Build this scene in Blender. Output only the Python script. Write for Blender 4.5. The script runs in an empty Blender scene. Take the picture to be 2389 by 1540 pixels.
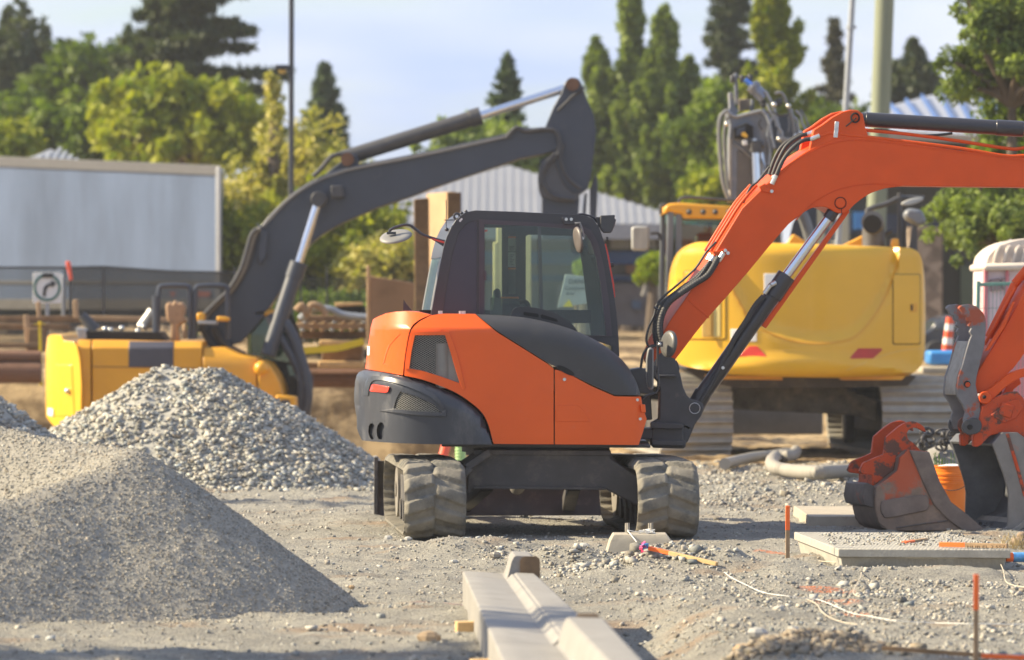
import bpy, bmesh, math, random
import numpy as np
from mathutils import Vector, Matrix
R=math.radians
S=bpy.context.scene
COL=S.collection
random.seed(7); rng=np.random.default_rng(7)
# ---------------------------------------------------------------- camera, sky, sun, exposure
F=10900.0; CX=1194.0; HY=714.0; CH=1.7      # telephoto focal length in photo pixels (2388 wide), horizon row, eye height
cam=bpy.data.cameras.new('camera'); camo=bpy.data.objects.new('camera',cam); COL.objects.link(camo)
cam.sensor_width=36; cam.lens=F/2388*36; cam.clip_start=0.5; cam.clip_end=3000
camo.location=(0,0,CH); camo.rotation_euler=(R(90)-math.atan((770-HY)/F),0,0)
cam.dof.use_dof=True; cam.dof.focus_distance=31.8; cam.dof.aperture_fstop=3.0; cam.dof.aperture_blades=0
S.camera=camo
S.view_settings.view_transform='Standard'; S.view_settings.look='None'; S.view_settings.exposure=1.22; S.view_settings.gamma=1
SUN_EL=33.0; SUN_BACK=6.0
sd=Vector((-math.cos(R(SUN_BACK))*math.cos(R(SUN_EL)), math.sin(R(SUN_BACK))*math.cos(R(SUN_EL)), math.sin(R(SUN_EL))))
sl=bpy.data.lights.new('sun','SUN'); sl.energy=5.0; sl.angle=R(0.55); sl.color=(1.0,0.845,0.58)
so=bpy.data.objects.new('sun',sl); COL.objects.link(so); so.rotation_euler=sd.to_track_quat('Z','Y').to_euler(); so.location=sd*60
W=bpy.data.worlds.new('World'); S.world=W; W.use_nodes=True
def world():
    nt=W.node_tree; N=nt.nodes; L=nt.links; N.clear()
    out=N.new('ShaderNodeOutputWorld'); bg=N.new('ShaderNodeBackground'); L.new(bg.outputs[0],out.inputs[0])
    sky=N.new('ShaderNodeTexSky'); sky.sky_type='NISHITA'; sky.sun_disc=False; sky.sun_elevation=R(SUN_EL); sky.sun_rotation=R(-90+SUN_BACK)
    sky.air_density=1.0; sky.dust_density=1.2; sky.ozone_density=2.0
    tc=N.new('ShaderNodeTexCoord'); mp=N.new('ShaderNodeMapping'); mp.inputs['Scale'].default_value=(11,11,58); mp.inputs['Location'].default_value=(1.3,0.4,2.2)
    L.new(tc.outputs['Generated'],mp.inputs[0])
    n=N.new('ShaderNodeTexNoise'); n.inputs['Scale'].default_value=1.0; n.inputs['Detail'].default_value=5; n.inputs['Roughness'].default_value=0.5; n.inputs['Distortion'].default_value=0.3
    L.new(mp.outputs[0],n.inputs[0])
    r=N.new('ShaderNodeValToRGB'); r.color_ramp.elements[0].position=0.36; r.color_ramp.elements[1].position=0.60
    r.color_ramp.elements[0].color=(0.30,)*3+(1,); r.color_ramp.elements[1].color=(0.93,)*3+(1,)
    L.new(n.outputs[0],r.inputs[0])
    n2=N.new('ShaderNodeTexNoise'); n2.inputs['Scale'].default_value=0.6; n2.inputs['Detail'].default_value=3; L.new(mp.outputs[0],n2.inputs[0])
    r2=N.new('ShaderNodeValToRGB'); r2.color_ramp.elements[0].position=0.4; r2.color_ramp.elements[1].position=0.62
    r2.color_ramp.elements[0].color=(2.9,3.6,5.4,1); r2.color_ramp.elements[1].color=(4.5,4.8,5.7,1)
    L.new(n2.outputs[0],r2.inputs[0])
    mx=N.new('ShaderNodeMix'); mx.data_type='RGBA'
    L.new(r.outputs[0],mx.inputs[0]); L.new(sky.outputs[0],mx.inputs[6]); L.new(r2.outputs[0],mx.inputs[7])
    L.new(mx.outputs[2],bg.inputs[0]); bg.inputs[1].default_value=0.084
world()
# ---------------------------------------------------------------- helpers
def P(px,py,D): return Vector(((px-CX)*D/F, D, CH-(py-HY)*D/F))
def G(px,py,z=0.0):
    D=(CH-z)*F/(py-HY); return P(px,py,D)
def zf(x0,y0,s):
    return lambda pts: [((x0+x/s)/1.71525,(y0+y/s)/1.71525) for x,y in pts]
def cr(pts,n=5,closed=False):
    pts=[Vector(p) for p in pts]; m=len(pts); out=[]
    rngi=range(m) if closed else range(m-1)
    for i in rngi:
        if closed: a,b,c,d=pts[(i-1)%m],pts[i],pts[(i+1)%m],pts[(i+2)%m]
        else: a,b,c,d=pts[max(i-1,0)],pts[i],pts[i+1],pts[min(i+2,m-1)]
        for k in range(n):
            t=k/n; out.append(0.5*((2*b)+(c-a)*t+(2*a-5*b+4*c-d)*t*t+(3*b-a-3*c+d)*t**3))
    if not closed: out.append(pts[-1])
    return out
def rot2(cx,cy,rx,ry,ang=0,n=24,a0=0,a1=360):
    o=[]
    for i in range(n):
        t=R(a0+(a1-a0)*i/n); x=rx*math.cos(t); y=ry*math.sin(t); c=math.cos(R(ang)); s=math.sin(R(ang))
        o.append((cx+x*c-y*s,cy+x*s+y*c))
    return o
def tag(o,label=None,cat=None,group=None,kind=None):
    if label: o['label']=label
    if cat: o['category']=cat
    if group: o['group']=group
    if kind: o['kind']=kind
    return o
def empty(name,loc,label,cat,group=None):
    o=bpy.data.objects.new(name,None); COL.objects.link(o); o.location=loc; o.empty_display_size=0.2
    return tag(o,label,cat,group)
def wloc(p):
    v=Vector((0,0,0))
    while p: v+=p.location; p=p.parent
    return v
def finish(name,me,mat,parent=None,bev=0,smooth=True,ang=38):
    if mat is not None: me.materials.append(mat)
    if smooth:
        for p in me.polygons: p.use_smooth=True
        me.set_sharp_from_angle(angle=R(ang))
    o=bpy.data.objects.new(name,me); COL.objects.link(o)
    if parent: o.parent=parent
    if bev:
        b=o.modifiers.new('bevel','BEVEL'); b.width=bev; b.segments=2; b.limit_method='ANGLE'; b.angle_limit=R(42); b.harden_normals=False
    return o
class MB:
    """collects simple shapes in world coordinates and links them as ONE mesh"""
    def __init__(s): s.v=[]; s.f=[]
    def add(s,V,Fc):
        n=len(s.v); s.v+= [Vector(v) for v in V]; s.f+= [tuple(i+n for i in f) for f in Fc]; return s
    def box(s,c,d,rz=0,ry=0,rx=0):
        M=Matrix.Rotation(rz,3,'Z')@Matrix.Rotation(ry,3,'Y')@Matrix.Rotation(rx,3,'X'); c=Vector(c)
        V=[c+M@Vector((x*d[0]/2,y*d[1]/2,z*d[2]/2)) for x in(-1,1) for y in(-1,1) for z in(-1,1)]
        return s.add(V,[(0,1,3,2),(4,6,7,5),(0,4,5,1),(2,3,7,6),(0,2,6,4),(1,5,7,3)])
    def bar(s,a,b,w,h,up=(0,0,1)):
        a=Vector(a); b=Vector(b); t=(b-a).normalized(); up=Vector(up)
        if abs(t.dot(up))>.98: up=Vector((0,1,0))
        u=t.cross(up).normalized(); v=u.cross(t)
        V=[p+u*(i*w/2)+v*(j*h/2) for p in(a,b) for i,j in((-1,-1),(1,-1),(1,1),(-1,1))]
        return s.add(V,[(0,1,2,3),(7,6,5,4),(0,4,5,1),(1,5,6,2),(2,6,7,3),(3,7,4,0)])
    def cyl(s,a,b,r,r2=None,n=20,cap=True):
        a=Vector(a); b=Vector(b); r2=r if r2 is None else r2; t=(b-a).normalized()
        up=Vector((0,0,1)) if abs(t.z)<.9 else Vector((1,0,0)); u=t.cross(up).normalized(); v=t.cross(u)
        V=[];Fc=[]
        for i in range(n):
            c=math.cos(2*math.pi*i/n); q=math.sin(2*math.pi*i/n); V.append(a+(u*c+v*q)*r); V.append(b+(u*c+v*q)*r2)
        for i in range(n):
            j=(i+1)%n; Fc.append((2*i,2*j,2*j+1,2*i+1))
        if cap: Fc.append(tuple(2*i for i in range(n))[::-1]); Fc.append(tuple(2*i+1 for i in range(n)))
        return s.add(V,Fc)
    def tube(s,pts,r,n=8,seg=4,smooth=True,rib=0,ribp=.02):
        P_=cr(pts,seg) if smooth and len(pts)>2 else [Vector(p) for p in pts]
        if rib:
            Q=[];acc=0
            L=[0]
            for i in range(1,len(P_)): L.append(L[-1]+(P_[i]-P_[i-1]).length)
            k=max(4,int(L[-1]/ribp*4))
            j=0
            for i in range(k+1):
                d=L[-1]*i/k
                while j<len(P_)-2 and L[j+1]<d: j+=1
                t=(d-L[j])/max(1e-9,L[j+1]-L[j]); Q.append(P_[j].lerp(P_[j+1],min(1,t)))
            P_=Q
        V=[];Fc=[];u=None
        for i,p in enumerate(P_):
            t=(P_[min(i+1,len(P_)-1)]-P_[max(i-1,0)])
            t=t.normalized() if t.length>1e-9 else Vector((0,0,1))
            if u is None:
                up=Vector((0,0,1)) if abs(t.z)<.9 else Vector((1,0,0)); u=t.cross(up).normalized()
            else: u=(u-t*u.dot(t)).normalized()
            w=t.cross(u); rr=(r(i/(len(P_)-1)) if callable(r) else r)
            if rib: rr*= (1+rib*(1 if i%4<2 else -1))
            for k in range(n):
                a=2*math.pi*k/n; V.append(p+(u*math.cos(a)+w*math.sin(a))*rr)
        for i in range(len(P_)-1):
            for k in range(n):
                q=(k+1)%n; Fc.append((i*n+k,i*n+q,(i+1)*n+q,(i+1)*n+k))
        Fc.append(tuple(range(n))[::-1]); Fc.append(tuple((len(P_)-1)*n+k for k in range(n)))
        return s.add(V,Fc)
    def prism(s,poly,D,y0,y1):
        """outline in photo px, scaled at depth D, given real thickness y0..y1"""
        pts=[P(x,y,D) for x,y in poly]; n=len(pts)
        V=[Vector((p.x,y0,p.z)) for p in pts]+[Vector((p.x,y1,p.z)) for p in pts]
        Fc=[tuple(range(n)),tuple(range(n,2*n))[::-1]]+[(i,i+n,(i+1)%n+n,(i+1)%n) for i in range(n)]
        return s.add(V,Fc)
    def ext(s,pts,vec):
        n=len(pts); vec=Vector(vec); V=[Vector(p) for p in pts]; V+= [p+vec for p in V]
        return s.add(V,[tuple(range(n)),tuple(range(n,2*n))[::-1]]+[(i,i+n,(i+1)%n+n,(i+1)%n) for i in range(n)])
    def ball(s,c,r,sc=(1,1,1),nu=14,nv=8,jit=0):
        V=[];Fc=[];c=Vector(c)
        for j in range(1,nv):
            for i in range(nu):
                a=2*math.pi*i/nu;b=math.pi*j/nv; k=r*(1+random.uniform(-jit,jit))
                V.append(c+Vector((math.cos(a)*math.sin(b)*sc[0],math.sin(a)*math.sin(b)*sc[1],math.cos(b)*sc[2]))*k)
        V+= [c+Vector((0,0,r*sc[2])),c-Vector((0,0,r*sc[2]))]; t=len(V)-2
        for j in range(nv-2):
            for i in range(nu):
                k=(i+1)%nu; Fc.append((j*nu+i,(j+1)*nu+i,(j+1)*nu+k,j*nu+k))
        for i in range(nu):
            k=(i+1)%nu; Fc.append((t,i,k)); Fc.append((t+1,(nv-2)*nu+k,(nv-2)*nu+i))
        return s.add(V,Fc)
    def xf(s,M):
        s.v=[M@v for v in s.v]; return s
    def build(s,name,mat,parent=None,bev=0,smooth=True,ang=38):
        me=bpy.data.meshes.new(name); o=wloc(parent) if parent else Vector((0,0,0))
        me.from_pydata([v-o for v in s.v],[],s.f); me.validate()
        bm=bmesh.new(); bm.from_mesh(me); bmesh.ops.recalc_face_normals(bm,faces=bm.faces); bm.to_mesh(me); bm.free()
        return finish(name,me,mat,parent,bev,smooth,ang)
    def thing(s,name,mat,label,cat,group=None,bev=0,smooth=True,kind=None,ang=38):
        # origin at the base centre
        xs=[v.x for v in s.v]; ys=[v.y for v in s.v]; zs=[v.z for v in s.v]
        c=Vector(((min(xs)+max(xs))/2,(min(ys)+max(ys))/2,min(zs)))
        s.v=[v-c for v in s.v]; o=s.build(name,mat,None,bev,smooth,ang); o.location=c
        return tag(o,label,cat,group,kind)
def inpoly(x,z,poly):
    c=False; n=len(poly); j=n-1
    for i in range(n):
        xi,zi=poly[i]; xj,zj=poly[j]
        if (zi>z)!=(zj>z) and x<(xj-xi)*(z-zi)/(zj-zi)+xi: c=not c
        j=i
    return c
def panel(name,poly,D,yf,yb,mat,parent,cell=.06,holes=(),bev=.006,extra=()):
    """closed solid whose outline is poly (photo px at depth D) and whose near / far faces are yf(x,z), yb(x,z)"""
    W_=[P(x,y,D) for x,y in poly]
    bm=bmesh.new(); vs=[bm.verts.new((p.x,0,p.z)) for p in W_]; bm.faces.new(vs)
    xs=[p.x for p in W_]; zs=[p.z for p in W_]
    def cut(co,no): bmesh.ops.bisect_plane(bm,geom=bm.verts[:]+bm.edges[:]+bm.faces[:],dist=1e-5,plane_co=co,plane_no=no)
    if cell:
        k=int((max(xs)-min(xs))/cell)
        for i in range(1,k+1): cut((min(xs)+(max(xs)-min(xs))*i/(k+1),0,0),(1,0,0))
        k=int((max(zs)-min(zs))/cell)
        for i in range(1,k+1): cut((0,0,min(zs)+(max(zs)-min(zs))*i/(k+1)),(0,0,1))
    for z in extra: cut((0,0,z),(0,0,1))
    for h in holes:
        H_=[P(x,y,D) for x,y in h]; hp=[(p.x,p.z) for p in H_]
        for i in range(len(H_)):
            a=H_[i]; b=H_[(i+1)%len(H_)]; d=(b-a); d.y=0
            if d.length>1e-6: cut((a.x,0,a.z),Vector((-d.z,0,d.x)).normalized())
        dead=[f for f in bm.faces if inpoly(f.calc_center_median().x,f.calc_center_median().z,hp)]
        bmesh.ops.delete(bm,geom=dead,context='FACES')
    loose=[v for v in bm.verts if not v.link_faces]
    if loose: bmesh.ops.delete(bm,geom=loose,context='VERTS')
    bm.verts.index_update(); n=len(bm.verts)
    o=wloc(parent) if parent else Vector((0,0,0))
    V=[Vector((v.co.x,yf(v.co.x,v.co.z),v.co.z))-o for v in bm.verts]+[Vector((v.co.x,yb(v.co.x,v.co.z),v.co.z))-o for v in bm.verts]
    Fc=[tuple(v.index for v in f.verts) for f in bm.faces]; Fc+= [tuple(i+n for i in f[::-1]) for f in Fc]
    for e in bm.edges:
        if len(e.link_faces)==1:
            a,b=e.verts[0].index,e.verts[1].index; Fc.append((a,b,b+n,a+n))
    bm.free()
    me=bpy.data.meshes.new(name); me.from_pydata(V,[],Fc)
    b2=bmesh.new(); b2.from_mesh(me); bmesh.ops.recalc_face_normals(b2,faces=b2.faces); b2.to_mesh(me); b2.free()
    return finish(name,me,mat,parent,bev,True,45)
# ---------------------------------------------------------------- noise for terrain
_T=rng.random((256,256))
def vn(x,y,o=0):
    x=np.asarray(x,float)+o*17.3; y=np.asarray(y,float)+o*9.7
    xi=np.floor(x).astype(int); yi=np.floor(y).astype(int); fx=x-xi; fy=y-yi; fx=fx*fx*(3-2*fx); fy=fy*fy*(3-2*fy)
    g=lambda a,b:_T[a%256,b%256]
    return (g(xi,yi)*(1-fx)+g(xi+1,yi)*fx)*(1-fy)+(g(xi,yi+1)*(1-fx)+g(xi+1,yi+1)*fx)*fy-0.5
def fbm(x,y,o=0,k=4):
    a=1;s=0;f=1
    for i in range(k): s=s+a*vn(x*f,y*f,o+i*3); a*=.5; f*=2.03
    return s
def sst(a,b,x): t=np.clip((x-a)/(b-a),0,1); return t*t*(3-2*t)
def bump2(x,y,cx,cy,rx,ry,h): return h*np.exp(-(((x-cx)/rx)**2+((y-cy)/ry)**2))
# ---------------------------------------------------------------- materials
def newmat(name):
    m=bpy.data.materials.new(name); m.use_nodes=True; nt=m.node_tree; return m,nt,nt.nodes,nt.links,nt.nodes['Principled BSDF']
def rgb(c): return (c[0],c[1],c[2],1)
def M(name,base,rough=.5,metal=0,var=.12,vs=5,bump=0,bs=60,dirt=None,spec=.5,coat=0,stretch=(1,1,1),attr=None,alpha=None):
    m,nt,N,L,b=newmat(name)
    tc=N.new('ShaderNodeTexCoord'); mp=N.new('ShaderNodeMapping'); mp.inputs['Scale'].default_value=stretch; L.new(tc.outputs['Object'],mp.inputs[0])
    n=N.new('ShaderNodeTexNoise'); n.inputs['Scale'].default_value=vs; n.inputs['Detail'].default_value=6; n.inputs['Roughness'].default_value=.6; L.new(mp.outputs[0],n.inputs[0])
    r=N.new('ShaderNodeValToRGB'); r.color_ramp.elements[0].position=.3; r.color_ramp.elements[1].position=.7
    r.color_ramp.elements[0].color=rgb([c*(1-var) for c in base]); r.color_ramp.elements[1].color=rgb([min(1,c*(1+var)) for c in base]); L.new(n.outputs[0],r.inputs[0])
    col=r.outputs[0]; rv=None
    b.inputs['Roughness'].default_value=rough
    if dirt:
        dc,th,ds,am=dirt[:4]
        n2=N.new('ShaderNodeTexNoise'); n2.inputs['Scale'].default_value=ds; n2.inputs['Detail'].default_value=8; n2.inputs['Roughness'].default_value=.7; L.new(mp.outputs[0],n2.inputs[0])
        r2=N.new('ShaderNodeValToRGB'); r2.color_ramp.elements[0].position=th; r2.color_ramp.elements[1].position=min(1,th+(dirt[4] if len(dirt)>4 else .1))
        r2.color_ramp.elements[0].color=(0,0,0,1); r2.color_ramp.elements[1].color=(am,am,am,1); L.new(n2.outputs[0],r2.inputs[0])
        mx=N.new('ShaderNodeMix'); mx.data_type='RGBA'; L.new(r2.outputs[0],mx.inputs[0]); L.new(col,mx.inputs[6]); mx.inputs[7].default_value=rgb(dc); col=mx.outputs[2]
        mr=N.new('ShaderNodeMapRange'); L.new(r2.outputs[0],mr.inputs[0]); mr.inputs[3].default_value=rough; mr.inputs[4].default_value=.9; L.new(mr.outputs[0],b.inputs['Roughness'])
    if attr:
        at=N.new('ShaderNodeAttribute'); at.attribute_name=attr; mx=N.new('ShaderNodeMix'); mx.data_type='RGBA'; mx.blend_type='MULTIPLY'; mx.inputs[0].default_value=1
        L.new(col,mx.inputs[6]); L.new(at.outputs[0],mx.inputs[7]); col=mx.outputs[2]
    L.new(col,b.inputs['Base Color']); b.inputs['Metallic'].default_value=metal
    b.inputs['Specular IOR Level'].default_value=spec; b.inputs['Coat Weight'].default_value=coat; b.inputs['Coat Roughness'].default_value=.08
    if bump:
        n3=N.new('ShaderNodeTexNoise'); n3.inputs['Scale'].default_value=bs; n3.inputs['Detail'].default_value=6; n3.inputs['Roughness'].default_value=.65; L.new(mp.outputs[0],n3.inputs[0])
        bp=N.new('ShaderNodeBump'); bp.inputs['Strength'].default_value=1; bp.inputs['Distance'].default_value=bump; L.new(n3.outputs[0],bp.inputs['Height']); L.new(bp.outputs[0],b.inputs['Normal'])
    if alpha is not None: b.inputs['Alpha'].default_value=alpha
    return m
def glass(name,tint,refl=.12,rough=.02):
    m,nt,N,L,b=newmat(name); N.remove(b); out=[x for x in N if x.type=='OUTPUT_MATERIAL'][0]
    t=N.new('ShaderNodeBsdfTransparent'); t.inputs[0].default_value=rgb(tint); g=N.new('ShaderNodeBsdfGlossy'); g.inputs['Roughness'].default_value=rough
    g.inputs[0].default_value=(.9,.95,1,1)
    lw=N.new('ShaderNodeLayerWeight'); lw.inputs[0].default_value=.25; mr=N.new('ShaderNodeMapRange'); L.new(lw.outputs[0],mr.inputs[0]); mr.inputs[3].default_value=refl; mr.inputs[4].default_value=.7
    mx=N.new('ShaderNodeMixShader'); L.new(mr.outputs[0],mx.inputs[0]); L.new(t.outputs[0],mx.inputs[1]); L.new(g.outputs[0],mx.inputs[2])
    d=N.new('ShaderNodeBsdfDiffuse'); d.inputs[0].default_value=(.35,.38,.36,1); m2=N.new('ShaderNodeMixShader'); m2.inputs[0].default_value=.012
    L.new(mx.outputs[0],m2.inputs[1]); L.new(d.outputs[0],m2.inputs[2]); L.new(m2.outputs[0],out.inputs[0]); return m
dustc=(.36,.32,.26)
ORANGE=(.74,.104,.009); YEL=(.73,.405,.012)
m_or=M('orange paint',ORANGE,.34,var=.05,vs=2,dirt=(dustc,.62,7,.10,.2),coat=.25,spec=.25)
m_orb=M('orange boom paint',(.68,.082,.010),.42,var=.08,vs=3,dirt=((.25,.10,.04),.62,9,.25,.2),coat=.0,spec=.25)
m_orw=M('worn orange paint',(.52,.062,.012),.5,var=.15,vs=6,spec=.3,dirt=((.085,.062,.05),.50,6,.9,.06),bump=.002,bs=50)
m_orr=M('scraped steel with orange left',(.10,.082,.075),.6,var=.3,vs=8,dirt=((.42,.085,.03),.56,3.2,.85,.12),bump=.002,bs=60)
m_steelw=M('worn bucket steel',(.165,.125,.105),.55,metal=.2,var=.3,vs=7,dirt=((.24,.19,.15),.55,9,.6,.15),bump=.002,bs=40)
m_steell=M('bare grey steel',(.25,.23,.20),.5,metal=.2,var=.2,vs=12,dirt=((.2,.17,.14),.55,9,.6,.15),bump=.002,bs=40)
m_blk=M('black plastic hood',(.040,.040,.043),.5,var=.12,vs=4,dirt=((.2,.19,.17),.6,12,.12,.2),bump=.0005,bs=300)
m_cw=M('grey black counterweight paint',(.036,.040,.052),.36,var=.2,vs=3,dirt=((.26,.25,.24),.54,6,.30,.22),coat=.15,stretch=(1,1,.5))
m_cab=M('black cab paint',(.028,.027,.034),.38,var=.1,vs=3,dirt=((.2,.19,.18),.6,6,.1,.2),coat=.2)
m_met=M('dark machine steel',(.050,.050,.055),.5,var=.2,vs=6,dirt=((.22,.19,.15),.6,7,.45,.2),bump=.0008,bs=80)
m_frame=M('dusty undercarriage steel',(.062,.058,.058),.6,var=.2,vs=5,dirt=((.27,.23,.18),.52,5,.55,.25),bump=.0015,bs=60)
m_rub=M('rubber hose',(.035,.035,.038),.6,var=.1)
m_trk=M('dusty track rubber',(.18,.165,.135),.85,var=.3,vs=7,dirt=((.075,.08,.078),.50,4.5,.8,.15),bump=.004,bs=70)
m_trki=M('dark inner track rubber',(.16,.145,.12),.9,var=.2,vs=10,bump=.002,bs=50)
m_chr=M('chrome rod',(.62,.66,.74),.14,metal=1,var=.02)
m_zinc=M('zinc plated steel',(.62,.62,.60),.35,metal=.9,var=.15,vs=40)
m_mir=M('mirror back plastic',(.20,.195,.19),.5,var=.08)
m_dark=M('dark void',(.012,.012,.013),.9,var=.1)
m_grill=M('grille wire',(.34,.33,.30),.5,metal=.5,var=.1)
m_red=M('red reflector',(.75,.045,.02),.3,var=.05,coat=.4)
m_white=M('white label',(.72,.72,.70),.6,var=.04)
m_yel=M('yellow paint',YEL,.36,var=.05,vs=2,dirt=((.45,.30,.08),.6,5,.15,.2),coat=.3)
m_yel2=M('deep yellow paint',(.67,.32,.010),.4,var=.06,vs=2,dirt=((.40,.26,.08),.6,5,.2,.2),coat=.2)
m_ygrey=M('dark grey arm paint',(.034,.043,.066),.45,var=.1,vs=3,dirt=((.2,.19,.17),.6,5,.2,.2),coat=.1)
m_glass=glass('tinted cab glass',(.88,.94,.90),.03)
m_glass2=glass('dusty glass',(.55,.72,.64),.07)
m_conc=M('weathered concrete',(.37,.33,.26),.85,var=.12,vs=6,dirt=((.20,.175,.14),.56,8,.55,.15),bump=.003,bs=90)
m_kerb=M('pale precast concrete',(.245,.235,.22),.8,var=.10,vs=4,dirt=((.17,.155,.135),.56,9,.6,.12),bump=.003,bs=60)
m_wood=M('rough sawn timber',(.34,.225,.125),.8,var=.25,vs=6,dirt=((.12,.085,.06),.56,6,.5,.2),bump=.003,bs=40,stretch=(.3,1,1))
m_woodp=M('fresh pine wood',(.58,.38,.17),.7,var=.15,vs=12,bump=.001,bs=40)
m_woodt=M('tan shoring board',(.44,.295,.17),.8,var=.15,vs=3,dirt=((.2,.13,.08),.6,4,.5,.2),bump=.002,bs=30)
m_woodd=M('brown weathered timber',(.20,.125,.065),.85,var=.3,vs=6,dirt=((.08,.06,.045),.55,5,.5,.2),bump=.003,bs=30)
m_rust=M('rusty pipe',(.17,.085,.05),.8,var=.3,vs=5,dirt=((.09,.06,.05),.5,5,.6,.2),bump=.002,bs=40)
m_spray=M('fluorescent orange paint',(.95,.16,.02),.5,var=.05)
m_str=M('white string',(.75,.74,.70),.8,var=.05)
m_strd=M('tan string',(.50,.44,.34),.8,var=.05)
m_bluep=M('blue band paint',(.03,.09,.28),.5,var=.08)
m_galv=M('galvanised grey metal',(.33,.35,.37),.45,metal=.4,var=.1)
m_blackpole=M('dark painted pole',(.03,.034,.045),.4,var=.1)
m_tape=M('yellow caution tape',(.80,.62,.02),.5,var=.05)
# ---------------------------------------------------------------- terrain
def H(x,y):
    x=np.asarray(x,float); y=np.asarray(y,float)
    z=0.040*fbm(x*.9,y*.9,1,3)+0.034*fbm(x*2.8,y*3.4,5,5)+.022*fbm(x*8,y*8,71,4)
    z=z*(1-.75*np.exp(-(((x-.18)/1.5)**2+((y-35.4)/1.9)**2)))
    z=z+0.045*fbm(x*.55,y*2.0,9,3)*sst(.2,-.6,x)*sst(34.5,36,y)*sst(46,43,y)
    z=z+(1+.7*fbm(x*3.4,y*3.4,61,5))*(bump2(x,y,1.05,29.75,.55,.45,.15)+bump2(x,y,.42,31.0,.5,.32,.09)+bump2(x,y,-.28,31.8,.55,.34,.11)+bump2(x,y,1.9,29.0,.6,.3,.06)+bump2(x,y,1.7,29.6,.5,.3,.05))
    z=z+bump2(x,y,2.0,27.9,.8,.35,.05)+bump2(x,y,2.72,29.1,.35,.3,.08)-.17*np.exp(-((x-.62-(26-y)*.055)/.28)**2)*sst(27.3,26,y)+bump2(x,y,1.25,25.5,.4,1.5,.05)
    z=z+bump2(x,y,1.45,22.9,.38,.20,.07)
    z=z+bump2(x,y,2.6,41.5,1.6,2.2,.13)+bump2(x,y,3.0,46,2.5,2,.10)+0.05*fbm(x*1.3,y*1.3,33,3)*sst(1.2,2,x)*sst(37,39,y)
    # excavation pit on the left, with the far bank rising to street level
    wob=.5*fbm(x*.5,y*.5,21,3)
    inside=sst(1.3,.5,x+wob)*sst(-14,-12,x)*sst(46.8,48,y+wob)*sst(64.6,63.2,y+wob*.6)
    z=z-1.35*inside+.12*fbm(x*2,y*2,14,4)*sst(46,48,y)*sst(66,63,y)*(.3+inside)
    z=z+.62*sst(63.2,64.6,y+wob*.6)+.45*sst(66,80,y)
    return z
def heightmesh(name,xs,ys,mat,Hf):
    X,Y=np.meshgrid(xs,ys); Z=Hf(X,Y); nx=len(xs); ny=len(ys)
    V=np.stack([X,Y,Z],-1).reshape(-1,3); i=np.arange((ny-1)*(nx-1)); r=i//(nx-1); c=i%(nx-1); a=r*nx+c
    Q=np.stack([a,a+1,a+nx+1,a+nx],-1)
    return npmesh(name,V,Q,mat)
def npmesh(name,V,Q,mat,smooth=True,col=None):
    me=bpy.data.meshes.new(name); k=Q.shape[1]
    me.vertices.add(len(V)); me.vertices.foreach_set('co',V.astype(np.float32).ravel())
    me.loops.add(Q.size); me.loops.foreach_set('vertex_index',Q.astype(np.int32).ravel())
    me.polygons.add(len(Q)); me.polygons.foreach_set('loop_start',np.arange(0,Q.size,k,dtype=np.int32))
    if smooth: me.polygons.foreach_set('use_smooth',np.ones(len(Q),dtype=bool))
    me.update(calc_edges=True)
    if col is not None:
        at=me.color_attributes.new('col','FLOAT_COLOR','POINT'); at.data.foreach_set('color',np.concatenate([col,np.ones((len(col),1))],1).astype(np.float32).ravel())
    me.materials.append(mat); o=bpy.data.objects.new(name,me); COL.objects.link(o); return o
def grid(a,b,f,lo,hi,g=1.25):
    s=list(np.arange(a,b+1e-6,f)); st=f; x=s[0]
    L=[]
    while x>lo: st*=g; x-=st; L.append(x)
    st=f; x=s[-1]; U=[]
    while x<hi: st*=g; x+=st; U.append(x)
    return np.array(L[::-1]+s+U)
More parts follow.
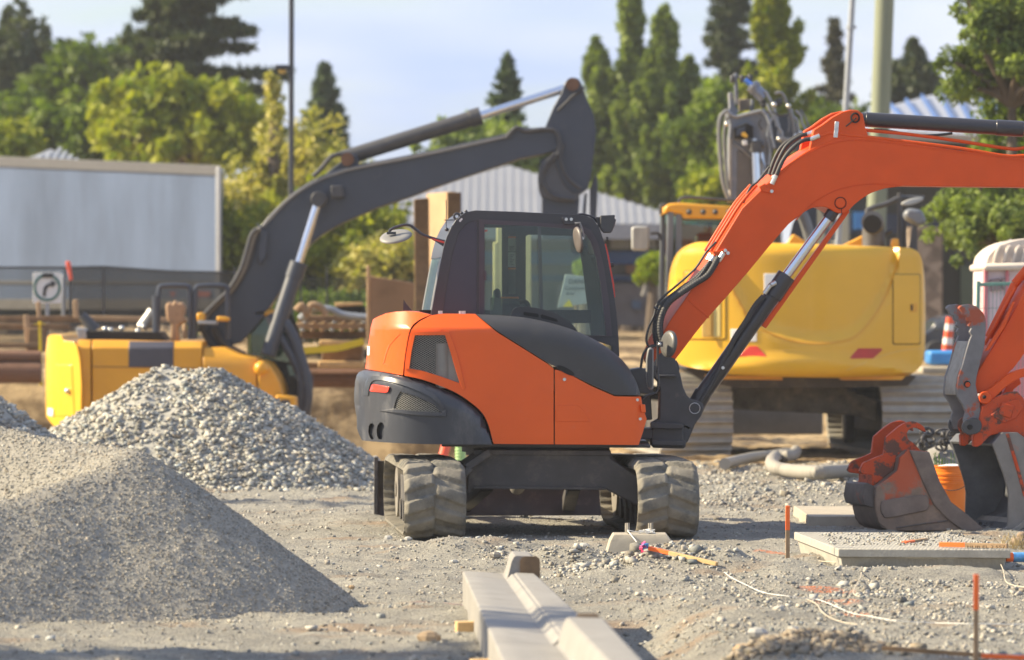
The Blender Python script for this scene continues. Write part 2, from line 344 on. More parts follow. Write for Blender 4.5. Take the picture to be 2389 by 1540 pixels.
def groundmat():
    m,nt,N,L,b=newmat('dusty crushed gravel ground')
    tc=N.new('ShaderNodeTexCoord'); O=tc.outputs['Object']
    def noise(s,d=6,rg=.6,sc=None):
        n=N.new('ShaderNodeTexNoise'); n.inputs['Scale'].default_value=s; n.inputs['Detail'].default_value=d; n.inputs['Roughness'].default_value=rg
        if sc:
            mp=N.new('ShaderNodeMapping'); mp.inputs['Scale'].default_value=sc; L.new(O,mp.inputs[0]); L.new(mp.outputs[0],n.inputs[0])
        else: L.new(O,n.inputs[0])
        return n.outputs[0]
    def ramp(i,p0,c0,p1,c1):
        r=N.new('ShaderNodeValToRGB'); r.color_ramp.elements[0].position=p0; r.color_ramp.elements[1].position=p1; r.color_ramp.elements[0].color=rgb(c0); r.color_ramp.elements[1].color=rgb(c1); L.new(i,r.inputs[0]); return r.outputs[0]
    def mix(f,a,c,bt='MIX'):
        x=N.new('ShaderNodeMix'); x.data_type='RGBA'; x.blend_type=bt
        for s,v in((0,f),(6,a),(7,c)):
            if isinstance(v,(int,float)): x.inputs[s].default_value=v
            elif isinstance(v,tuple): x.inputs[s].default_value=rgb(v)
            else: L.new(v,x.inputs[s])
        return x.outputs[2]
    def math_(op,a,c=None,d=None):
        x=N.new('ShaderNodeMath'); x.operation=op
        for i,v in enumerate((a,c,d)):
            if v is None: continue
            if isinstance(v,(int,float)): x.inputs[i].default_value=v
            else: L.new(v,x.inputs[i])
        return x.outputs[0]
    c=ramp(noise(1.3,5),.38,(.29,.275,.24),.62,(.475,.45,.385))
    c=mix(ramp(noise(95,3,.7),.38,(0,0,0),.62,(1,1,1)),mix(.55,c,(.13,.128,.125)),mix(.45,c,(.55,.52,.44)))
    c=mix(ramp(noise(28,4,.7),.52,(0,0,0),.66,(.6,.6,.6)),c,(.19,.19,.19))
    # orange clay showing through, and the raw sandy bank of the pit
    c=mix(ramp(noise(.8,4,.6,(1,1.6,1)),.56,(0,0,0),.66,(.45,.45,.45)),c,(.36,.22,.12))
    sp=N.new('ShaderNodeSeparateXYZ'); L.new(O,sp.inputs[0]); X,Y,Zc=sp.outputs
    far=math_('MULTIPLY',ramp(math_('MULTIPLY_ADD',Y,.1,-4.6),0,(0,0,0),.25,(1,1,1)),1.0)
    c=mix(far,c,ramp(noise(.9,8,.7,(1,1,1.5)),.42,(.13,.085,.045),.56,(.50,.37,.21)))
    # survey paint sprayed on the gravel
    grit=ramp(noise(60,3),.44,(0,0,0),.56,(1,1,1)); edge=noise(9,4)
    for (px,py,rx,ry) in ((1930,1385,.20,.055),(1950,1409,.19,.05),(1985,1436,.16,.05),(1795,1284,.12,.09),(1030,1405,.25,.03)):
        g=G(px,py); red=(px==1030)
        dx=math_('DIVIDE',math_('SUBTRACT',X,g.x),rx); dy=math_('DIVIDE',math_('SUBTRACT',Y,g.y),ry*3.2)
        d=math_('ADD',math_('ADD',math_('MULTIPLY',dx,dx),math_('MULTIPLY',dy,dy)),math_('MULTIPLY_ADD',edge,2.4,-1.2))
        f=math_('MULTIPLY',ramp(d,.35,(.85,)*3,1.0,(0,)*3),math_('MULTIPLY_ADD',grit,.75,.1))
        c=mix(f if not red else math_('MULTIPLY',f,.35),c,(.85,.20,.04) if not red else (.6,.12,.13))
    L.new(c,b.inputs['Base Color']); b.inputs['Roughness'].default_value=.95; b.inputs['Specular IOR Level'].default_value=.2
    bp=N.new('ShaderNodeBump'); bp.inputs['Distance'].default_value=.022; L.new(noise(55,5,.75),bp.inputs['Height']); b2=N.new('ShaderNodeBump'); b2.inputs['Distance'].default_value=.035; L.new(noise(16,5,.7),b2.inputs['Height']); L.new(b2.outputs[0],bp.inputs['Normal']); L.new(bp.outputs[0],b.inputs['Normal'])
    return m
m_ground=groundmat()
xs=grid(-5.2,5.6,.035,-260,260,1.16); ys=np.concatenate([grid(20.4,38,.03,.5,38,1.25),np.arange(38.04,50,.06),np.arange(50.1,68,.12),68+np.cumsum(np.geomspace(.3,90,34))])
g=heightmesh('ground',xs,ys,m_ground,H); tag(g,'dusty grey gravel ground of the construction site','ground',kind='structure')
# ---------------------------------------------------------------- crushed stones, merged
_B=np.array([[x,y,z] for x in(-1,1) for y in(-1,1) for z in(-1,1)],float)
_BF=np.array([(0,1,3,2),(4,6,7,5),(0,4,5,1),(2,3,7,6),(0,2,6,4),(1,5,7,3)])
def stones(X,Y,Z,Sz,flat=.6):
    n=len(X); V=_B[None]*rng.uniform(.42,1.0,(n,8,1))*np.array([1,.85,flat])+rng.uniform(-.22,.22,(n,8,3))
    V[:,:,0]*=rng.uniform(.7,1.3,(n,1)); a=rng.uniform(0,6.28,n); t=rng.normal(0,.45,n); ca,sa,ct,st=np.cos(a)[:,None],np.sin(a)[:,None],np.cos(t)[:,None],np.sin(t)[:,None]
    x=V[:,:,0]; y=V[:,:,1]; z=V[:,:,2]; y,z=y*ct-z*st,y*st+z*ct; x,y=x*ca-y*sa,x*sa+y*ca
    V=np.stack([x,y,z],-1)*Sz[:,None,None]+np.stack([X,Y,Z],-1)[:,None]
    Q=(_BF[None]+np.arange(n)[:,None,None]*8).reshape(-1,4)
    g=rng.uniform(.55,1.5,n)[:,None]*np.array([1,1,1])+rng.normal(0,.05,(n,1))*np.array([1,0,-1])
    return V.reshape(-1,3),Q,np.repeat(np.clip(g,.3,2),8,0)
m_stone=M('crushed grey rock',(.305,.29,.255),.9,var=.15,vs=30,attr='col',bump=.002,bs=200)
m_fine=M('fine crushed gravel',(.29,.27,.23),.95,var=.2,vs=35,attr='col',bump=.003,bs=150)
m_coarse=M('coarse drain rock',(.34,.33,.295),.9,var=.15,vs=20,attr='col',bump=.003,bs=120)
def dens(x,y):
    d=.17+0*x
    d=d+1.7*np.exp(-(((x-1.0)/.75)**2+((y-30.0)/.8)**2))+1.1*np.exp(-(((x+.25)/.7)**2+((y-32.2)/.7)**2))+.8*np.exp(-(((x-.3)/.7)**2+((y-31.2)/.6)**2))
    d=d+.9*sst(1.2,1.9,x)*sst(38.2,39.5,y)+.5*np.exp(-(((x-2)/1.0)**2+((y-27.8)/.7)**2))+.45*sst(0,1.5,x)*sst(30,27,y)
    return d*(.45+1.3*np.clip(vn(x*2.2,y*2.2,44)+.5,0,1))
def groundstones():
    n=340000; y=rng.uniform(20.8,50,n)**1.0; x=rng.uniform(-1.35,1.35,n)*(y*.1095)*1.15
    keep=rng.random(n)<dens(x,y)*.62; x=x[keep]; y=y[keep]; n=len(x)
    s=np.exp(rng.normal(math.log(.0056),.52,n)); s=np.clip(s,.003,.034); s=s*(1+.2*np.clip((y-34)/8,0,1)+1.1*np.clip(dens(x,y)-.9,0,1)*np.where(y>37,.45,1))
    under=(np.abs(x-.18)<1.4)&(np.abs(y-35.4)<1.6); s=np.where(under,np.minimum(s,.011),s)
    z=H(x,y)+s*.25
    V,Q,c=stones(x,y,z,s); o=npmesh('loose_gravel',V,Q,m_stone,False,c); tag(o,'crushed stones scattered thinly over the dusty site ground','gravel',kind='stuff')
groundstones()
def cone(x,y,a,b,ha,hb,sl):
    """height of a spill ridge from a to b"""
    ax,ay=a; bx,by=b; dx,dy=bx-ax,by-ay; t=np.clip(((x-ax)*dx+(y-ay)*dy)/(dx*dx+dy*dy+1e-9),0,1)
    d=np.hypot(x-ax-t*dx,y-ay-t*dy); d=np.sqrt(d*d+.015)-.12
    return ha+(hb-ha)*t-sl*d
def pile(name,xr,yr,step,fn,mat,n,smin,smax,label,over=.25,fl=.6,sandy=None):
    xs=np.arange(xr[0],xr[1],step); ys=np.arange(yr[0],yr[1],step)
    X,Y=np.meshgrid(xs,ys); g0=H(X,Y); Z=np.maximum(fn(X,Y)+g0*0,g0-.06); nx=len(xs); ny=len(ys)
    V=np.stack([X,Y,Z],-1).reshape(-1,3); i=np.arange((ny-1)*(nx-1)); r=i//(nx-1); c=i%(nx-1); a=r*nx+c; Q=np.stack([a,a+1,a+nx+1,a+nx],-1)
    zz=(Z-g0).reshape(-1); Q=Q[(zz[Q]>-.05).any(1)]
    C=np.ones((len(V),3))*.95
    x=rng.uniform(xr[0],xr[1],n); y=rng.uniform(yr[0],yr[1],n); z=fn(x,y); gz=H(x,y); k=z>gz-.02*rng.random(n); k|=(z>gz-.10)&(rng.random(n)<.25); k|=(z>gz-.35)&(rng.random(n)<.035); x,y,z=x[k],y[k],np.maximum(z,gz)[k]
    if sandy: k=rng.random(len(x))>sandy(x,y); x,y,z=x[k],y[k],z[k]
    s=np.exp(rng.uniform(math.log(smin),math.log(smax),len(x))**1); s=smin+(smax-smin)*rng.random(len(x))**2.6
    v,q,c2=stones(x,y,z+s*over,s,fl)
    V2=np.concatenate([V,v]); Q2=np.concatenate([Q,q+len(V)]); o=npmesh(name,V2,Q2,mat,False,np.concatenate([C,c2]))
    c0=Vector(((xr[0]+xr[1])/2,(yr[0]+yr[1])/2,0)); o.location=c0; me=o.data; co=np.empty(len(V2)*3,np.float32); me.vertices.foreach_get('co',co); co=co.reshape(-1,3)-np.array(c0,np.float32); me.vertices.foreach_set('co',co.ravel()); me.update()
    tag(o,label,'gravel pile'); return o
def f_near(x,y):
    w=x+.05*fbm(x*1.5,y*1.5,3,2); v=y+.05*fbm(x*1.5,y*1.5,6,2)
    a=cone(w,v,(-2.14,26.4),(-3.15,27.0),.88,1.06,.74); a=np.maximum(a,cone(w,v,(-3.15,27.0),(-6.5,27.2),1.06,1.2,.64))
    sp=cone(w,v,(-2.16,26.35),(-3.9,24.5),.86,.30,.74)
    h=-np.log(np.exp(-18*-a*-1*-1)+0)/18 if False else np.log(np.exp(22*a)+np.exp(22*sp))/22
    h=h-.07*np.exp(-(((x+3.0)/.35)**2+((y-26.3)/.4)**2))
    return h+.018*fbm(x*5,y*5,2,4)-.012
pile('gravel_pile',(-6.2,-.3),(24.2,29),.02,f_near,m_fine,300000,.003,.0105,'big pile of fine dark grey gravel in the left foreground, its right side in shade',over=-.25)
def f_mid(x,y):
    a=cone(x+.08*fbm(x*2,y*2,8,2),y,(-3.35,45.1),(-2.85,45.0),1.12,1.10,.60); return a+.07*fbm(x*3.2,y*3.2,12,5)-.03
pile('gravel_pile',(-6,-.6),(42.4,47.6),.05,f_mid,m_coarse,78000,.007,.036,'broad pile of coarse pale crushed rock behind the fine gravel pile',over=.3,sandy=lambda x,y:.6*np.exp(-((x+3.45)/.5)**2)*np.clip(fbm(x*5,y*5,91,3)*2+.75,0,1)+.5*np.clip(vn(x*4,y*4,93)*2,0,1))
def f_far(x,y):
    return cone(x,y,(-5.7,42.2),(-5.9,42.3),1.45,1.45,.66)+.05*fbm(x*3,y*3,12,4)
pile('gravel_pile',(-7.5,-3.4),(40.6,44.5),.05,f_far,m_coarse,12000,.012,.045,'small slope of blue grey gravel cut off by the left edge of the photo')
# ---------------------------------------------------------------- orange mini excavator in the middle
Z1=zf(1350,800,1.54); Z3=zf(2500,400,1.497); Z4=zf(2500,1200,1.497); Zs=zf(2550,1250,2.5667); Zb=zf(3350,1650,2.567); Zt=zf(3350,1150,2.8)
def shx(o,D,sh):
    """turn a plate group a little about the vertical: farther points move sideways"""
    me=o.data; w=wloc(o)
    for v in me.vertices: v.co.x+=sh*(v.co.y+w.y-D)
    return o
def path_strip(pts,t):
    """closed outline of a band of thickness t (px) following pts, inward = right side of travel"""
    P2=[Vector(p) for p in pts]; o=[]
    for i,p in enumerate(P2):
        d=(P2[min(i+1,len(P2)-1)]-P2[max(i-1,0)]).normalized(); o.append(p+Vector((-d.y,d.x))*t)
    return [tuple(p) for p in P2]+[tuple(p) for p in o[::-1]]
def track_mesh(name,root,mat,c,yaw,L,h,w,z0,lug,ds,nx,thick,group=None):
    r=h/2; s_len=2*(L-2*r)+2*math.pi*r; n=int(s_len/ds); st=(L-2*r)
    def pt(s):
        s=s%s_len
        if s<st: return (L/2-r-s, z0, 0,-1)                      # bottom, travelling towards -y
        s-=st
        if s<math.pi*r: a=s/r; return (-(L/2-r)-r*math.sin(a), z0+r-r*math.cos(a), -math.sin(a),-math.cos(a))
        s-=math.pi*r
        if s<st: return (-(L/2-r)+s, z0+h, 0,1)
        s-=st; a=s/r; return ((L/2-r)+r*math.sin(a), z0+r+r*math.cos(a), math.sin(a),math.cos(a))
    cy=math.cos(yaw); sy=math.sin(yaw); V=[];Fc=[]
    def put(x,y,z): V.append(Vector((c[0]+x*cy-y*sy,c[1]+x*sy+y*cy,z)))
    for i in range(n):
        s=s_len*i/n; y,z,ny,nz=pt(s)
        for j in range(nx+1):
            x=-w/2+w*j/nx; k=float(lug(s,x)); put(x,y+ny*(k-.03),z+nz*(k-.03))
        inn=.018 if (s%.09)<.045 else 0
        for j in range(5):
            x=w/2-w*j/4; q=thick+(inn if j in(1,2,3) else 0); put(x,y-ny*(q+.03),z-nz*(q+.03))
    m=nx+1+5
    for i in range(n):
        k=(i+1)%n
        for j in range(m):
            l=(j+1)%m; Fc.append((i*m+j,i*m+l,k*m+l,k*m+j))
    b=MB(); b.v=V; b.f=Fc; return b.build(name,mat,root,ang=50)
root=empty('mini_excavator',(.18,35.4,0),'orange and black mini excavator on rubber tracks in the centre of the site','excavator')
yc=35.45; DB=34.6
def body(W,Rt,zc=None,top=None,rt=.12,bot=None,noser=.14,k=.85):
    def g(x,z):
        gc=math.sqrt(max(Rt*Rt-(x-.18)**2,.0009)) if x<.18 else 9.
        v=(W**-9+gc**-9)**(-1/9)
        if x>.87: t=min(1,(x-.87)/noser); v-=noser*(1-math.sqrt(1-t*t))*.9
        if zc and z>zc: v-=(z-zc)*k
        if top:
            d=float(np.interp(x,top[0],top[1]))-z; t=min(1,max(0,1-d/rt)); v-=rt*(1-math.sqrt(1-t*t*.96))
        if bot:
            d=z-bot; t=min(1,max(0,1-d/.05)); v-=.04*(1-math.sqrt(1-t*t*.96))
        return max(v,.012)
    return g
def bp(name,poly,g,mat,off=0,thick=None,cell=.05,holes=(),bev=.007,extra=()):
    yf=lambda x,z:yc-g(x,z)-off
    yb=(lambda x,z:yc+g(x,z)+off) if thick is None else (lambda x,z:yc-g(x,z)-off+thick)
    return panel(name,poly,DB,yf,yb,mat,root,cell,holes,bev,extra)
zc=P(0,767,DB).z
gh=body(.95,1.285,zc); gcw=body(.985,1.372,top=None,bot=P(0,1037,DB).z)
def topcurve(pts):
    Q=[P(x,y,DB) for x,y in pts]; return ([q.x for q in Q],[q.z for q in Q])
# tail hood
th=bp('tail_hood',cr(Z1([(148,1048),(165,950),(182,850),(197,760)]),3)[:-1]+Z1([(206,738),(240,720),(292,700),(350,690),(420,685),(500,692),(571,708)])+cr(Z1([(565,712),(500,742),(450,792),(425,900),(410,1000),(402,1082)]),3)+Z1([(280,1063)]),gh,m_or,extra=(zc,))
bp('hood_crease',cr(Z1([(275,1010),(295,930),(330,870),(385,828)]),4)+Z1([(360,850),(315,900),(292,960),(280,1015),(335,1030)]),gh,m_or,off=.004,thick=.02,cell=.03,bev=.003)
hole1=Z1([(440,1038),(455,930),(478,832),(665,832),(712,960),(752,1128),(640,1088),(520,1052)])
side=Z1([(574,712),(640,702),(847,703),(983,815),(1098,886),(1200,950),(1298,1012),(1331,1040),(1331,1504),(962,1501)])+cr(Z1([(955,1480),(930,1385),(893,1312),(823,1248),(742,1193),(652,1152),(522,1106),(412,1083)]),3)+cr(Z1([(417,1000),(432,900),(457,800),(508,747)]),3)
gs=body(.95,1.36,zc)
bp('side_panel',side,gs,m_or,holes=[hole1],extra=(zc,))
fr=Z1([(1338,1044),(1400,1058),(1456,1088),(1560,1145),(1640,1180),(1705,1208),(1868,1212),(1876,1262),(1904,1350),(1880,1430),(1853,1508),(1338,1504)])
bp('front_panel',fr,gs,m_or,cell=.045)
hoodtop=Z1([(855,706),(1000,712),(1150,725),(1300,755),(1450,800),(1600,870),(1720,955),(1790,1030),(1840,1120),(1868,1203)])
gb=body(.955,1.36,top=topcurve(hoodtop),rt=.15)
bp('side_hood',cr(hoodtop,3)+Z1([(1705,1200),(1560,1136),(1440,1077),(1300,1006),(1200,943),(1100,881),(985,808),(900,743)]),gb,m_blk,cell=.035)
bp('hood_cutout',rot2(*Z1([(1405,1050)])[0],23,6.5,28,16),gb,m_dark,off=.004,thick=.02,cell=0,bev=0)
bp('panel_lock',rot2(*Z1([(1397,1105)])[0],4,4,0,14),gs,m_zinc,off=.008,thick=.02,cell=0,bev=.002)
# creases pressed into the side panels
bp('pressed_edge',Z1([(850,1252),(1328,1256),(1328,1360),(950,1358),(905,1300)]),gs,m_or,off=.004,thick=.02,cell=.08,bev=.004)
bp('pressed_edge',Z1([(1345,1262),(1480,1264),(1510,1290),(1560,1366),(1345,1366)]),gs,m_or,off=.004,thick=.02,cell=.08,bev=.004)
# grey cowl with two slots over the hood
cg=body(.62,1.36)
bp('vent_cowl',cr(Z1([(1066,720),(1075,690),(1098,664),(1150,658),(1240,668),(1340,698),(1430,750),(1475,800),(1492,835)]),3)+Z1([(1300,775),(1150,740)]),cg,m_blk,cell=.05,bev=.03)
for q in ([(1145,700),(1150,690),(1235,702),(1242,712),(1238,725),(1150,712)],[(1252,712),(1262,706),(1352,735),(1360,750),(1352,752),(1256,730)]):
    bp('cowl_slot',Z1(q),cg,m_dark,off=.003,thick=.01,cell=0,bev=0)
# counterweight
cwtop=Z1([(112,1072),(135,1062),(205,1058),(300,1070),(410,1092),(520,1118),(650,1168),(740,1210),(820,1265),(890,1330),(925,1420)])
gcw=body(.99,1.372,top=topcurve(cwtop),rt=.085)
hA=rot2(*Z1([(207,1432)])[0],9.5,20,-4,10); hB=rot2(*Z1([(263,1426)])[0],10,21,4,10)
hole2=Z1([(345,1287),(362,1225),(388,1180),(500,1215),(598,1262),(640,1310),(500,1302)])
cwp=cr(cwtop,3)[:-1]+Z1([(925,1420),(953,1505),(560,1503),(140,1492),(118,1455),(103,1420),(101,1350)])+cr(Z1([(96,1330),(79,1250),(84,1150),(100,1090)]),3)
bp('counterweight',cwp,gcw,m_cw,holes=[hole2,hA,hB],cell=.045,bev=.012)
cwr=path_strip(cr(Z1([(190,1195),(205,1100),(240,1085),(330,1090),(480,1128),(600,1190),(655,1250),(668,1335),(500,1325),(260,1300)]),3),2.2)
gcw2=gcw
bp('recess_lip',Z1([(255,1300),(345,1287),(500,1302),(640,1311),(668,1290),(674,1332),(500,1326)]),gcw,m_cw,off=.022,thick=.03,cell=.05,bev=.006)
bp('upper_rib',cr(Z1([(150,1210),(165,1120),(215,1088),(330,1095),(480,1135),(600,1195),(665,1275)]),3)+cr(Z1([(650,1290),(590,1225),(470,1165),(340,1125),(235,1112),(195,1140),(180,1212)]),3),gcw,m_cw,off=.016,thick=.03,cell=.04,bev=.008)
bp('reflector',Z1([(190,1180),(205,1142),(222,1138),(320,1152),(310,1185),(296,1190),(200,1185)]),gcw,m_red,off=.022,thick=.03,cell=.05,bev=.004)
bp('tail_mark',Z1([(166,905),(185,905),(182,962),(163,962)]),gh,m_white,off=.003,thick=.006,cell=.03,bev=0)
# inside
def ring(poly,off):
    pass
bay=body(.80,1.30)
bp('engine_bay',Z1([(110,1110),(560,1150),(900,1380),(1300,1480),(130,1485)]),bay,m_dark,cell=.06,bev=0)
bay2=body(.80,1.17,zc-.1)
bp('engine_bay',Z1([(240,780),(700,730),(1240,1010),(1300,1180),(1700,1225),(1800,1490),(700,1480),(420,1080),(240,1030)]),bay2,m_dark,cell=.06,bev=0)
mb=MB(); a=P(*Z1([(648,885)])[0],34.62); b=P(*Z1([(648,1160)])[0],34.62); mb.cyl(a,b,.052,n=20); mb.box(P(*Z1([(715,1030)])[0],34.62),(.075,.08,.28)); mb.build('muffler',M('grey muffler',(.34,.33,.31),.5,metal=.3,var=.2,vs=8),root)
def wires(name,hole,g,pitch,slope,r):
    pts=[P(x,y,DB) for x,y in hole]; pl=[(p.x,p.z) for p in pts]; mb=MB(); x0=min(p.x for p in pts); x1=max(p.x for p in pts); z0=min(p.z for p in pts); z1=max(p.z for p in pts); hh=(z1-z0)
    for sg in(-1,1):
        c=-hh/slope-.1
        while c<(x1-x0)+hh/slope+.1:
            T=[]
            for i in range(len(pl)):
                (ax,az),(bx,bz)=pl[i],pl[(i+1)%len(pl)]
                # line: x = x0+c + sg*(z-z0)/slope
                fa=ax-(x0+c+sg*(az-z0)/slope); fb=bx-(x0+c+sg*(bz-z0)/slope)
                if fa*fb<0: t=fa/(fa-fb); T.append((ax+(bx-ax)*t,az+(bz-az)*t))
            if len(T)==2:
                (ax,az),(bx,bz)=T; k=4
                for i in range(k):
                    p=(ax+(bx-ax)*i/k,az+(bz-az)*i/k); q=(ax+(bx-ax)*(i+1)/k,az+(bz-az)*(i+1)/k)
                    mb.bar((p[0],yc-g(*p)+.012,p[1]),(q[0],yc-g(*q)+.012,q[1]),r,r)
            c+=pitch
    mb.build(name,m_grill,root,smooth=False)
wires('grille',hole1,gs,.027,.6,.0026); wires('grille',hole2,gcw,.025,.6,.0026)
bp('pocket_back',[(840,1010),(905,1010),(905,1060),(840,1060)] if False else Z1([(170,1370),(310,1370),(310,1485),(170,1485)]),gcw,m_cw,off=-.055,thick=.03,cell=.04,bev=0)
# raised rim of the big vent
rim=lambda pts:bp('vent_rim',pts,gs,m_or,off=.012,thick=.03,cell=.05,bev=.006)
rim(Z1([(418,1045),(432,925),(458,822),(470,812),(672,812),(690,832),(478,834),(457,932),(442,1040)]))
rim(Z1([(668,812),(690,815),(740,950),(788,1150),(785,1168),(770,1165),(745,1100),(700,950),(664,835)]))
mb=MB(); mb.prism(Z1([(640,1503),(1930,1510),(1928,1530),(640,1522)]),DB,34.66,36.3); mb.build('deck_plate',m_met,root,bev=.004)
mb=MB(); mb.cyl((.18,35.4,.575),(.18,35.4,.70),.53,n=48); mb.cyl((.18,35.4,.60),(.18,35.4,.655),.56,n=48); mb.build('slew_ring',m_met,root)
mb=MB()
for x,y in Z1([(1848,1232),(1865,1350)]): p=P(x,y,34.5); mb.cyl(p,p-Vector((0,.012,0)),.011,n=10)
mb.build('bolt',m_zinc,root)
mb=MB(); mb.prism(Z1([(1868,1258),(1896,1262),(1900,1310),(1870,1310)]),34.5,34.5,34.56); mb.build('nose_catch',m_or,root,bev=.004)
mb=MB(); mb.prism(Z1([(408,612),(425,640),(462,684),(405,684)]),35.6,35.55,35.57); mb.build('tail_fin_mirror',m_cab,root)
mb=MB()
for x,y in Z1([(628,694),(640,694),(755,695),(770,695),(782,695)]): p=P(x,y,34.72); mb.cyl(p-Vector((0,0,.01)),p+Vector((0,0,.012)),.009,n=8)
mb.build('hinge_bolt',m_zinc,root)
# ------------- cab
DC=35.40; SHC=-.10
cabo=Z1([(575,712),(602,560),(628,420),(652,300),(672,230),(700,170),(738,112),(790,76),(850,65),(1100,73),(1400,88),(1480,91),(1530,98),(1572,116),(1610,165),(1640,250),(1660,330),(1678,430),(1700,560),(1720,700),(1732,850),(1737,965),(1700,965)])+Z1([(1690,900),(1480,830),(1300,780),(1000,740),(700,715)])
win=Z1([(905,150),(1230,163),(1470,183),(1520,205),(1560,258),(1592,360),(1620,520),(1652,806),(1655,835),(905,835)])
fr_o=cabo
def cabside(y0,y1,hs,nm,mat,poly=cabo): 
    return shx(panel(nm,poly,DC if y0<35.8 else y0,lambda x,z:y0,lambda x,z:y1,mat,root,0,hs,.012),DC,SHC)
qtr=Z1([(866,122),(862,697),(642,700),(662,560),(700,335),(742,195),(786,142),(832,120)])
cabside(DC,DC+.06,[Z1([(880,122),(1500,158),(1560,190),(1600,260),(1640,420),(1672,640),(1690,838),(880,838)]),Z1([(862,130),(858,697),(650,697),(668,560),(706,335),(748,200),(790,150),(832,130)])],'cab_side_frame',m_cab)
mb=MB(); mb.prism(qtr,DC,DC+.012,DC+.03); shx(mb.build('quarter_panel',M('dark cab quarter glass',(.030,.022,.040),.16,var=.05,spec=.6),root,smooth=False),DC,SHC)
m_wf=M('window frame black',(.060,.048,.058),.5,var=.08)
wo=Z1([(872,120),(1500,156),(1562,188),(1602,260),(1642,420),(1674,640),(1692,840),(872,840)])
shx(panel('window_frame',wo,DC,lambda x,z:DC-.012,lambda x,z:DC+.02,m_wf,root,0,[win],.004),DC,SHC)
mb=MB(); mb.prism(win,DC,DC+.004,DC+.008); shx(mb.build('side_window',m_glass,root,smooth=False),DC,SHC)
mb=MB(); mb.prism(Z1([(1236,163),(1254,164),(1272,800),(1252,800)]),DC,DC+.01,DC+.03); shx(mb.build('window_bar',m_wf,root),DC,SHC)
mb=MB(); mb.prism(Z1([(905,436),(918,436),(918,496),(905,496)]),DC,DC-.03,DC); mb.build('window_handle',m_wf,root,bev=.006)
mb=MB(); mb.prism(Z1([(905,186),(924,182),(924,194),(905,200)]),DC,DC+.012,DC+.016); mb.build('warning_tag',m_red,root)
# far side of the cab
farw1=Z1([(840,170),(1012,172),(1012,835),(840,835)]); farw2=Z1([(1160,225),(1175,214),(1460,224),(1480,240),(1510,420),(1560,835),(1160,835)])
YF=36.38
def PZ(x,y): return x,y
farframe=shx(panel('far_side_frame',Z1([(640,712),(652,560),(690,330),(740,170),(800,120),(850,105),(1400,118),(1530,130),(1600,200),(1640,400),(1690,700),(1700,880),(1300,830),(900,780)]),YF,lambda x,z:YF,lambda x,z:YF+.05,M('dark green black cab lining',(.020,.030,.022),.5,var=.3,vs=4),root,0,[farw1,farw2],.006),YF,0)
mb=MB(); mb.prism(farw2,YF,YF+.02,YF+.024); mb.prism(farw1,YF,YF+.02,YF+.024); mb.build('door_window',m_glass,root,smooth=False)
roofline=Z1([(640,360),(652,300),(672,230),(700,170),(738,112),(790,76),(850,65),(1100,73),(1400,88),(1480,91),(1530,98),(1572,116),(1610,165),(1640,250),(1660,330)])
mb=MB(); mb.prism(path_strip(roofline,7),DC,DC+.05,YF); shx(mb.build('roof',m_cab,root,bev=.01),DC,SHC)
mb=MB(); mb.prism(path_strip(Z1([(1664,340),(1682,430),(1704,560),(1724,700),(1735,850),(1739,965)]),3),DC,DC+.07,YF); shx(mb.build('windshield',m_glass,root,smooth=False),DC,SHC)
mb=MB(); mb.prism(path_strip(Z1([(575,712),(602,560),(628,420),(641,355)]),3),DC,DC+.12,YF-.12); shx(mb.build('rear_window',m_glass2,root,smooth=False),DC,SHC)
mb=MB()
for y0 in(DC+.055,YF-.14): mb.prism(path_strip(Z1([(573,712),(600,560),(626,420),(640,355)]),16),DC,y0,y0+.09)
shx(mb.build('rear_pillar',M('dusty sunlit cab edge',(.16,.155,.15),.4,var=.1,coat=.3),root,bev=.015),DC,SHC)  # paler than the cab: dust, plus sunlight put into the colour
mb=MB(); mb.prism(path_strip(Z1([(1655,270),(1672,340),(1688,430),(1705,520),(1712,600)]),4),DC,DC+.04,DC+.055); mb.build('red_trim',m_red,root)
mb=MB(); mb.prism(Z1([(1560,120),(1615,170),(1640,260),(1690,560),(1724,820),(1730,960),(1700,960),(1690,830),(1660,560),(1612,300)]),DC,DC+.06,DC+.12); shx(mb.build('front_pillar',m_cab,root,bev=.02),DC,SHC)
mb=MB(); mb.cyl(P(*Z1([(1655,241)])[0],DC+.1),P(*Z1([(1668,240)])[0],DC+.1),.016); mb.cyl(P(*Z1([(1680,400)])[0],DC+.1),P(*Z1([(1702,399)])[0],DC+.1),.017); mb.build('grab_knob',m_met,root)
# interior
mb=MB(); mb.box((-.05,35.9,1.62),(1.3,.9,.1)); mb.prism(Z1([(1020,640),(1110,640),(1180,700),(1250,760),(1250,840),(1010,840)]),35.9,35.8,36.25); mb.build('cab_floor',m_dark,root)
mb=MB(); mb.prism(Z1([(960,840),(950,650),(962,560),(985,540),(1005,560),(1010,660),(1040,760),(1090,840)]),35.95,35.75,36.2); mb.build('seat',m_rub,root,bev=.03)
mb=MB()
for q in ([(1052,236),(1098,236),(1098,318),(1052,318)],[(1052,322),(1098,322),(1098,414),(1050,414)]): mb.prism(Z1(q),YF-.005,YF-.008,YF-.002)
mb.build('sticker',M('pale decal',(.42,.46,.40),.6),root)
mb=MB()
for q in ([(1052,224),(1098,224),(1098,236),(1052,236)],[(1052,418),(1098,418),(1098,428),(1052,428)],[(985,597),(1117,597),(1117,608),(985,608)]): mb.prism(Z1(q),YF-.005,YF-.010,YF-.003)
mb.build('warning_band',M('orange decal',(.75,.22,.03),.5),root)
mb=MB()
for i in range(7): mb.prism(Z1([(1058,338+i*10),(1088-(i%3)*6,338+i*10),(1088-(i%3)*6,341+i*10),(1058,341+i*10)]),YF-.005,YF-.011,YF-.0085)
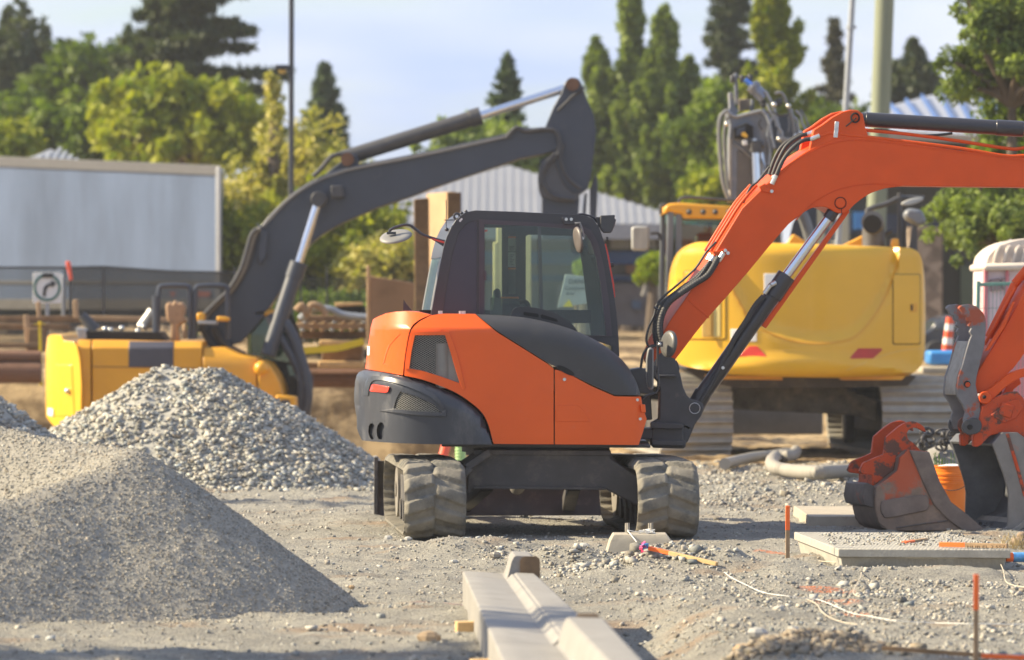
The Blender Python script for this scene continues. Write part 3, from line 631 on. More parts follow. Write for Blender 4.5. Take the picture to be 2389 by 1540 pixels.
for i in range(4): mb.prism(Z1([(1058,285+i*8),(1092-(i%2)*8,285+i*8),(1092-(i%2)*8,288+i*8),(1058,288+i*8)]),YF-.005,YF-.011,YF-.0085)
mb.build('decal_text',m_met,root,smooth=False)
mb=MB(); mb.prism(Z1([(1053,430),(1097,430),(1097,580),(1053,580)]),YF-.005,YF-.008,YF-.002); mb.build('sticker',M('grey decal',(.10,.11,.10),.6),root)
mb=MB(); mb.prism(Z1([(940,602),(1015,604),(1015,712),(940,712)]),DC+.02,DC+.010,DC+.014); mb.build('window_notice',glass('printed clear notice',(.62,.62,.45),.02),root,smooth=False)
mb=MB(); mb.tube([P(x,y,35.9) for x,y in Z1([(1122,632),(1150,628),(1172,648),(1176,700)])],.02); mb.build('armrest',m_dark,root)
# roof fittings
mb=MB(); mb.prism(Z1([(1617,97),(1709,94),(1706,118),(1716,122),(1706,160),(1690,196),(1680,204),(1640,204),(1618,180)]),DC+.1,DC+.02,DC+.20); mb.build('work_light',m_met,root,bev=.006)
mb=MB(); mb.prism(Z1([(1592,108),(1618,106),(1618,175),(1604,160)]),DC+.1,DC+.06,DC+.14); mb.build('light_bracket',m_met,root)
mb=MB(); mb.prism(Z1([(1382,110),(1386,106),(1452,108),(1452,132),(1462,134),(1462,142),(1440,152),(1394,152),(1394,138),(1384,134)]),DC-.03,DC-.035,DC-.005); mb.build('mirror_bracket',m_cab,root,bev=.003)
mb=MB()
for x in(1409,1440): p=P(*Z1([(x,120)])[0],DC-.035); mb.cyl(p,p-Vector((0,.012,0)),.012,n=12)
p=P(*Z1([(1507,237)])[0],DC-.09); mb.cyl(p,p-Vector((0,.02,0)),.013,n=12); mb.build('bolt',m_zinc,root)
mb=MB(); mb.tube([P(x,y,DC-.06) for x,y in Z1([(1462,146),(1492,142),(1506,180),(1518,238)])],.009,smooth=False); mb.build('mirror_arm',m_mir,root)
def disc_mirror(name,cx,cy,rx,ry,ang,D,th=.02,mat=m_mir,matr=m_cab):
    a=R(ang); c=P(cx,cy,D); s=D/F
    # a true round disc of radius R0 turned so that it shows as an ellipse rx x ry
    R0=max(rx,ry)*s; k=min(rx,ry)/max(rx,ry); u=Vector((math.cos(a),0,-math.sin(a))); w=Vector((math.sin(a),0,math.cos(a))); long,short=(u,w) if rx>ry else (w,u)
    nrm=(Vector((0,-1,0))*k+short*math.sqrt(1-k*k)*(1 if rx>ry else -1)).normalized(); v=nrm.cross(long).normalized(); V=[];Fc=[]; n=36
    prof=[(0,.0),(.3,.002),(.7,.001),(.93,-.003),(1.0,-.012),(1.0,-th),(.9,-th-.002),(0,-th-.002)]
    for r_,h_ in prof:
        for i in range(n): t=2*math.pi*i/n; V.append(c+(long*math.cos(t)+v*math.sin(t))*R0*max(r_,.001)+nrm*h_)
    for j in range(len(prof)-1):
        for i in range(n): Fc.append((j*n+i,j*n+(i+1)%n,(j+1)*n+(i+1)%n,(j+1)*n+i))
    b=MB(); b.add(V,Fc); return b.build(name,mat,root,ang=60),c,nrm
(cx,cy),=Z1([(357,216)]); mo,c,nr=disc_mirror('rear_mirror',cx,cy,38,14.5,-10,DC+.1)
mb=MB(); mb.tube([P(x,y,DC+.1) for x,y in Z1([(322,200),(325,186),(360,168),(410,155),(448,158),(485,185),(520,212),(560,228),(660,258)])],.011,n=8); mb.prism(Z1([(550,226),(665,248),(655,290),(600,255)]),DC+.1,DC+.09,DC+.11); mb.box(P(*Z1([(332,205)])[0],DC+.09),(.07,.03,.02)); mb.build('mirror_arm',m_cab,root)
mb=MB(); mb.prism(Z1([(575,235),(660,257),(655,268),(600,250)]),DC+.1,DC+.082,DC+.088); mb.build('red_trim',m_red,root)
(cx,cy),=Z1([(1472,249)]); disc_mirror('side_mirror',cx,cy,8.5,31,-9,DC-.1,mat=M('mirror back brownish',(.11,.095,.09),.45))
mb=MB(); mb.tube([P(x,y,DC+.15) for x,y in Z1([(668,0),(670,60),(669,122),(672,180)])],.003,n=6); mb.tube([P(x,y,DC+.15) for x,y in Z1([(658,125),(725,124)])],.004,n=6,smooth=False); mb.ball(P(*Z1([(672,182)])[0],DC+.15),.015); mb.build('antenna',m_cab,root)
mb=MB(); cxy=[P(*Z1([(735+17*math.cos(t*.5236),102+17*math.sin(t*.5236))])[0],DC+.04) for t in range(13)]; mb.tube(cxy,.009,n=8); mb.build('lifting_eye',m_cab,root)
mb=MB(); mb.prism(Z1([(752,104),(772,118),(756,138),(738,124)]),DC-.002,DC-.005,DC); mb.build('sticker',m_white,root)
mb=MB()
for x,y in Z1([(792,72),(765,82)]): mb.ball(P(x,y,DC+.1),.013)
mb.prism(Z1([(1080,74),(1085,70),(1185,76),(1190,81)]),DC,DC+.2,DC+.5); mb.prism(Z1([(700,168),(760,100),(790,82),(796,88),(765,108),(712,176)]),DC,DC-.006,DC+.02); mb.tube([P(x,y,DC+.08) for x,y in Z1([(1480,90),(1510,88),(1550,98),(1580,110),(1600,140)])],.008); mb.build('roof_fittings',m_cab,root)
# ------------- tracks and undercarriage
YAW=R(4.7); UC=(.18,35.4)
def U(x,y,z): return Vector((UC[0]+x*math.cos(YAW)-y*math.sin(YAW),UC[1]+x*math.sin(YAW)+y*math.cos(YAW),z))
def lugA(s,x,w=.45,p=.185):
    ph=((s+(.5*p if x<0 else 0)+.30*abs(x)+.012*math.sin(9*x+s*2))/p)%1
    f=float(sst(0,.10,ph)*sst(.66,.56,ph)); e=1-.75*float(sst(.84,1,abs(x)/(w/2))); c=1-.45*float(sst(.02,.0,abs(x)))
    wear=.75+.25*math.sin(s*1.7+1.3)
    return .042*f*e*c*wear+.007*float(vn(s*22,x*22))-.010*float(sst(.9,1,abs(x)/(w/2)))
for sx in(-1,1):
    c=U(sx*.853,0,0); t=track_mesh('rubber_track',root,m_trk,(c.x,c.y),YAW,2.86,.565,.45,-.01,lugA,.011,40,.025)
    for yy,nm in ((-1.14,'idler_wheel'),(1.12,'drive_sprocket')):
        mb=MB()
        for dx in (-.11,.11): mb.cyl(U(sx*.853+dx-.03,yy,.275),U(sx*.853+dx+.03,yy,.275),.215,n=36)
        mb.cyl(U(sx*.853-.15,yy,.275),U(sx*.853+.15,yy,.275),.06); mb.build(nm,m_steell,root)
    for k in range(5):
        mb=MB()
        for dx in(-.10,.10): mb.cyl(U(sx*.853+dx-.035,-.75+k*.37,.13),U(sx*.853+dx+.035,-.75+k*.37,.13),.085,n=20)
        mb.cyl(U(sx*.853-.1,-.75+k*.37,.13),U(sx*.853+.1,-.75+k*.37,.13),.04,n=12); mb.build('track_roller',m_frame,root)
    mb=MB(); cc=[U(sx*.853+dx,yy,zz) for dx in(-.12,.12) for yy in(-1.0,.95) for zz in(.15,.40)]
    mb.add(cc,[(0,1,3,2),(4,6,7,5),(0,4,5,1),(2,3,7,6),(0,2,6,4),(1,5,7,3)]); mb.bar(U(sx*.853-.02,-1.28,.34),U(sx*.853-.02,-.9,.34),.22,.05); mb.build('track_frame',m_frame,root,bev=.008)
ucp=[(1108,1052),(1418,1054),(1428,1073),(1470,1100),(1492,1112),(1492,1180),(1478,1176),(1412,1141),(1110,1136),(1096,1150),(1088,1150),(1090,1110)]
mb=MB(); mb.prism(ucp,34.72,34.70,36.0); mb.build('undercarriage_frame',m_frame,root,bev=.012)
mb=MB(); mb.prism([(1104,1049),(1424,1051),(1426,1063),(1104,1061)],34.70,34.68,36.05); mb.prism([(1104,1133),(1414,1137),(1414,1143),(1104,1140)],34.70,34.67,34.9); mb.build('frame_flange',m_frame,root,bev=.004)
mb=MB(); mb.bar(U(-.60,-.62,.50),U(-.42,-.60,.62),.3,.06); mb.bar(U(-.78,-.6,.30),U(-.55,-.6,.50),.4,.05); mb.build('frame_gusset',m_frame,root,bev=.01)
mb=MB()
for i in range(9):
    pass
prof=[(1.83+.10*math.sin(math.pi*t)+.02,.03+.44*t) for t in [i/8 for i in range(9)]]; V=[];Fc=[]
for sx in(-1.1,1.1):
    for (y,z) in prof: V.append(U(sx,y,z))
    for (y,z) in prof[::-1]: V.append(U(sx,y-.035,z))
n=18; Fc=[tuple(range(n)),tuple(range(n,2*n))[::-1]]+[(i,i+n,(i+1)%n+n,(i+1)%n) for i in range(n)]
mb.add(V,Fc)
for sx in(-1.11,1.11): mb.bar(U(sx,1.88,.03),U(sx,1.88,.50),.03,.20,up=(0,1,0))
mb.build('dozer_blade',m_frame,root,bev=.004)
mb=MB()
for sx in(-.42,.42): mb.bar(U(sx*.8,.45,.34),U(sx,1.82,.12),.10,.12)
mb.build('blade_arm',m_frame,root,bev=.01)
mb=MB(); mb.cyl(U(0,.9,.40),U(0,1.7,.26),.06); mb.build('blade_cylinder',m_steell,root)
# ------------- swing bracket
mb=MB()
sp=Zs([(160,560),(175,500),(215,440),(300,440),(385,478),(410,560),(440,640),(468,770),(505,850),(540,888),(640,915),(672,945),(680,990),(655,1060),(590,1150),(520,1320),(498,1345),(496,1380),(470,1398),(160,1392),(140,1360),(150,1140),(225,1100),(232,800),(215,720),(180,680),(165,640)])
mb.prism(sp,35.26,35.24,35.32); mb.prism(sp,35.26,35.58,35.66); mb.prism(Zs([(150,1135),(470,1150),(470,1390),(160,1390),(140,1350)]),35.26,35.2,35.7)
mb.prism(Zs([(225,640),(400,640),(440,760),(470,880),(470,1140),(235,1140)]),35.26,35.28,35.62)
mb.build('swing_bracket',m_met,root,bev=.008)
mb=MB(); mb.prism(Zs([(130,1130),(470,1145),(470,1195),(300,1200),(135,1190)]),35.16,35.16,35.2); mb.prism(Zs([(140,1310),(495,1320),(495,1365),(470,1372),(150,1366)]),35.16,35.14,35.2); mb.prism(Zs([(215,640),(390,640),(400,665),(225,665)]),35.2,35.2,35.26); mb.build('bracket_rib',m_met,root,bev=.006)
mb=MB(); mb.cyl(P(*Zs([(590,985)])[0],35.22),P(*Zs([(590,985)])[0],35.7),.032); mb.build('lower_pin',m_met,root,bev=.003)
mb=MB(); mb.tube([P(*q,35.215) for q in [tuple(a) for a in rot2(*Zs([(588,985)])[0],12.3,12.3,0,20)]+[rot2(*Zs([(588,985)])[0],12.3,12.3,0,20)[0]]],.003,n=6); mb.build('pin_seal',m_zinc,root)
mb=MB(); mb.prism(Zs([(-90,590),(20,570),(80,580),(165,560),(165,840),(20,830),(-90,800)]),35.3,35.25,35.7); mb.prism(Zs([(-60,860),(135,860),(150,1100),(60,1110),(-60,1100)]),35.4,35.35,35.6); mb.prism(Zs([(-60,1200),(150,1190),(150,1300),(-60,1300)]),35.3,35.2,35.7); mb.build('swing_mount',m_met,root,bev=.008)
mb=MB(); mb.prism(Zs([(-90,1352),(135,1358),(132,1392),(-90,1390)]),34.9,34.9,35.6); mb.build('belly_plate',M('blue grey plate',(.10,.105,.13),.4),root,bev=.003)
# ------------- boom
SHB=-.25; YB0,YB1=35.30,35.58; DBm=YB0
boom=Z3([(172,1548),(176,1500),(205,1430),(285,1300),(345,1215),(480,1010),(700,650),(845,505),(900,455)])+cr(Z3([(960,398),(1045,335),(1130,285),(1230,243),(1330,224),(1450,228)]),4)+Z3([(1700,258),(2000,303),(2389,345)])+[(2480,372),(2560,398),(2620,420),(2640,440),(2620,462),(2560,452),(2480,440)]+Z3([(2389,522),(2000,519),(1670,515)])+cr(Z3([(1560,530),(1480,556),(1420,592),(1370,632),(1340,664)]),3)+cr(Z3([(1318,676),(1288,680),(1250,668),(1222,650),(1180,640),(1120,648),(1060,682),(980,745)]),3)+Z3([(860,882),(730,1040),(600,1190),(490,1312),(420,1400),(345,1500),(310,1545)])+cr(Z3([(280,1588),(235,1606),(195,1592),(172,1560)]),3)
def bprism(name,polys,y0,y1,mat,bev=.006,D=None,sh=SHB,smooth=True):
    mb=MB()
    for q in polys: mb.prism(q,D or y0,y0,y1)
    return shx(mb.build(name,mat,root,bev=bev,smooth=smooth),YB0,sh)
bprism('boom',[boom],YB0,YB1,m_orb)
ear=Z3([(1100,330),(1130,180),(1180,150),(1240,105),(1300,72),(1350,60),(1395,62),(1425,85),(1434,125),(1440,165),(1470,250),(1400,300)])
bprism('cylinder_lug',[ear],YB0+.004,YB0+.045,m_orb); bprism('cylinder_lug',[Z3([(1100,330),(1130,180),(1180,150),(1240,105),(1300,72),(1350,60),(1395,62),(1425,85),(1434,125),(1440,165),(1470,250),(1400,300)])],YB1-.05,YB1-.01,m_orb,D=YB0)
bprism('weld_seam',[path_strip(cr(Z3([(1020,720),(1120,620),(1250,545),(1380,512),(1520,502),(1670,512)]),4),1.6)],YB0-.006,YB0+.01,m_orb,bev=.002,D=YB0)
bprism('weld_seam',[path_strip(cr(Z3([(905,475),(1040,350),(1230,262),(1400,240),(1700,272),(2389,362)]),4),1.5)],YB0-.005,YB0+.01,m_orb,bev=.002,D=YB0)
bprism('stiffener',[Z3([(372,1200),(500,1310),(505,1300),(385,1188)])],YB0-.006,YB0+.01,m_orb,bev=.003,D=YB0)
mb=MB(); c=P(*Z3([(1290,618)])[0],YB0); mb.cyl(c-Vector((0,.018,0)),c,.037,n=28); mb.build('boom_pin',m_orb,root,bev=.004)
mb=MB(); mb.tube([c+Vector((.043*math.cos(t*.2618),-.003,.043*math.sin(t*.2618))) for t in range(25)],.003,n=6); mb.tube([P(*q,YB0-.003) for q in Z3([(1296,648),(1298,690)])],.0025,n=6,smooth=False); mb.build('grease_ring',m_dark,root)
mb=MB(); c=P(*Z3([(1378,108)])[0],YB0); mb.tube([c+Vector((.030*math.cos(t*.2618),-.005,.034*math.sin(t*.2618))) for t in range(25)],.007,n=6); mb.tube([P(*q,YB0-.02) for q in Z3([(1385,108),(1322,160)])],.006,n=6,smooth=False); mb.build('pin_keeper',m_dark,root)
mb=MB(); c=P(*Z4([(230,345)])[0],YB0); mb.cyl(c-Vector((0,.03,0)),c,.062,n=28); mb.build('foot_boss',m_orb,root,bev=.006)
mb=MB(); mb.cyl(c-Vector((0,.036,0)),c-Vector((0,.028,0)),.040,n=28); mb.build('foot_pin',m_met,root,bev=.004)
# arm cylinder on top of the boom
def cylpart(name,a,b,D,r,mat,n=24): mb=MB(); mb.cyl(P(*a,D),P(*b,D),r,n=n); return mb.build(name,mat,root,bev=.004)
YA=YB0+.10
p0,p1,p2,p3=Z3([(1440,118),(1480,121),(2330,172),(2385,176)])
cylpart('arm_cylinder',p0,p3,YA,.056,m_cab); cylpart('cylinder_gland',Z3([(2220,166)])[0],p3,YA,.061,m_cab); cylpart('cylinder_end',Z3([(1385,114)])[0],p1,YA,.050,m_cab); cylpart('arm_rod',p3,(2655,395),YA,.033,m_chr)
mb=MB(); mb.tube([P(x,y,YA-.03) for x,y in Z3([(1490,178),(1600,190),(1700,208),(1800,214),(1900,208),(1960,200)])],.010); mb.build('hydraulic_hose',m_rub,root)
# boom cylinder
YC=35.36
a=Zs([(590,985)])[0]; b1,b2=Z3([(968,1050),(880,1180)]); rod=Z3([(1240,680)])[0]
cylpart('boom_cylinder',Zs([(645,880)])[0],b1,YC,.062,m_cab); cylpart('cylinder_gland',b2,b1,YC,.072,m_cab); cylpart('boom_rod',b1,rod,YC,.036,m_chr); cylpart('cylinder_foot',a,Zs([(680,820)])[0],YC,.068,m_cab); cylpart('rod_eye',Z3([(1215,715)])[0],Z3([(1255,655)])[0],YC,.046,m_cab)
bprism('rod_guard',[Z3([(818,1352),(845,1368),(1345,670),(1330,655),(1310,668),(826,1340)])],YC+.0,YC+.11,m_orb,bev=.004,D=YC,sh=0)
mb=MB(); q=Z3([(835,1160),(870,1110),(900,1095)]); mb.cyl(P(*q[0],YC-.08),P(*q[1],YC-.08),.017,n=8); mb.cyl(P(*q[1],YC-.08),P(*q[2],YC-.06),.020,n=8); mb.build('hose_fitting',m_zinc,root)
mb=MB(); mb.tube([P(x,y,YC-.085) for x,y in Z3([(830,1175),(780,1230),(720,1330),(660,1420),(620,1500)])]+[P(x,y,YC-.085) for x,y in Zs([(880,480),(830,600),(760,740),(690,850),(600,1000),(545,1090),(510,1165)])],.020,n=10,seg=8,rib=.05,ribp=.018); mb.build('hydraulic_hose',m_rub,root)
mb=MB()
for x,y in Zs([(876,570)]): p=P(x,y,YC-.09); mb.cyl(p,p-Vector((0,.02,0)),.014,n=6)
mb.prism(Zs([(480,1150),(545,1185),(530,1205),(470,1172)]),YC-.12,YC-.12,YC-.06); mb.build('hose_clamp',m_zinc,root,bev=.002)
# hydraulic pipes along the boom
def btube(name,pts,y,r,mat,rib=0,seg=5,dx=True,ribp=.02):
    mb=MB(); mb.tube([P(x,yy,y)+Vector((SHB*(y-YB0) if dx else 0,0,0)) for x,yy in pts],r,n=10,seg=seg,rib=rib,ribp=ribp); return mb.build(name,mat,root)
for k,(yy,o) in enumerate(((35.33,0),(35.42,0),(35.51,0))):
    btube('boom_pipe',Z3([(520,905),(610,760),(700,620),(795,510)]),yy,.0135,m_orb)
btube('boom_pipe',Z3([(1180,215),(1230,200),(1290,205),(1600,240),(2000,290),(2270,335),(2389,335)])+[(2480,360),(2560,385)],35.31,.0135,m_orb)
btube('boom_pipe',Z3([(1175,180),(1230,165),(1270,155),(1420,178),(1700,205),(2000,245),(2290,290),(2389,290)])+[(2480,330),(2560,360)],35.36,.0135,m_orb)
for a,b_,c_ in ((1240,130,186),(1236,178,228)):
    bprism('pipe_clamp',[Z3([(a+16,b_),(a+40,b_+2),(a+36,c_),(a+10,c_-2)])],YB0-.03,YB0-.018,m_zinc,bev=.003,D=YB0,sh=0)
for k in range(3):
    y=35.29+.07*k; dx=-8*k
    btube('hydraulic_hose',Z3([(1110+dx,235-30*(k>0)+0*k),(1060,245-28*(k>0)),(990+dx,300-28*(k>0)),(940+dx,370-10*k),(905+dx,450)]),y,.0165,m_rub)
    q=Z3([(1165+dx,215-30*(k>0)),(1108+dx,238-30*(k>0)),(905+dx,452),(880+dx,505)])
    mb=MB(); mb.cyl(P(*q[0],y),P(*q[1],y),.018,n=8); mb.cyl(P(*q[2],y),P(*q[3],y),.018,n=8); mb.build('hose_fitting',m_zinc,root)
for (x,y) in ((878,548),(600,902),(616,918)):
    p=P(*Z3([(x,y)])[0],YB0-.002); mb=MB(); mb.cyl(p,p-Vector((0,.025,0)),.014,n=6); mb.build('bolt',m_zinc,root)
bprism('pipe_block',[Z3([(800,520),(838,500),(845,530),(872,535),(868,560),(815,545)]),Z3([(520,905),(560,905),(600,890),(625,915),(600,935),(540,935)])],YB0-.015,YB0+.02,m_orb,bev=.004,D=YB0,sh=0)
for k,(q,r_) in enumerate(((Z3([(562,940),(500,1045),(420,1100),(330,1160),(262,1215),(222,1290),(210,1370),(222,1440),(240,1490)]),.024),(Z3([(515,965),(450,1060),(370,1120),(290,1170),(225,1230),(192,1310),(190,1400),(215,1480)]),.020),(Z3([(505,975),(430,1060),(350,1120),(270,1180),(205,1240),(180,1330),(178,1420),(200,1500)]),.017))):
    btube('corrugated_hose',q,35.24+.05*k,r_,m_rub,rib=.05,dx=False,ribp=.02)
btube('thin_hose',Z3([(545,850),(490,910),(430,1000),(380,1050),(300,1120),(230,1180),(190,1230),(175,1290),(140,1370),(128,1440),(150,1480),(200,1465)]),35.27,.009,m_rub,dx=False)
btube('thin_hose',Z3([(870,400),(800,490),(760,520),(730,580),(715,620)]),35.33,.009,m_rub)
btube('thin_hose',Zs([(215,340),(130,350),(60,430),(35,560),(20,620)]),35.3,.010,m_rub,dx=False)
btube('thin_hose',Zs([(385,500),(410,560),(410,640)]),35.5,.014,m_rub,dx=False)
mb=MB(); q=Z3([(590,918),(560,965),(530,938),(508,975),(515,925),(495,960)])
for i in(0,2,4): mb.cyl(P(*q[i],35.25+.03*i),P(*q[i+1],35.24+.03*i),.019,n=8)
mb.build('hose_fitting',m_zinc,root)
btube('cable_tie',Z3([(172,1240),(190,1252),(205,1262)]),35.2,.008,m_cab,dx=False)
# mirrors on the nose
(cx,cy),=Zs([(300,322)]); disc_mirror('nose_mirror',cx,cy,15.5,31.5,8,34.95,th=.03,mat=M('dark mirror back',(.09,.088,.085),.4))
mb=MB(); mb.tube([P(x,y,34.93) for x,y in Zs([(50,890),(100,855),(180,830),(208,790),(215,700),(205,600),(208,420),(210,305)])],.011,n=8,seg=5); mb.prism(Zs([(200,300),(262,300),(262,355),(200,355)]),34.9,34.88,34.94); mb.prism(Zs([(135,540),(195,550),(195,600),(135,600)]),34.9,34.88,34.93); mb.build('mirror_arm',m_cab,root,bev=.003)
p=P(*Zs([(228,328)])[0],34.88); mb=MB(); mb.ball(p,.014); mb.build('bolt',m_zinc,root)
mb=MB(); q=Zs([(105,370),(130,360),(158,365),(165,385),(166,500),(164,780),(150,798),(125,795),(98,770),(84,650),(86,480)]); mb.prism(q,34.87,34.84,34.89); mb.build('tall_mirror',m_mir,root,bev=.012)
mb=MB(); q=Zs([(112,385),(128,378),(150,382),(152,500),(150,770),(128,778),(108,760),(96,650),(98,480)]); mb.prism(q,34.87,34.834,34.845); mb.build('mirror_face',m_blk,root,bev=.004)
# ------------- dipper arm, thumb and bucket at the right edge
SHK=-.30; YK=35.12
def kp(name,polys,y0,y1,mat,bev=.006,D=None,sh=SHK):
    mb=MB()
    for q in polys: mb.prism(q,D or y0,y0,y1)
    return shx(mb.build(name,mat,root,bev=bev),YK,sh)
armp=Zt([(1545,1092),(1600,940),(1890,470),(2089,115)])+[(2480,545),(2570,405),(2620,385),(2665,385),(2680,410),(2660,470),(2600,560)]+Zt([(2200,620),(2089,790),(2000,905),(1860,1040),(1700,1190),(1590,1190)])
kp('dipper_arm',[armp],35.18,35.42,m_orb)
c0,c1,c2=Zt([(1670,640),(1775,420),(1985,-40)])
def kcyl(name,a,b,D,r,mat,x=0): mb=MB(); mb.cyl(P(*a,D)+Vector((x,0,0)),P(*b,D)+Vector((x,0,0)),r,n=20); return mb.build(name,mat,root,bev=.003)
kcyl('bucket_cylinder',Zt([(1690,560)])[0],Zt([(1985,-40)])[0],35.32,.030,m_orb); kcyl('bucket_cylinder',Zt([(1650,640)])[0],Zt([(1990,0)])[0],35.22,.012,m_orb); kcyl('bucket_cylinder',Zt([(1985,-40)])[0],(2500,500),35.32,.034,m_orb)
kp('arm_ledge',[Zt([(1640,720),(1700,700),(1880,440),(1990,160),(1960,160),(1850,400)])],35.14,35.2,m_orb,D=35.14,sh=0)
lk=cr(Zt([(1640,1180),(1750,1110),(1880,1000),(2000,935),(2100,905),(2220,880)]),3)+Zt([(2230,960)])+cr(Zt([(2100,1000),(2010,1035),(1900,1110),(1800,1200),(1730,1270),(1680,1320)]),3)+Zt([(1620,1290)])
kp('bucket_link',[lk],35.12,35.17,m_orb); kp('bucket_link',[Zt([(1860,1310),(1930,1200),(2000,1060),(2120,1010),(2140,1080),(2060,1140),(2010,1240),(1960,1340)])],35.30,35.36,m_orb)
def boss(D,x,y,r,mat,h=.04,nm='pin_boss',Z=Zt):
    c=P(*Z([(x,y)])[0],D); mb=MB(); mb.cyl(c-Vector((0,h,0)),c+Vector((0,.02,0)),r,n=28); return mb.build(nm,mat,root,bev=.006)
boss(35.12,1650,1235,.048,m_orb); boss(35.07,1645,1228,.014,m_dark,.012,'pin')
thumb=Zt([(1355,235),(1372,212),(1400,196),(1480,188),(1560,212),(1635,285),(1662,355),(1668,420),(1662,520),(1650,650),(1612,800),(1562,1000),(1550,1085),(1572,1200),(1600,1300),(1612,1420),(1600,1500),(1560,1600),(1440,1600),(1415,1480),(1438,1400),(1400,1310),(1340,1215),(1335,1150),(1352,1000),(1402,860),(1425,770),(1450,680),(1478,592),(1502,540),(1476,500),(1502,455),(1462,430),(1490,388),(1446,370),(1440,322),(1396,306),(1384,266)])
m_th=M('worn grey thumb steel',(.17,.165,.17),.55,metal=.2,var=.2,vs=6,dirt=((.40,.085,.035),.55,2.6,.9,.05),bump=.001,bs=60)
kp('thumb_plate',[thumb],35.12,35.15,m_th); kp('thumb_plate',[thumb],35.36,35.39,m_th,D=35.12)
kp('thumb_spine',[Zt([(1480,600),(1560,610),(1600,800),(1520,1010),(1480,1180),(1342,1210),(1338,1150),(1355,1000),(1405,860),(1428,770),(1452,680)])],35.15,35.36,m_steell,D=35.12)
for k,(x,y) in enumerate(((1470,1545),)):
    for j,(yy,r_,m_) in enumerate(((35.08,.062,m_met),(35.22,.066,m_orw),(35.40,.066,m_met))):
        c=P(*Zt([(1500,1550)])[0],35.12)+Vector((SHK*(yy-YK),yy-35.12,0)); mb=MB(); mb.cyl(c-Vector((0,.02,0)),c+Vector((0,.02,0)),r_,n=28); mb.build('hinge_boss',m_,root,bev=.006)
boss(35.05,1455,1080,.02,m_dark,.0,'pin_hole') if False else None
mb=MB(); c=P(*Zt([(1452,1085)])[0],35.118); mb.cyl(c-Vector((0,.003,0)),c,.026,n=24); mb.build('pin_hole',m_dark,root)
mb=MB(); c=P(*Zt([(1460,1090)])[0],35.115); mb.cyl(c-Vector((0,.004,0)),c,.018,n=24); mb.build('pin_hole_rim',m_orw,root)
earp=Zb([(1392,350),(1385,250),(1420,185),(1455,60),(1480,-60),(1600,-140),(1740,-205),(1840,-215),(1900,-150),(1960,-40),(2050,150),(2060,360),(1960,300),(1840,212),(1680,212),(1560,240),(1470,335),(1430,356)])
kp('bucket_ear',[earp],35.10,35.14,m_orw); kp('bucket_ear',[earp],35.34,35.38,m_orw,D=35.10)
kp('ear_plate',[Zb([(1560,30),(1750,-120),(1850,-140),(1900,-40),(1820,60),(1700,110)])],35.085,35.11,m_orw)
mb=MB(); c=P(*Zb([(1735,-20)])[0],35.08); mb.box(c,(.10,.02,.10),ry=.3); mb.build('square_boss',m_orw,root,bev=.012)
boss(35.09,1355,150,.058,m_met,.03,'bucket_pin',Zb); boss(35.06,1360,152,.02,m_dark,.012,'pin',Zb)
bprof=Zb([(1585,325),(1640,262),(1690,205),(1840,205),(1990,320),(2110,500),(2170,720),(2150,930),(2060,1080),(1915,1150),(1790,1195),(1650,1238)])
def shell(name,prof,D,y0,y1,t,mat,parent,sh,cl=False):
    V=[];Fc=[]; pr=[P(x,y,D) for x,y in prof]; n=len(pr); c=sum(pr,Vector())/n
    for yy in(y0,y1):
        for s_ in(0,1):
            for p in pr:
                d=(c-p); d.y=0; d.normalize(); V.append(Vector((p.x+d.x*t*s_+sh*(yy-y0),yy,p.z+d.z*t*s_)))
    for i in range(n-1):
        Fc+= [(i,i+1,2*n+i+1,2*n+i),(n+i,3*n+i,3*n+i+1,n+i+1),(i,n+i,n+i+1,i+1),(2*n+i,2*n+i+1,3*n+i+1,3*n+i)]
    Fc+= [(0,2*n,3*n,n),(n-1,2*n-1,4*n-1,3*n-1)]
    mb=MB(); mb.add(V,Fc); return mb.build(name,mat,parent)
m_bin=M('bucket inside steel',(.10,.105,.115),.5,metal=.3,var=.3,vs=6,bump=.001,bs=40)
shell('bucket_shell',bprof,35.05,35.06,35.74,.022,m_bin,root,-.36)
bsp=bprof[:]+Zb([(1742,1168),(1752,860),(1735,760),(1700,640),(1640,480)])
def bk(name,polys,y0,y1,mat,bev=.005,D=35.05): 
    mb=MB()
    for q in polys: mb.prism(q,D,y0,y1)
    return shx(mb.build(name,mat,root,bev=bev),35.06,-.36)
bk('bucket_side',[bsp],35.04,35.065,M('scraped grey bucket side',(.19,.175,.16),.6,var=.2,vs=6,dirt=((.40,.09,.035),.60,3,.7,.1),bump=.001,bs=60)); bk('bucket_side',[bprof[:]+Zb([(1742,1168),(1752,860),(1735,760),(1700,640),(1640,480)])],35.735,35.76,m_bin)
bk('cutting_lip',[Zb([(1560,1222),(1650,1238),(1790,1192),(1915,1095),(1915,1165),(1790,1245),(1740,1255),(1640,1245)])],35.02,35.78,m_steell)
bk('lip_bolt',[Zb([(1610+0*k,1160),(1640,1160),(1640,1180),(1610,1180)]) for k in range(1)],35.2,35.24,m_met,bev=.003)
mb=MB()
for k in range(6):
    yy=35.22+.09*k; p=P(*Zb([(1655,1195)])[0],35.05); p=Vector((p.x-.36*(yy-35.06)+.02,yy,p.z+.012)); mb.cyl(p,p+Vector((0,0,.022)),.014,n=6)
mb.build('lip_bolt',m_met,root)
bk('side_seam',[path_strip(Zb([(1745,215),(1800,400),(1870,640),(1930,860)]),7)],35.03,35.045,m_orw,bev=.002)

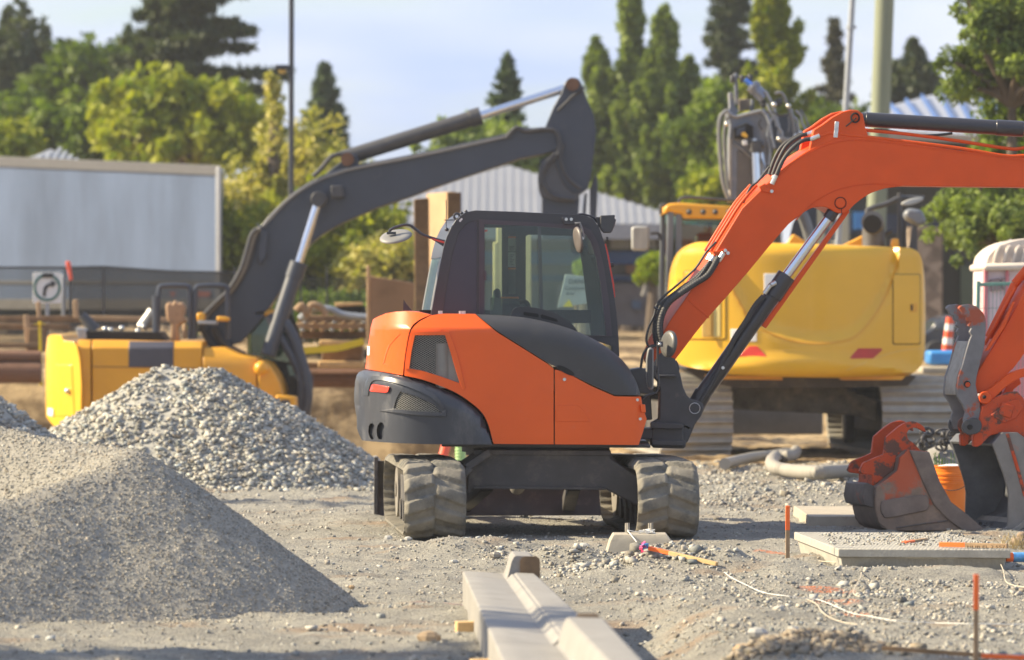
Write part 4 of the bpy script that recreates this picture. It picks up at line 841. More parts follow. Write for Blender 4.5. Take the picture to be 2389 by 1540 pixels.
# pieces that belong to a part
KID={'muffler':'engine_bay','panel_lock':'front_panel','hood_cutout':'side_hood','cowl_slot':'vent_cowl','reflector':'counterweight','recess_lip':'counterweight','upper_rib':'counterweight','pocket_back':'counterweight','tail_mark':'tail_hood','hood_crease':'tail_hood','vent_rim':'side_panel','nose_catch':'front_panel','window_bar':'side_window','window_handle':'side_window','window_notice':'side_window','warning_tag':'side_window','light_bracket':'work_light','mirror_face':'tall_mirror','weld_seam':'boom','stiffener':'boom','boom_pin':'boom','cylinder_lug':'boom','foot_boss':'boom','foot_pin':'boom','boom_pipe':'boom','pipe_clamp':'boom','pipe_block':'boom','grease_ring':'boom','pin_keeper':'boom','frame_flange':'undercarriage_frame','frame_gusset':'undercarriage_frame','bracket_rib':'swing_bracket','lower_pin':'swing_bracket','pin_seal':'swing_bracket','lip_bolt':'bucket_shell','cutting_lip':'bucket_shell','bucket_side':'bucket_shell','side_seam':'bucket_shell','bucket_ear':'bucket_shell','thumb_spine':'thumb_plate','pin_hole':'thumb_plate','pin_hole_rim':'thumb_plate','decal_text':'far_side_frame','sticker':'far_side_frame','warning_band':'far_side_frame','door_window':'far_side_frame','roof_fittings':'roof','lifting_eye':'roof','arm_ledge':'dipper_arm'}
def subparts(root,KID):
    ch={}
    for o in list(root.children): ch.setdefault(o.name.split('.')[0],[]).append(o)
    for k,p in KID.items():
        for o in ch.get(k,[]):
            if p in ch: o.parent=ch[p][0]
subparts(root,KID)
# ---------------------------------------------------------------- spare bucket, pail, boulder and chain, slabs
sb=empty('spare_bucket',(3.12,35.4,0),'scraped orange and grey digging bucket with hooked ears lying on the gravel','bucket')
DS=35.15
def sp_(name,polys,y0,y1,mat,bev=.005,sh=-.26,D=DS):
    mb=MB()
    for q in polys: mb.prism(q,D,y0,y1)
    o=mb.build(name,mat,sb,bev=bev)
    for v in o.data.vertices: v.co.x+=sh*(v.co.y+35.4-DS)
    return o
plate=Zb([(392,880),(400,770),(450,732),(620,602),(640,520),(645,465),(730,385),(830,390),(938,404),(960,450),(1040,700),(1090,820),(1160,920),(1330,1050),(1480,1180),(1590,1270),(1330,1262),(1180,1215),(520,1215),(425,1130),(392,1000)])
m_sbk=M('rust brown bucket steel',(.21,.145,.105),.6,metal=0,var=.35,vs=5,dirt=((.10,.085,.085),.50,3.5,.8,.2),bump=.0015,bs=50)
def paintleft(m,z0,z1,col=(.46,.075,.02)):
    nt=m.node_tree; N=nt.nodes; L=nt.links; b=N['Principled BSDF']; old=b.inputs['Base Color'].links[0].from_socket; tc=N.new('ShaderNodeTexCoord'); sx=N.new('ShaderNodeSeparateXYZ'); L.new(tc.outputs['Object'],sx.inputs[0]); n=N.new('ShaderNodeTexNoise'); n.inputs['Scale'].default_value=7; n.inputs['Detail'].default_value=8; n.inputs['Roughness'].default_value=.7; L.new(tc.outputs['Object'],n.inputs[0])
    mr=N.new('ShaderNodeMapRange'); L.new(sx.outputs[2],mr.inputs[0]); mr.inputs[1].default_value=z0; mr.inputs[2].default_value=z1; mr.inputs[3].default_value=-.35; mr.inputs[4].default_value=.22; ad=N.new('ShaderNodeMath'); L.new(mr.outputs[0],ad.inputs[0]); L.new(n.outputs[0],ad.inputs[1]); r=N.new('ShaderNodeValToRGB'); r.color_ramp.elements[0].position=.46; r.color_ramp.elements[1].position=.58; r.color_ramp.elements[1].color=(.9,.9,.9,1); L.new(ad.outputs[0],r.inputs[0])
    mx=N.new('ShaderNodeMix'); mx.data_type='RGBA'; L.new(r.outputs[0],mx.inputs[0]); L.new(old,mx.inputs[6]); mx.inputs[7].default_value=rgb(col); L.new(mx.outputs[2],b.inputs['Base Color'])
paintleft(m_sbk,.0,.50)
sp_('side_plate',[plate],DS,DS+.03,m_sbk); sp_('side_plate',[plate],DS+.50,DS+.53,m_sbk)
sp_('side_cutter',[Zb([(732,388),(936,406),(1040,700),(1160,920),(1330,1050),(1480,1180),(1590,1272),(1440,1262),(1330,1254),(1130,1105),(985,955),(880,740)])],DS-.022,DS+.005,m_steelw,bev=.008)
sp_('wear_pad',[cr(Zb([(445,930),(480,905),(700,868),(880,850),(925,872),(935,940),(925,990),(880,1015),(700,1050),(510,1085),(462,1060),(440,1000)]),3,True)],DS-.016,DS+.005,m_steelw,bev=.006)
sp_('wear_strip',[path_strip(cr(Zb([(600,1180),(700,1165),(900,1135),(1130,1105)]),3),3)],DS-.01,DS+.005,m_orr,bev=.003)
shell('back_shell',cr(Zb([(732,388),(645,465),(620,602),(400,770),(392,880),(392,1000),(425,1130),(520,1213),(800,1222),(1180,1222),(1480,1262),(1590,1278)]),2),DS,DS+.01,DS+.52,.02,m_steelw,sb,-.26)
earq=Zb([(272,612),(310,530),(330,515),(522,435),(545,262)])+cr(Zb([(600,215),(680,150),(745,113),(830,97),(900,125),(948,170),(957,208)]),3)+cr(Zb([(945,205),(900,182),(850,163),(795,172),(764,215),(772,275),(825,318),(870,360),(900,398)]),3)+Zb([(735,395),(650,470),(625,600),(400,772),(402,650),(300,637)])
sp_('hooked_ear',[earq],DS+.10,DS+.135,m_orw); sp_('hooked_ear',[earq],DS+.37,DS+.405,m_orw)
sp_('ear_bridge',[Zb([(402,655),(460,640),(620,600),(500,740),(402,772)])],DS+.12,DS+.40,m_orw)
sp_('top_tube',[Zb([(300,740),(330,725),(400,760),(400,985),(380,980),(300,955),(278,880)])],DS+.05,DS+.48,m_orr,sh=-.26)
mb=MB(); c=P(*Zb([(310,830)])[0],DS+.3); mb.tube([c+Vector((.034*math.cos(t*.3927),0,.048*math.sin(t*.3927))) for t in range(17)],.013,n=8); mb.build('lifting_eye',m_met,sb)
sp_('tooth',[Zb([(1330,1250),(1500,1205),(1560,1215),(1620,1262),(1700,1292),(1480,1302),(1330,1290)])],DS-.03,DS+.06,m_steelw); sp_('tooth',[Zb([(1330,1250),(1500,1205),(1560,1215),(1620,1262),(1700,1292),(1480,1302),(1330,1290)])],DS+.22,DS+.31,m_steelw); sp_('tooth',[Zb([(1330,1250),(1500,1205),(1560,1215),(1620,1262),(1700,1292),(1480,1302),(1330,1290)])],DS+.46,DS+.55,m_steelw)
# pail
pr=empty('plastic_pail',P(2214,1218,37.4)*1,'dented orange plastic pail standing behind the two buckets','pail'); pr.location.z=0.0
pc=pr.location; mb=MB(); n=40; V=[];Fc=[]
prof=[(.128,.0),(.132,.02),(.145,.25),(.147,.268),(.155,.27),(.155,.282),(.149,.285),(.149,.298),(.156,.30),(.156,.312),(.150,.315),(.151,.328),(.158,.33),(.158,.345),(.153,.35),(.154,.385),(.162,.39),(.162,.40),(.150,.40),(.145,.25),(.125,.01)]
for r_,h_ in prof:
    for i in range(n):
        t=2*math.pi*i/n; d=.018*math.exp(-((h_-.14)/.06)**2)*math.exp(-((math.sin((t+1.9)/2))/.25)**2); V.append(pc+Vector(((r_-d)*math.cos(t),(r_-d)*math.sin(t),h_*1.06)))
for j in range(len(prof)-1):
    for i in range(n): Fc.append((j*n+i,j*n+(i+1)%n,(j+1)*n+(i+1)%n,(j+1)*n+i))
Fc.append(tuple(range(n))[::-1]); mb.add(V,Fc); mb.build('pail_body',M('orange pail plastic',(.80,.20,.012),.35,var=.05,vs=6),pr)
mb=MB(); mb.tube([pc+Vector((.165*math.cos(t),-.05+.13*0,.36))+Vector((0,-.12*math.sin(t),-.13*math.sin(t))) for t in [math.pi*i/12 for i in range(13)]],.003,n=6); mb.build('bail_handle',m_met,pr)
mb=MB(); mb.ball(pc+Vector((0,0,.40)),.12,(1,1,.3),jit=.15); mb.build('rag_filling',m_white,pr)
for q in (((-.10,.10,.045),(.10,.10,.045)),((-.10,.26,0),(.10,.26,0))): pass
mb=MB()
for a in range(-5,5):
    t0=-1.45+a*.09; t1=t0+.09
    for hh in(.09,.235): r_=.142 if hh<.15 else .151; mb.bar(pc+Vector((r_*math.cos(t0),r_*math.sin(t0),hh)),pc+Vector((r_*math.cos(t1),r_*math.sin(t1),hh)),.004,.004)
mb.build('moulded_frame',M('pale orange moulding',(.85,.33,.08),.4),pr)
# boulder and chain
mb=MB(); mb.ball((3.80,40.8,.02),.46,(1.05,.8,.98),28,18,.0)
for v in mb.v: 
    k=1+.14*float(fbm(v.x*2.1+v.z*1.3,v.y*2.1-v.z,51,4)); v.x=3.80+(v.x-3.80)*k; v.z=.02+(v.z-.02)*k; v.y=40.8+(v.y-40.8)*k
mb.thing('boulder',M('grey granite',(.25,.24,.22),.9,var=.15,vs=4,dirt=((.26,.25,.23),.5,7,.5,.2),bump=.008,bs=22),'large rounded grey boulder behind the buckets with a heap of chain on it','boulder')
mb=MB()
for k in range(26):
    c=Vector((3.72+random.uniform(-.17,.17),40.55+random.uniform(-.1,.1),.47+random.uniform(0,.17)*(1-abs(k-13)/26))); a=random.uniform(0,3.1); b=random.uniform(-.8,.8)
    M3=Matrix.Rotation(a,3,'Z')@Matrix.Rotation(b,3,'X'); mb.tube([c+M3@Vector((.06*math.cos(t*.5236),0,.032*math.sin(t*.5236))) for t in range(13)],.011,n=6,seg=2)
mb.thing('chain',m_frame,'heap of heavy grey chain links piled on the boulder','chain')
# concrete slab behind, textured lid in front
def slab(name,TL,TR,BR,BL,zt,zb,inset,mat,label,cat,lip=0):
    """top corners as ground-plane points at height zt (far left, far right, near right, near left)"""
    mb=MB(); T=[Vector(p) for p in (TL,TR,BR,BL)]; c=sum(T,Vector())/4
    if lip:
        A=[Vector((p.x,p.y,zt)) for p in T]; B=[Vector((p.x,p.y,zt-lip)) for p in T]; mb.add(A+B,[(0,1,2,3),(7,6,5,4)]+[(i,(i+1)%4,(i+1)%4+4,i+4) for i in range(4)])
        T=[p+(c-p)*.035 for p in T]; zt=zt-lip
    A=[Vector((p.x,p.y,zt-.001)) for p in T]; B=[Vector((p.x+(c.x-p.x)*inset,p.y+(c.y-p.y)*inset,zb)) for p in T]; mb.add(A+B,[(0,1,2,3),(7,6,5,4)]+[(i,(i+1)%4,(i+1)%4+4,i+4) for i in range(4)])
    return mb.thing(name,mat,label,cat,bev=.006)
q=lambda x,y,z:G(x,y,z)
slab('concrete_slab',G(1851,1180,.085),G(2110,1181,.085),G(2125,1204,.085),G(1887,1204,.085),.085,-.05,-.02,m_conc,'thick plain concrete slab with a small hole in its front, behind the patterned lid','concrete slab')
m_lid=M('patterned concrete lid',(.33,.315,.275),.85,var=.15,vs=9,dirt=((.46,.44,.39),.52,14,.6,.15),bump=.004,bs=60)
def pattern(m):
    N=m.node_tree.nodes; L=m.node_tree.links; b=N['Principled BSDF']; tc=N.new('ShaderNodeTexCoord')
    outs=[]
    for rz in(45,-45):
        mp=N.new('ShaderNodeMapping'); mp.inputs['Rotation'].default_value=(0,0,R(rz+8)); L.new(tc.outputs['Object'],mp.inputs[0]); w=N.new('ShaderNodeTexWave'); w.inputs['Scale'].default_value=9; w.bands_direction='X'; L.new(mp.outputs[0],w.inputs[0]); outs.append(w.outputs[1])
    mx=N.new('ShaderNodeMath'); mx.operation='MAXIMUM'; L.new(outs[0],mx.inputs[0]); L.new(outs[1],mx.inputs[1])
    old=b.inputs['Normal'].links[0].from_node; bp=N.new('ShaderNodeBump'); bp.inputs['Distance'].default_value=.006; gn=N.new('ShaderNodeNewGeometry'); sx_=N.new('ShaderNodeSeparateXYZ'); L.new(gn.outputs['True Normal'],sx_.inputs[0]); mm=N.new('ShaderNodeMath'); mm.operation='MULTIPLY'; L.new(mx.outputs[0],mm.inputs[0]); L.new(sx_.outputs[2],mm.inputs[1]); L.new(mm.outputs[0],bp.inputs['Height']); L.new(old.outputs[0],bp.inputs['Normal']); L.new(bp.outputs[0],b.inputs['Normal'])
pattern(m_lid)
lid=slab('concrete_lid',G(1852,1241,.13),G(2215,1243,.13),G(2357,1283,.13),G(1955,1280,.13),.13,-.03,.04,m_lid,'flat square concrete lid with a cross-hatched top lying before the spare bucket','concrete lid',lip=.055)
mb=MB(); c=G(1893,1194,.0); mb.cyl(c+Vector((.52,-.77,.04)),c+Vector((.52,-.78,.04)),.013,n=10)
# grit on the lid
n=900; xx=rng.uniform(2.1,3.5,n); yy=rng.uniform(30.6,32.3,n); ss=rng.uniform(.004,.014,n)*rng.random(n)**.5
kk=(xx>1.98+(yy-30.3)*.0)&(xx<3.2+(yy-30.3)*(-.05)); V_,Q_,C_=stones(xx[kk],yy[kk],.13+ss[kk]*.3,ss[kk]); o=npmesh('lid_grit',V_,Q_,m_stone,False,C_); tag(o,'loose grit lying on the patterned concrete lid','gravel',kind='stuff')
# pier block with threaded rods
pb=empty('pier_block',G(1492,1288,0),'concrete pier block with four threaded rods, half buried in gravel before the right track','pier block')
DP=32.05; w=DP/F
c=P(1492,1250,DP); mb=MB()
def fr_(x0,x1,y0,y1,z): return [Vector((x0,y0,z)),Vector((x1,y0,z)),Vector((x1,y1,z)),Vector((x0,y1,z))]
xa,xb=P(1427,0,DP).x,P(1562,0,DP).x; za=P(0,1247,DP).z
mb.add(fr_(xa-.055,xb+.05,DP-.03,DP+.40,-.06)+fr_(xa-.012,xb+.015,DP,DP+.36,za-.045)+fr_(xa+.012,xb-.02,DP+.035,DP+.32,za),[(0,1,2,3),(11,10,9,8)]+[(k*4+i,k*4+(i+1)%4,k*4+(i+1)%4+4,k*4+i+4) for k in(0,1) for i in range(4)])
mb.build('block',m_conc,pb,bev=.006)
for x,dy in ((1465,.10),(1461,.26),(1520,.10),(1515,.26)):
    p=P(x,1247,DP+dy); mb=MB(); mb.tube([p+Vector((0,0,-.05+.013*k)) for k in range(11)],.011,n=10,rib=.06,ribp=.008,smooth=False); mb.build('threaded_rod',m_steell,pb)
n=260; xx=rng.uniform(xa+.01,xb-.01,n); yy=rng.uniform(DP+.03,DP+.3,n)
mb=MB(); pts=[P(1463,1236,DP+.09),P(1480,1240,DP+.08),P(1500,1239,DP+.09),P(1520,1232,DP+.1)]; mb.tube(pts,.0025,n=6)
for k in range(8):
    a=P(1512,1244,DP+.1); mb.tube([a+Vector((random.uniform(-.07,.05),random.uniform(-.04,.04),random.uniform(-.012,.03))) for i in range(4)],.004,n=5)
mb.tube([P(1464,1238,DP+.08),P(1475,1252,DP-.0),P(1485,1265,DP-.06),P(1498,1282,DP-.15)],.0035,n=6)
mb.thing('tangled_string',m_str,'white string wound round the threaded rods of the pier block','string')
def og(px,py,dz=.02):
    p=G(px,py,.05)
    for _ in range(6): p=G(px,py,float(H(p.x,p.y))+dz)
    return p
# stakes
def stake(px,ytop,ybot,D,w,top,label,group='upright survey stakes',lean=0):
    a=P(px,ybot,D); b=P(px+lean,ytop,D); c=a.lerp(b,1-top); r=empty('survey_stake',a,label,'stake',group)
    mb=MB(); mb.bar(a-Vector((0,0,.1)),c,w,w*1.0,up=(0,1,0)); mb.build('post',m_wood,r,bev=.002); mb=MB(); mb.bar(c,b,w*1.03,w*1.03,up=(0,1,0)); mb.build('painted_top',m_spray,r,bev=.002); return r
stake(1837,1180,1322,30.45,.027,.40,'upright wooden stake with orange top beside the corner of the patterned concrete lid')
stake(2276,1340,1560,22.0,.022,.38,'blurred upright stake with orange top nearest the camera at the right edge',lean=1)
def lying(a,b,w,t,fr,label,extra=None):
    a=Vector(a);b=Vector(b)
    if extra:
        up=max(float(H(*a.lerp(b,i/20).xy))-a.lerp(b,i/20).z for i in range(21))+.015; pass
    r=empty('wooden_stake',(a+b)/2-Vector((0,0,t/2)),label,'stake','survey stakes lying down'); c=a.lerp(b,fr)
    mb=MB(); mb.bar(a,c,w,t); mb.build('painted_end',m_spray,r,bev=.002); mb=MB(); mb.bar(c,b,w,t); mb.build('stake_wood',m_woodp if extra else m_wood,r,bev=.002); return r
zl=.15
s1=lying(P(2108,1268,30.9),P(2158,1260,31.3),.035,.028,.42,'short orange-ended stake lying on the patterned lid')
s2=lying(G(2192,1270,.152),G(2350,1274,.152),.03,.030,.38,'long orange-ended stake with pencilled figures lying on the right of the patterned lid')
# pencilled figures
tx=bpy.data.curves.new('pencilled_text','FONT'); tx.body='HUB EL 2.557'; tx.size=.045; tx.extrude=.0005
to=bpy.data.objects.new('pencilled_text',tx); COL.objects.link(to)
me=bpy.data.meshes.new_from_object(to); bpy.data.objects.remove(to); me.materials.append(m_dark); to=bpy.data.objects.new('pencilled_text',me); COL.objects.link(to); to.parent=s2
p=G(2254,1276,.152); to.location=p+Vector((0,-.034,-.008))-s2.location; to.rotation_euler=(R(90),0,0); to.scale=(.95,.6,1)
s3=lying(P(1514,1279,29.6),P(1672,1316,29.3),.03,.024,.30,'pale pine stake with orange end and coloured ribbons slanting over the gravel mound',extra=1)
mb=MB()
for k,(dx,dz) in enumerate(((0,0),(.02,.03),(-.03,.02),(.04,-.01))): pass
for nm,mt_,s_ in (('ribbon_knot',M('pink flagging ribbon',(.85,.08,.22),.5),0),('ribbon_knot',M('blue flagging ribbon',(.05,.32,.75),.5),1)):
    mb=MB(); c=P(1505,1280,29.6)
    for k in range(6):
        a=c+Vector((random.uniform(-.035,.03)+.01*s_,random.uniform(-.03,.03),random.uniform(-.02,.02)+.012*s_)); b=a+Vector((random.uniform(-.04,.04),random.uniform(-.03,.03),random.uniform(-.02,.045))); mb.bar(a,b,.024,.003)
    mb.build(nm,mt_,s3)
# string lines lying on the ground
def gline(pts,r,mat,label,dz=.012):
    V=[]
    for x,y in pts:
        p=G(x,y,.03)
        for _ in range(4): p=G(x,y,float(H(p.x,p.y))+dz+.014)
        V.append(p)
    mb=MB(); mb.tube(V,r,n=6,seg=5); return mb.thing('string_line',mat,label,'string')
gline([(1675,1322),(1702,1345),(1735,1362),(1780,1382),(1830,1390),(1880,1396),(1912,1400),(1950,1415),(1985,1430),(2030,1438),(2090,1448),(2180,1453),(2260,1455),(2400,1457)],.0021,m_str,'long white string line snaking right over the gravel',.016)
gline([(1880,1397),(1905,1410),(1915,1425),(1935,1440),(1960,1450),(2000,1457)],.003,m_strd,'short pale string branching down from the long white one',.014)
gline([(1953,1280),(1962,1295),(1985,1305),(2010,1308),(1960,1312),(1900,1308)],.003,m_strd,'thin tan string curling off the near corner of the patterned lid',.02)
gline([(2010,1322),(2008,1345),(1998,1362),(1990,1384),(2005,1392)],.003,m_strd,'thin tan string running down from the patterned lid to the orange paint',.014)
gline([(2330,1308),(2340,1330),(2350,1360),(2400,1372)],.003,m_strd,'thin tan string near the right edge below the patterned lid',.014)
# spray can at the right edge
c=G(2384,1303,.035); sc=empty('spray_can',(c.x,c.y,.0),'spray paint can with orange cap lying at the right edge beside the lid','spray can'); mb=MB(); a=P(2362,1300,30.2); mb.cyl(a,a+Vector((.17,.02,0)),.032,n=24); mb.build('can',M('blue printed can',(.10,.30,.55),.35,metal=.3,var=.6,vs=14),sc,bev=.003); mb=MB(); mb.cyl(a-Vector((.045,.004,0)),a+Vector((.004,0,0)),.030,n=24); mb.build('cap',m_spray,sc,bev=.004)
# dry grass tuft and two round stones by the stake end
mb=MB()
for k in range(90):
    a=G(2362,1282,.0)+Vector((random.uniform(-.1,.1),random.uniform(-.1,.1),0)); b=a+Vector((random.uniform(-.09,.09),random.uniform(-.05,.05),random.uniform(.02,.12))); mb.bar(a,b,.003,.002)
mb.thing('dry_grass_tuft',M('dry straw',(.40,.30,.14),.8),'dry straw tuft at the right end of the pencilled stake','grass tuft',smooth=False)
for (x,y,r_,l) in ((2376,1274,.05,'round brown stone at the right edge behind the dry tuft'),(2384,1255,.035,'small pale brown stone at the right edge below the arm bucket')):
    mb=MB(); mb.ball(G(x,y,.0)+Vector((0,0,r_*.5)),r_,(1.2,1,.8),jit=.04); mb.thing('stone',M('brown stone',(.25,.18,.12),.8),l,'stone')
mb=MB()
for cx_ in ((2090,1180),(2232,1160),(2200,1168),(2246,1215)):
    for k in range(40):
        a=Vector((random.uniform(3.35,3.85),random.uniform(38.2,38.6),0)); b=a+Vector((random.uniform(-.05,.05),0,random.uniform(.1,.5))); mb.bar(a,b,.006,.003)
mb.thing('weed_clump',M('fresh weed green',(.12,.22,.03),.7),'green weeds growing round the orange pail','weeds',smooth=False)
# grey corrugated suction hose
def hz(x,y):
    p=G(x,y,.1); 
    for _ in range(3): p=G(x,y,float(H(p.x,p.y))+.10)
    return p
mb=MB(); mb.tube([hz(x,y) for x,y in ((1690,1082),(1750,1068),(1800,1062),(1838,1056))],.055,n=12,rib=.03,ribp=.03)
mb.tube([hz(1856,1052),hz(1850,1060),hz(1835,1064),hz(1812,1064),hz(1800,1076),hz(1806,1090),hz(1840,1098),hz(1900,1102),hz(1960,1100),hz(2020,1095),hz(2080,1086),hz(2140,1084)],.062,n=14,seg=8,rib=.04,ribp=.035)
mb.thing('suction_hose',M('dusty grey hose',(.27,.25,.215),.7,var=.08),'thick dusty grey ribbed hose looped on the gravel before the right yellow excavator','hose')
# precast kerb and gutter pieces in the foreground
def kerb(y0,y1,name,label,prof0,prof1,parts=()):
    """profile across x at far and near ends: list of (dx,z)"""
    mb=MB(); n=len(prof0); k=10; V=[]
    for i in range(k+1):
        t=i/k; y=y0+(y1-y0)*t
        for (a,b) in zip(prof0,prof1): V.append(Vector((KX(y)+a[0]+(b[0]-a[0])*t,y,a[1]+(b[1]-a[1])*t)))
    Fc=[(i*n+j,i*n+(j+1)%n,(i+1)*n+(j+1)%n,(i+1)*n+j) for i in range(k) for j in range(n)]+[tuple(range(n)),tuple(k*n+j for j in range(n))[::-1]]
    mb.add(V,Fc); return mb
def KX(y): return -.277+(26.35-y)*.036
def kprof(hc,x0,x1=.39):
    return [(0,.0),(0,.19),(.004,.198),(.014,.201),(.10,.197),(.20,.188),(x0-.012,.185),(x0,.190),(x0+.012,.190+(hc-.190)*.35),(x0+.024,.190+(hc-.190)*.75),(x0+.036,hc-.008),(x0+.046,hc-.001),(x0+.056,hc),(x1-.02,hc-.004),(x1,hc-.02),(x1+.012,.0)]
kr=empty('kerb_unit',(KX(26.2),26.2,0),'short pale concrete gutter piece with a tall kerb stub at the far end','kerb','pale concrete kerb and gutter pieces')
kerb(26.42,25.92,'','',kprof(.315,.235),kprof(.315,.235)).build('gutter_block',m_kerb,kr,bev=.002,ang=22)
mb=MB(); X=KX(25.9); q=[(X+.305,.19),(X+.305,.285),(X+.315,.305),(X+.335,.312),(X+.395,.312),(X+.412,.30),(X+.416,.28),(X+.416,.19)]; mb.ext([(x,25.908,z) for x,z in q],(0,.01,0)); mb.build('end_plate',m_woodd,kr)
k2=empty('kerb_unit',(KX(23),23,0),'long pale concrete gutter piece with a low rounded kerb, on wooden blocks','kerb','pale concrete kerb and gutter pieces')
kerb(25.90,20.9,'','',kprof(.222,.235,.40),kprof(.225,.27,.50)).build('gutter_block',m_kerb,k2,bev=.002,ang=22)
k3=empty('kerb_unit',(KX(20.2),20.2,0),'nearest concrete kerb piece with a tall stub, cut off by the lower edge','kerb','pale concrete kerb and gutter pieces')
kerb(20.88,18.0,'','',kprof(.31,.285,.50),kprof(.31,.33,.52)).build('gutter_block',m_kerb,k3,bev=.002,ang=22)
mb=MB(); X=KX(20.9); q=[(X+.355,.19),(X+.36,.30),(X+.38,.325),(X+.46,.325),(X+.48,.30),(X+.485,.19)]; mb.ext([(x,20.90,z) for x,z in q],(0,.01,0)); mb.build('end_plate',m_woodt,k3)
for (x,y,l) in ((-.335,24.15,'pale wooden block sticking out under the kerb, the farther of the two'),(-.235,21.55,'pale wooden block sticking out under the kerb, the nearer of the two')):
    mb=MB(); mb.box((x+.13,y,.035),(.17,.09,.07),rz=.15); mb.thing('wooden_block',m_woodp,l,'wooden block','blocks under the kerb',bev=.003)
# rubble heap, rocks
def rock(x,y,D,r,label,mat=None,sc=(1.1,.8,.7)):
    p=P(x,y,D); mb=MB(); mb.ball((0,0,0),r,sc,7,5,.12)
    for v in mb.v: v.x+=p.x; v.y+=p.y; v.z+=p.z
    return mb.thing('rock',mat or m_rk,label,'rock','loose rocks',smooth=False)
m_rk=M('pale broken rock',(.40,.39,.36),.85,var=.15,vs=10,bump=.002,bs=80); m_rkt=M('tan broken rock',(.42,.30,.18),.85,var=.2,vs=10,bump=.002,bs=80)
def grock(x,y,r,label,mat=None):
    p=G(x,y,.02)
    for _ in range(3): p=G(x,y,float(H(p.x,p.y))+r*.3)
    return rock(x,y,p.y,r,label,mat)
grock(1366,1170+0,.001,'x') if False else None
grock(1118,1270,.035,'pale rock on the gravel berm behind the far kerb end'); grock(1155,1296,.04,'blue grey rock left of the tall kerb stub',m_steell)
grock(952,1258,.03,'small pale rock left of the gravel berm near the left track'); grock(905,1256,.032,'flat pale rock on the bare ground left of the left track')
grock(1058,1312,.03,'pale chip on the left side of the gravel berm'); grock(1362,1275,.04,'light rock before the pier block on the mound')
grock(1000,1490,.06,'rounded tan clod left of the long kerb',m_rkt); grock(820,1370,.02,'small orange brown chip beside the fine gravel pile',m_rkt)
grock(1590,1293,.035,'pink tinted stone under the slanting pine stake',M('pink stone',(.5,.27,.2),.8)); grock(1700,1395,.035,'pale blue stone right of the gravel mound')
for (x,y,r_,m_,l) in ((1765,1480,.05,m_rk,'grey rock at the top left of the bottom rubble heap'),(1822,1512,.07,m_rk,'largest grey rock in the bottom rubble heap'),(1735,1520,.06,m_rkt,'tan clod at the left foot of the bottom rubble heap'),(1880,1500,.04,m_rkt,'tan clod at the right of the bottom rubble heap'),(1850,1470,.03,m_rk,'small grey rock on the crest of the bottom rubble heap'),(2125,1525,.045,m_rkt,'rounded tan stone at the bottom edge right of the rubble heap'),(1790,1535,.05,m_rkt,'tan clod cut off by the bottom edge')):
    rock(x,y,23.2,r_,l,m_)
n=2600; a=rng.normal(0,.20,n); b=rng.normal(0,.12,n); s_=.005+.028*rng.random(n)**4; V_,Q_,C_=stones(1.45+a,22.85+b,H(1.45+a,22.85+b)+s_*.3,s_); o=npmesh('rubble',V_,Q_,M('mixed tan rubble',(.27,.225,.165),.9,attr='col'),False,C_); tag(o,'mixed tan and grey rubble heaped at the bottom of the picture','rubble',kind='stuff')
mb=MB(); mb.box(P(1838,1497,23.2),(.075,.03,.04),ry=.2); mb.thing('brick_chip',m_spray,'orange painted chip in the bottom rubble heap','chip',bev=.004)
mb=MB(); mb.bar(P(2060,1512,22.6),P(2330,1532,22.3),.03,.02); mb.thing('timber_lath',m_woodd,'dark wooden lath lying across the bottom right corner','lath')
mb=MB(); mb.bar(P(2290,1530,22.0),P(2420,1536,22.0),.03,.02); mb.thing('timber_lath',m_spray,'orange painted lath end at the bottom right corner','lath')
# ---------------------------------------------------------------- yellow excavator on the right, seen from behind
ye=empty('yellow_excavator',P(1872,900,54)*1,'large yellow excavator on steel tracks seen from behind on the right','excavator'); ye.location.z=0
DY=51.6; Z6=zf(2600,750,1.991); Zy=zf(2700,1400,2.389)
xc=P(1868,0,DY).x; hw=P(2172,0,DY).x-xc
zt=P(0,572,DY).z; zb_=P(0,878,DY).z
Uc=cr([(1660,560),(1690,620),(1722,690),(1765,755),(1830,785),(1885,797),(1950,795),(2000,778),(2050,720),(2090,640),(2105,560)],4); UW=[(P(x,y,DY).x,P(x,y,DY).z) for x,y in Uc]
ux=[p[0] for p in UW]; uz=[p[1] for p in UW]
def gy(x,z):
    d=x-xc; Rr=2.15; r=math.sqrt(max(Rr*Rr-d*d,.01)); y=DY+(Rr-r)*.95+.08
    t=max(0,(abs(d)-hw+.10)/.10); y+=.09*(1-math.sqrt(max(0,1-min(1,t)**2)))*1.6
    t=max(0,(z-zt+.10)/.10); y+=.09*(1-math.sqrt(max(0,1-min(1,t)**2))); t=max(0,(zb_+.12-z)/.12); y+=.09*(1-math.sqrt(max(0,1-min(1,t)**2)))
    # pressed U shaped recess
    lo=float(np.interp(x,ux,uz)) if ux[0]<x<ux[-1] else 99
    dd=z-lo; y+=.09*float(sst(-.04,.10,dd))
    y-=.04*float(sst(.35,.20,z-zb_))*float(sst(.08,.02,z-zb_-.33*0-.18*abs(math.cos(d*1.2))))
    return y
def yp(name,poly,mat,off=0,thick=.03,cell=.07,bev=.004,holes=()):
    return panel(name,poly,DY,lambda x,z:gy(x,z)-off,(lambda x,z:gy(x,z)-off+thick),mat,ye,cell,holes,bev)
cwo=cr([(1574,720),(1575,670),(1582,620),(1598,584),(1622,566),(1650,563)],3)[:-1]+[(1900,568),(2060,574)]+cr([(2130,577),(2152,588),(2164,620),(2170,680),(2172,760),(2168,820),(2158,856),(2128,877)],3)[:-1]+[(2128,878),(1950,882),(1800,880),(1700,874)]+cr([(1640,862),(1602,856),(1586,845),(1577,800)],3)
panel('counterweight',cwo,DY,gy,lambda x,z:DY+2.4,m_yel,ye,.055,(),.01)
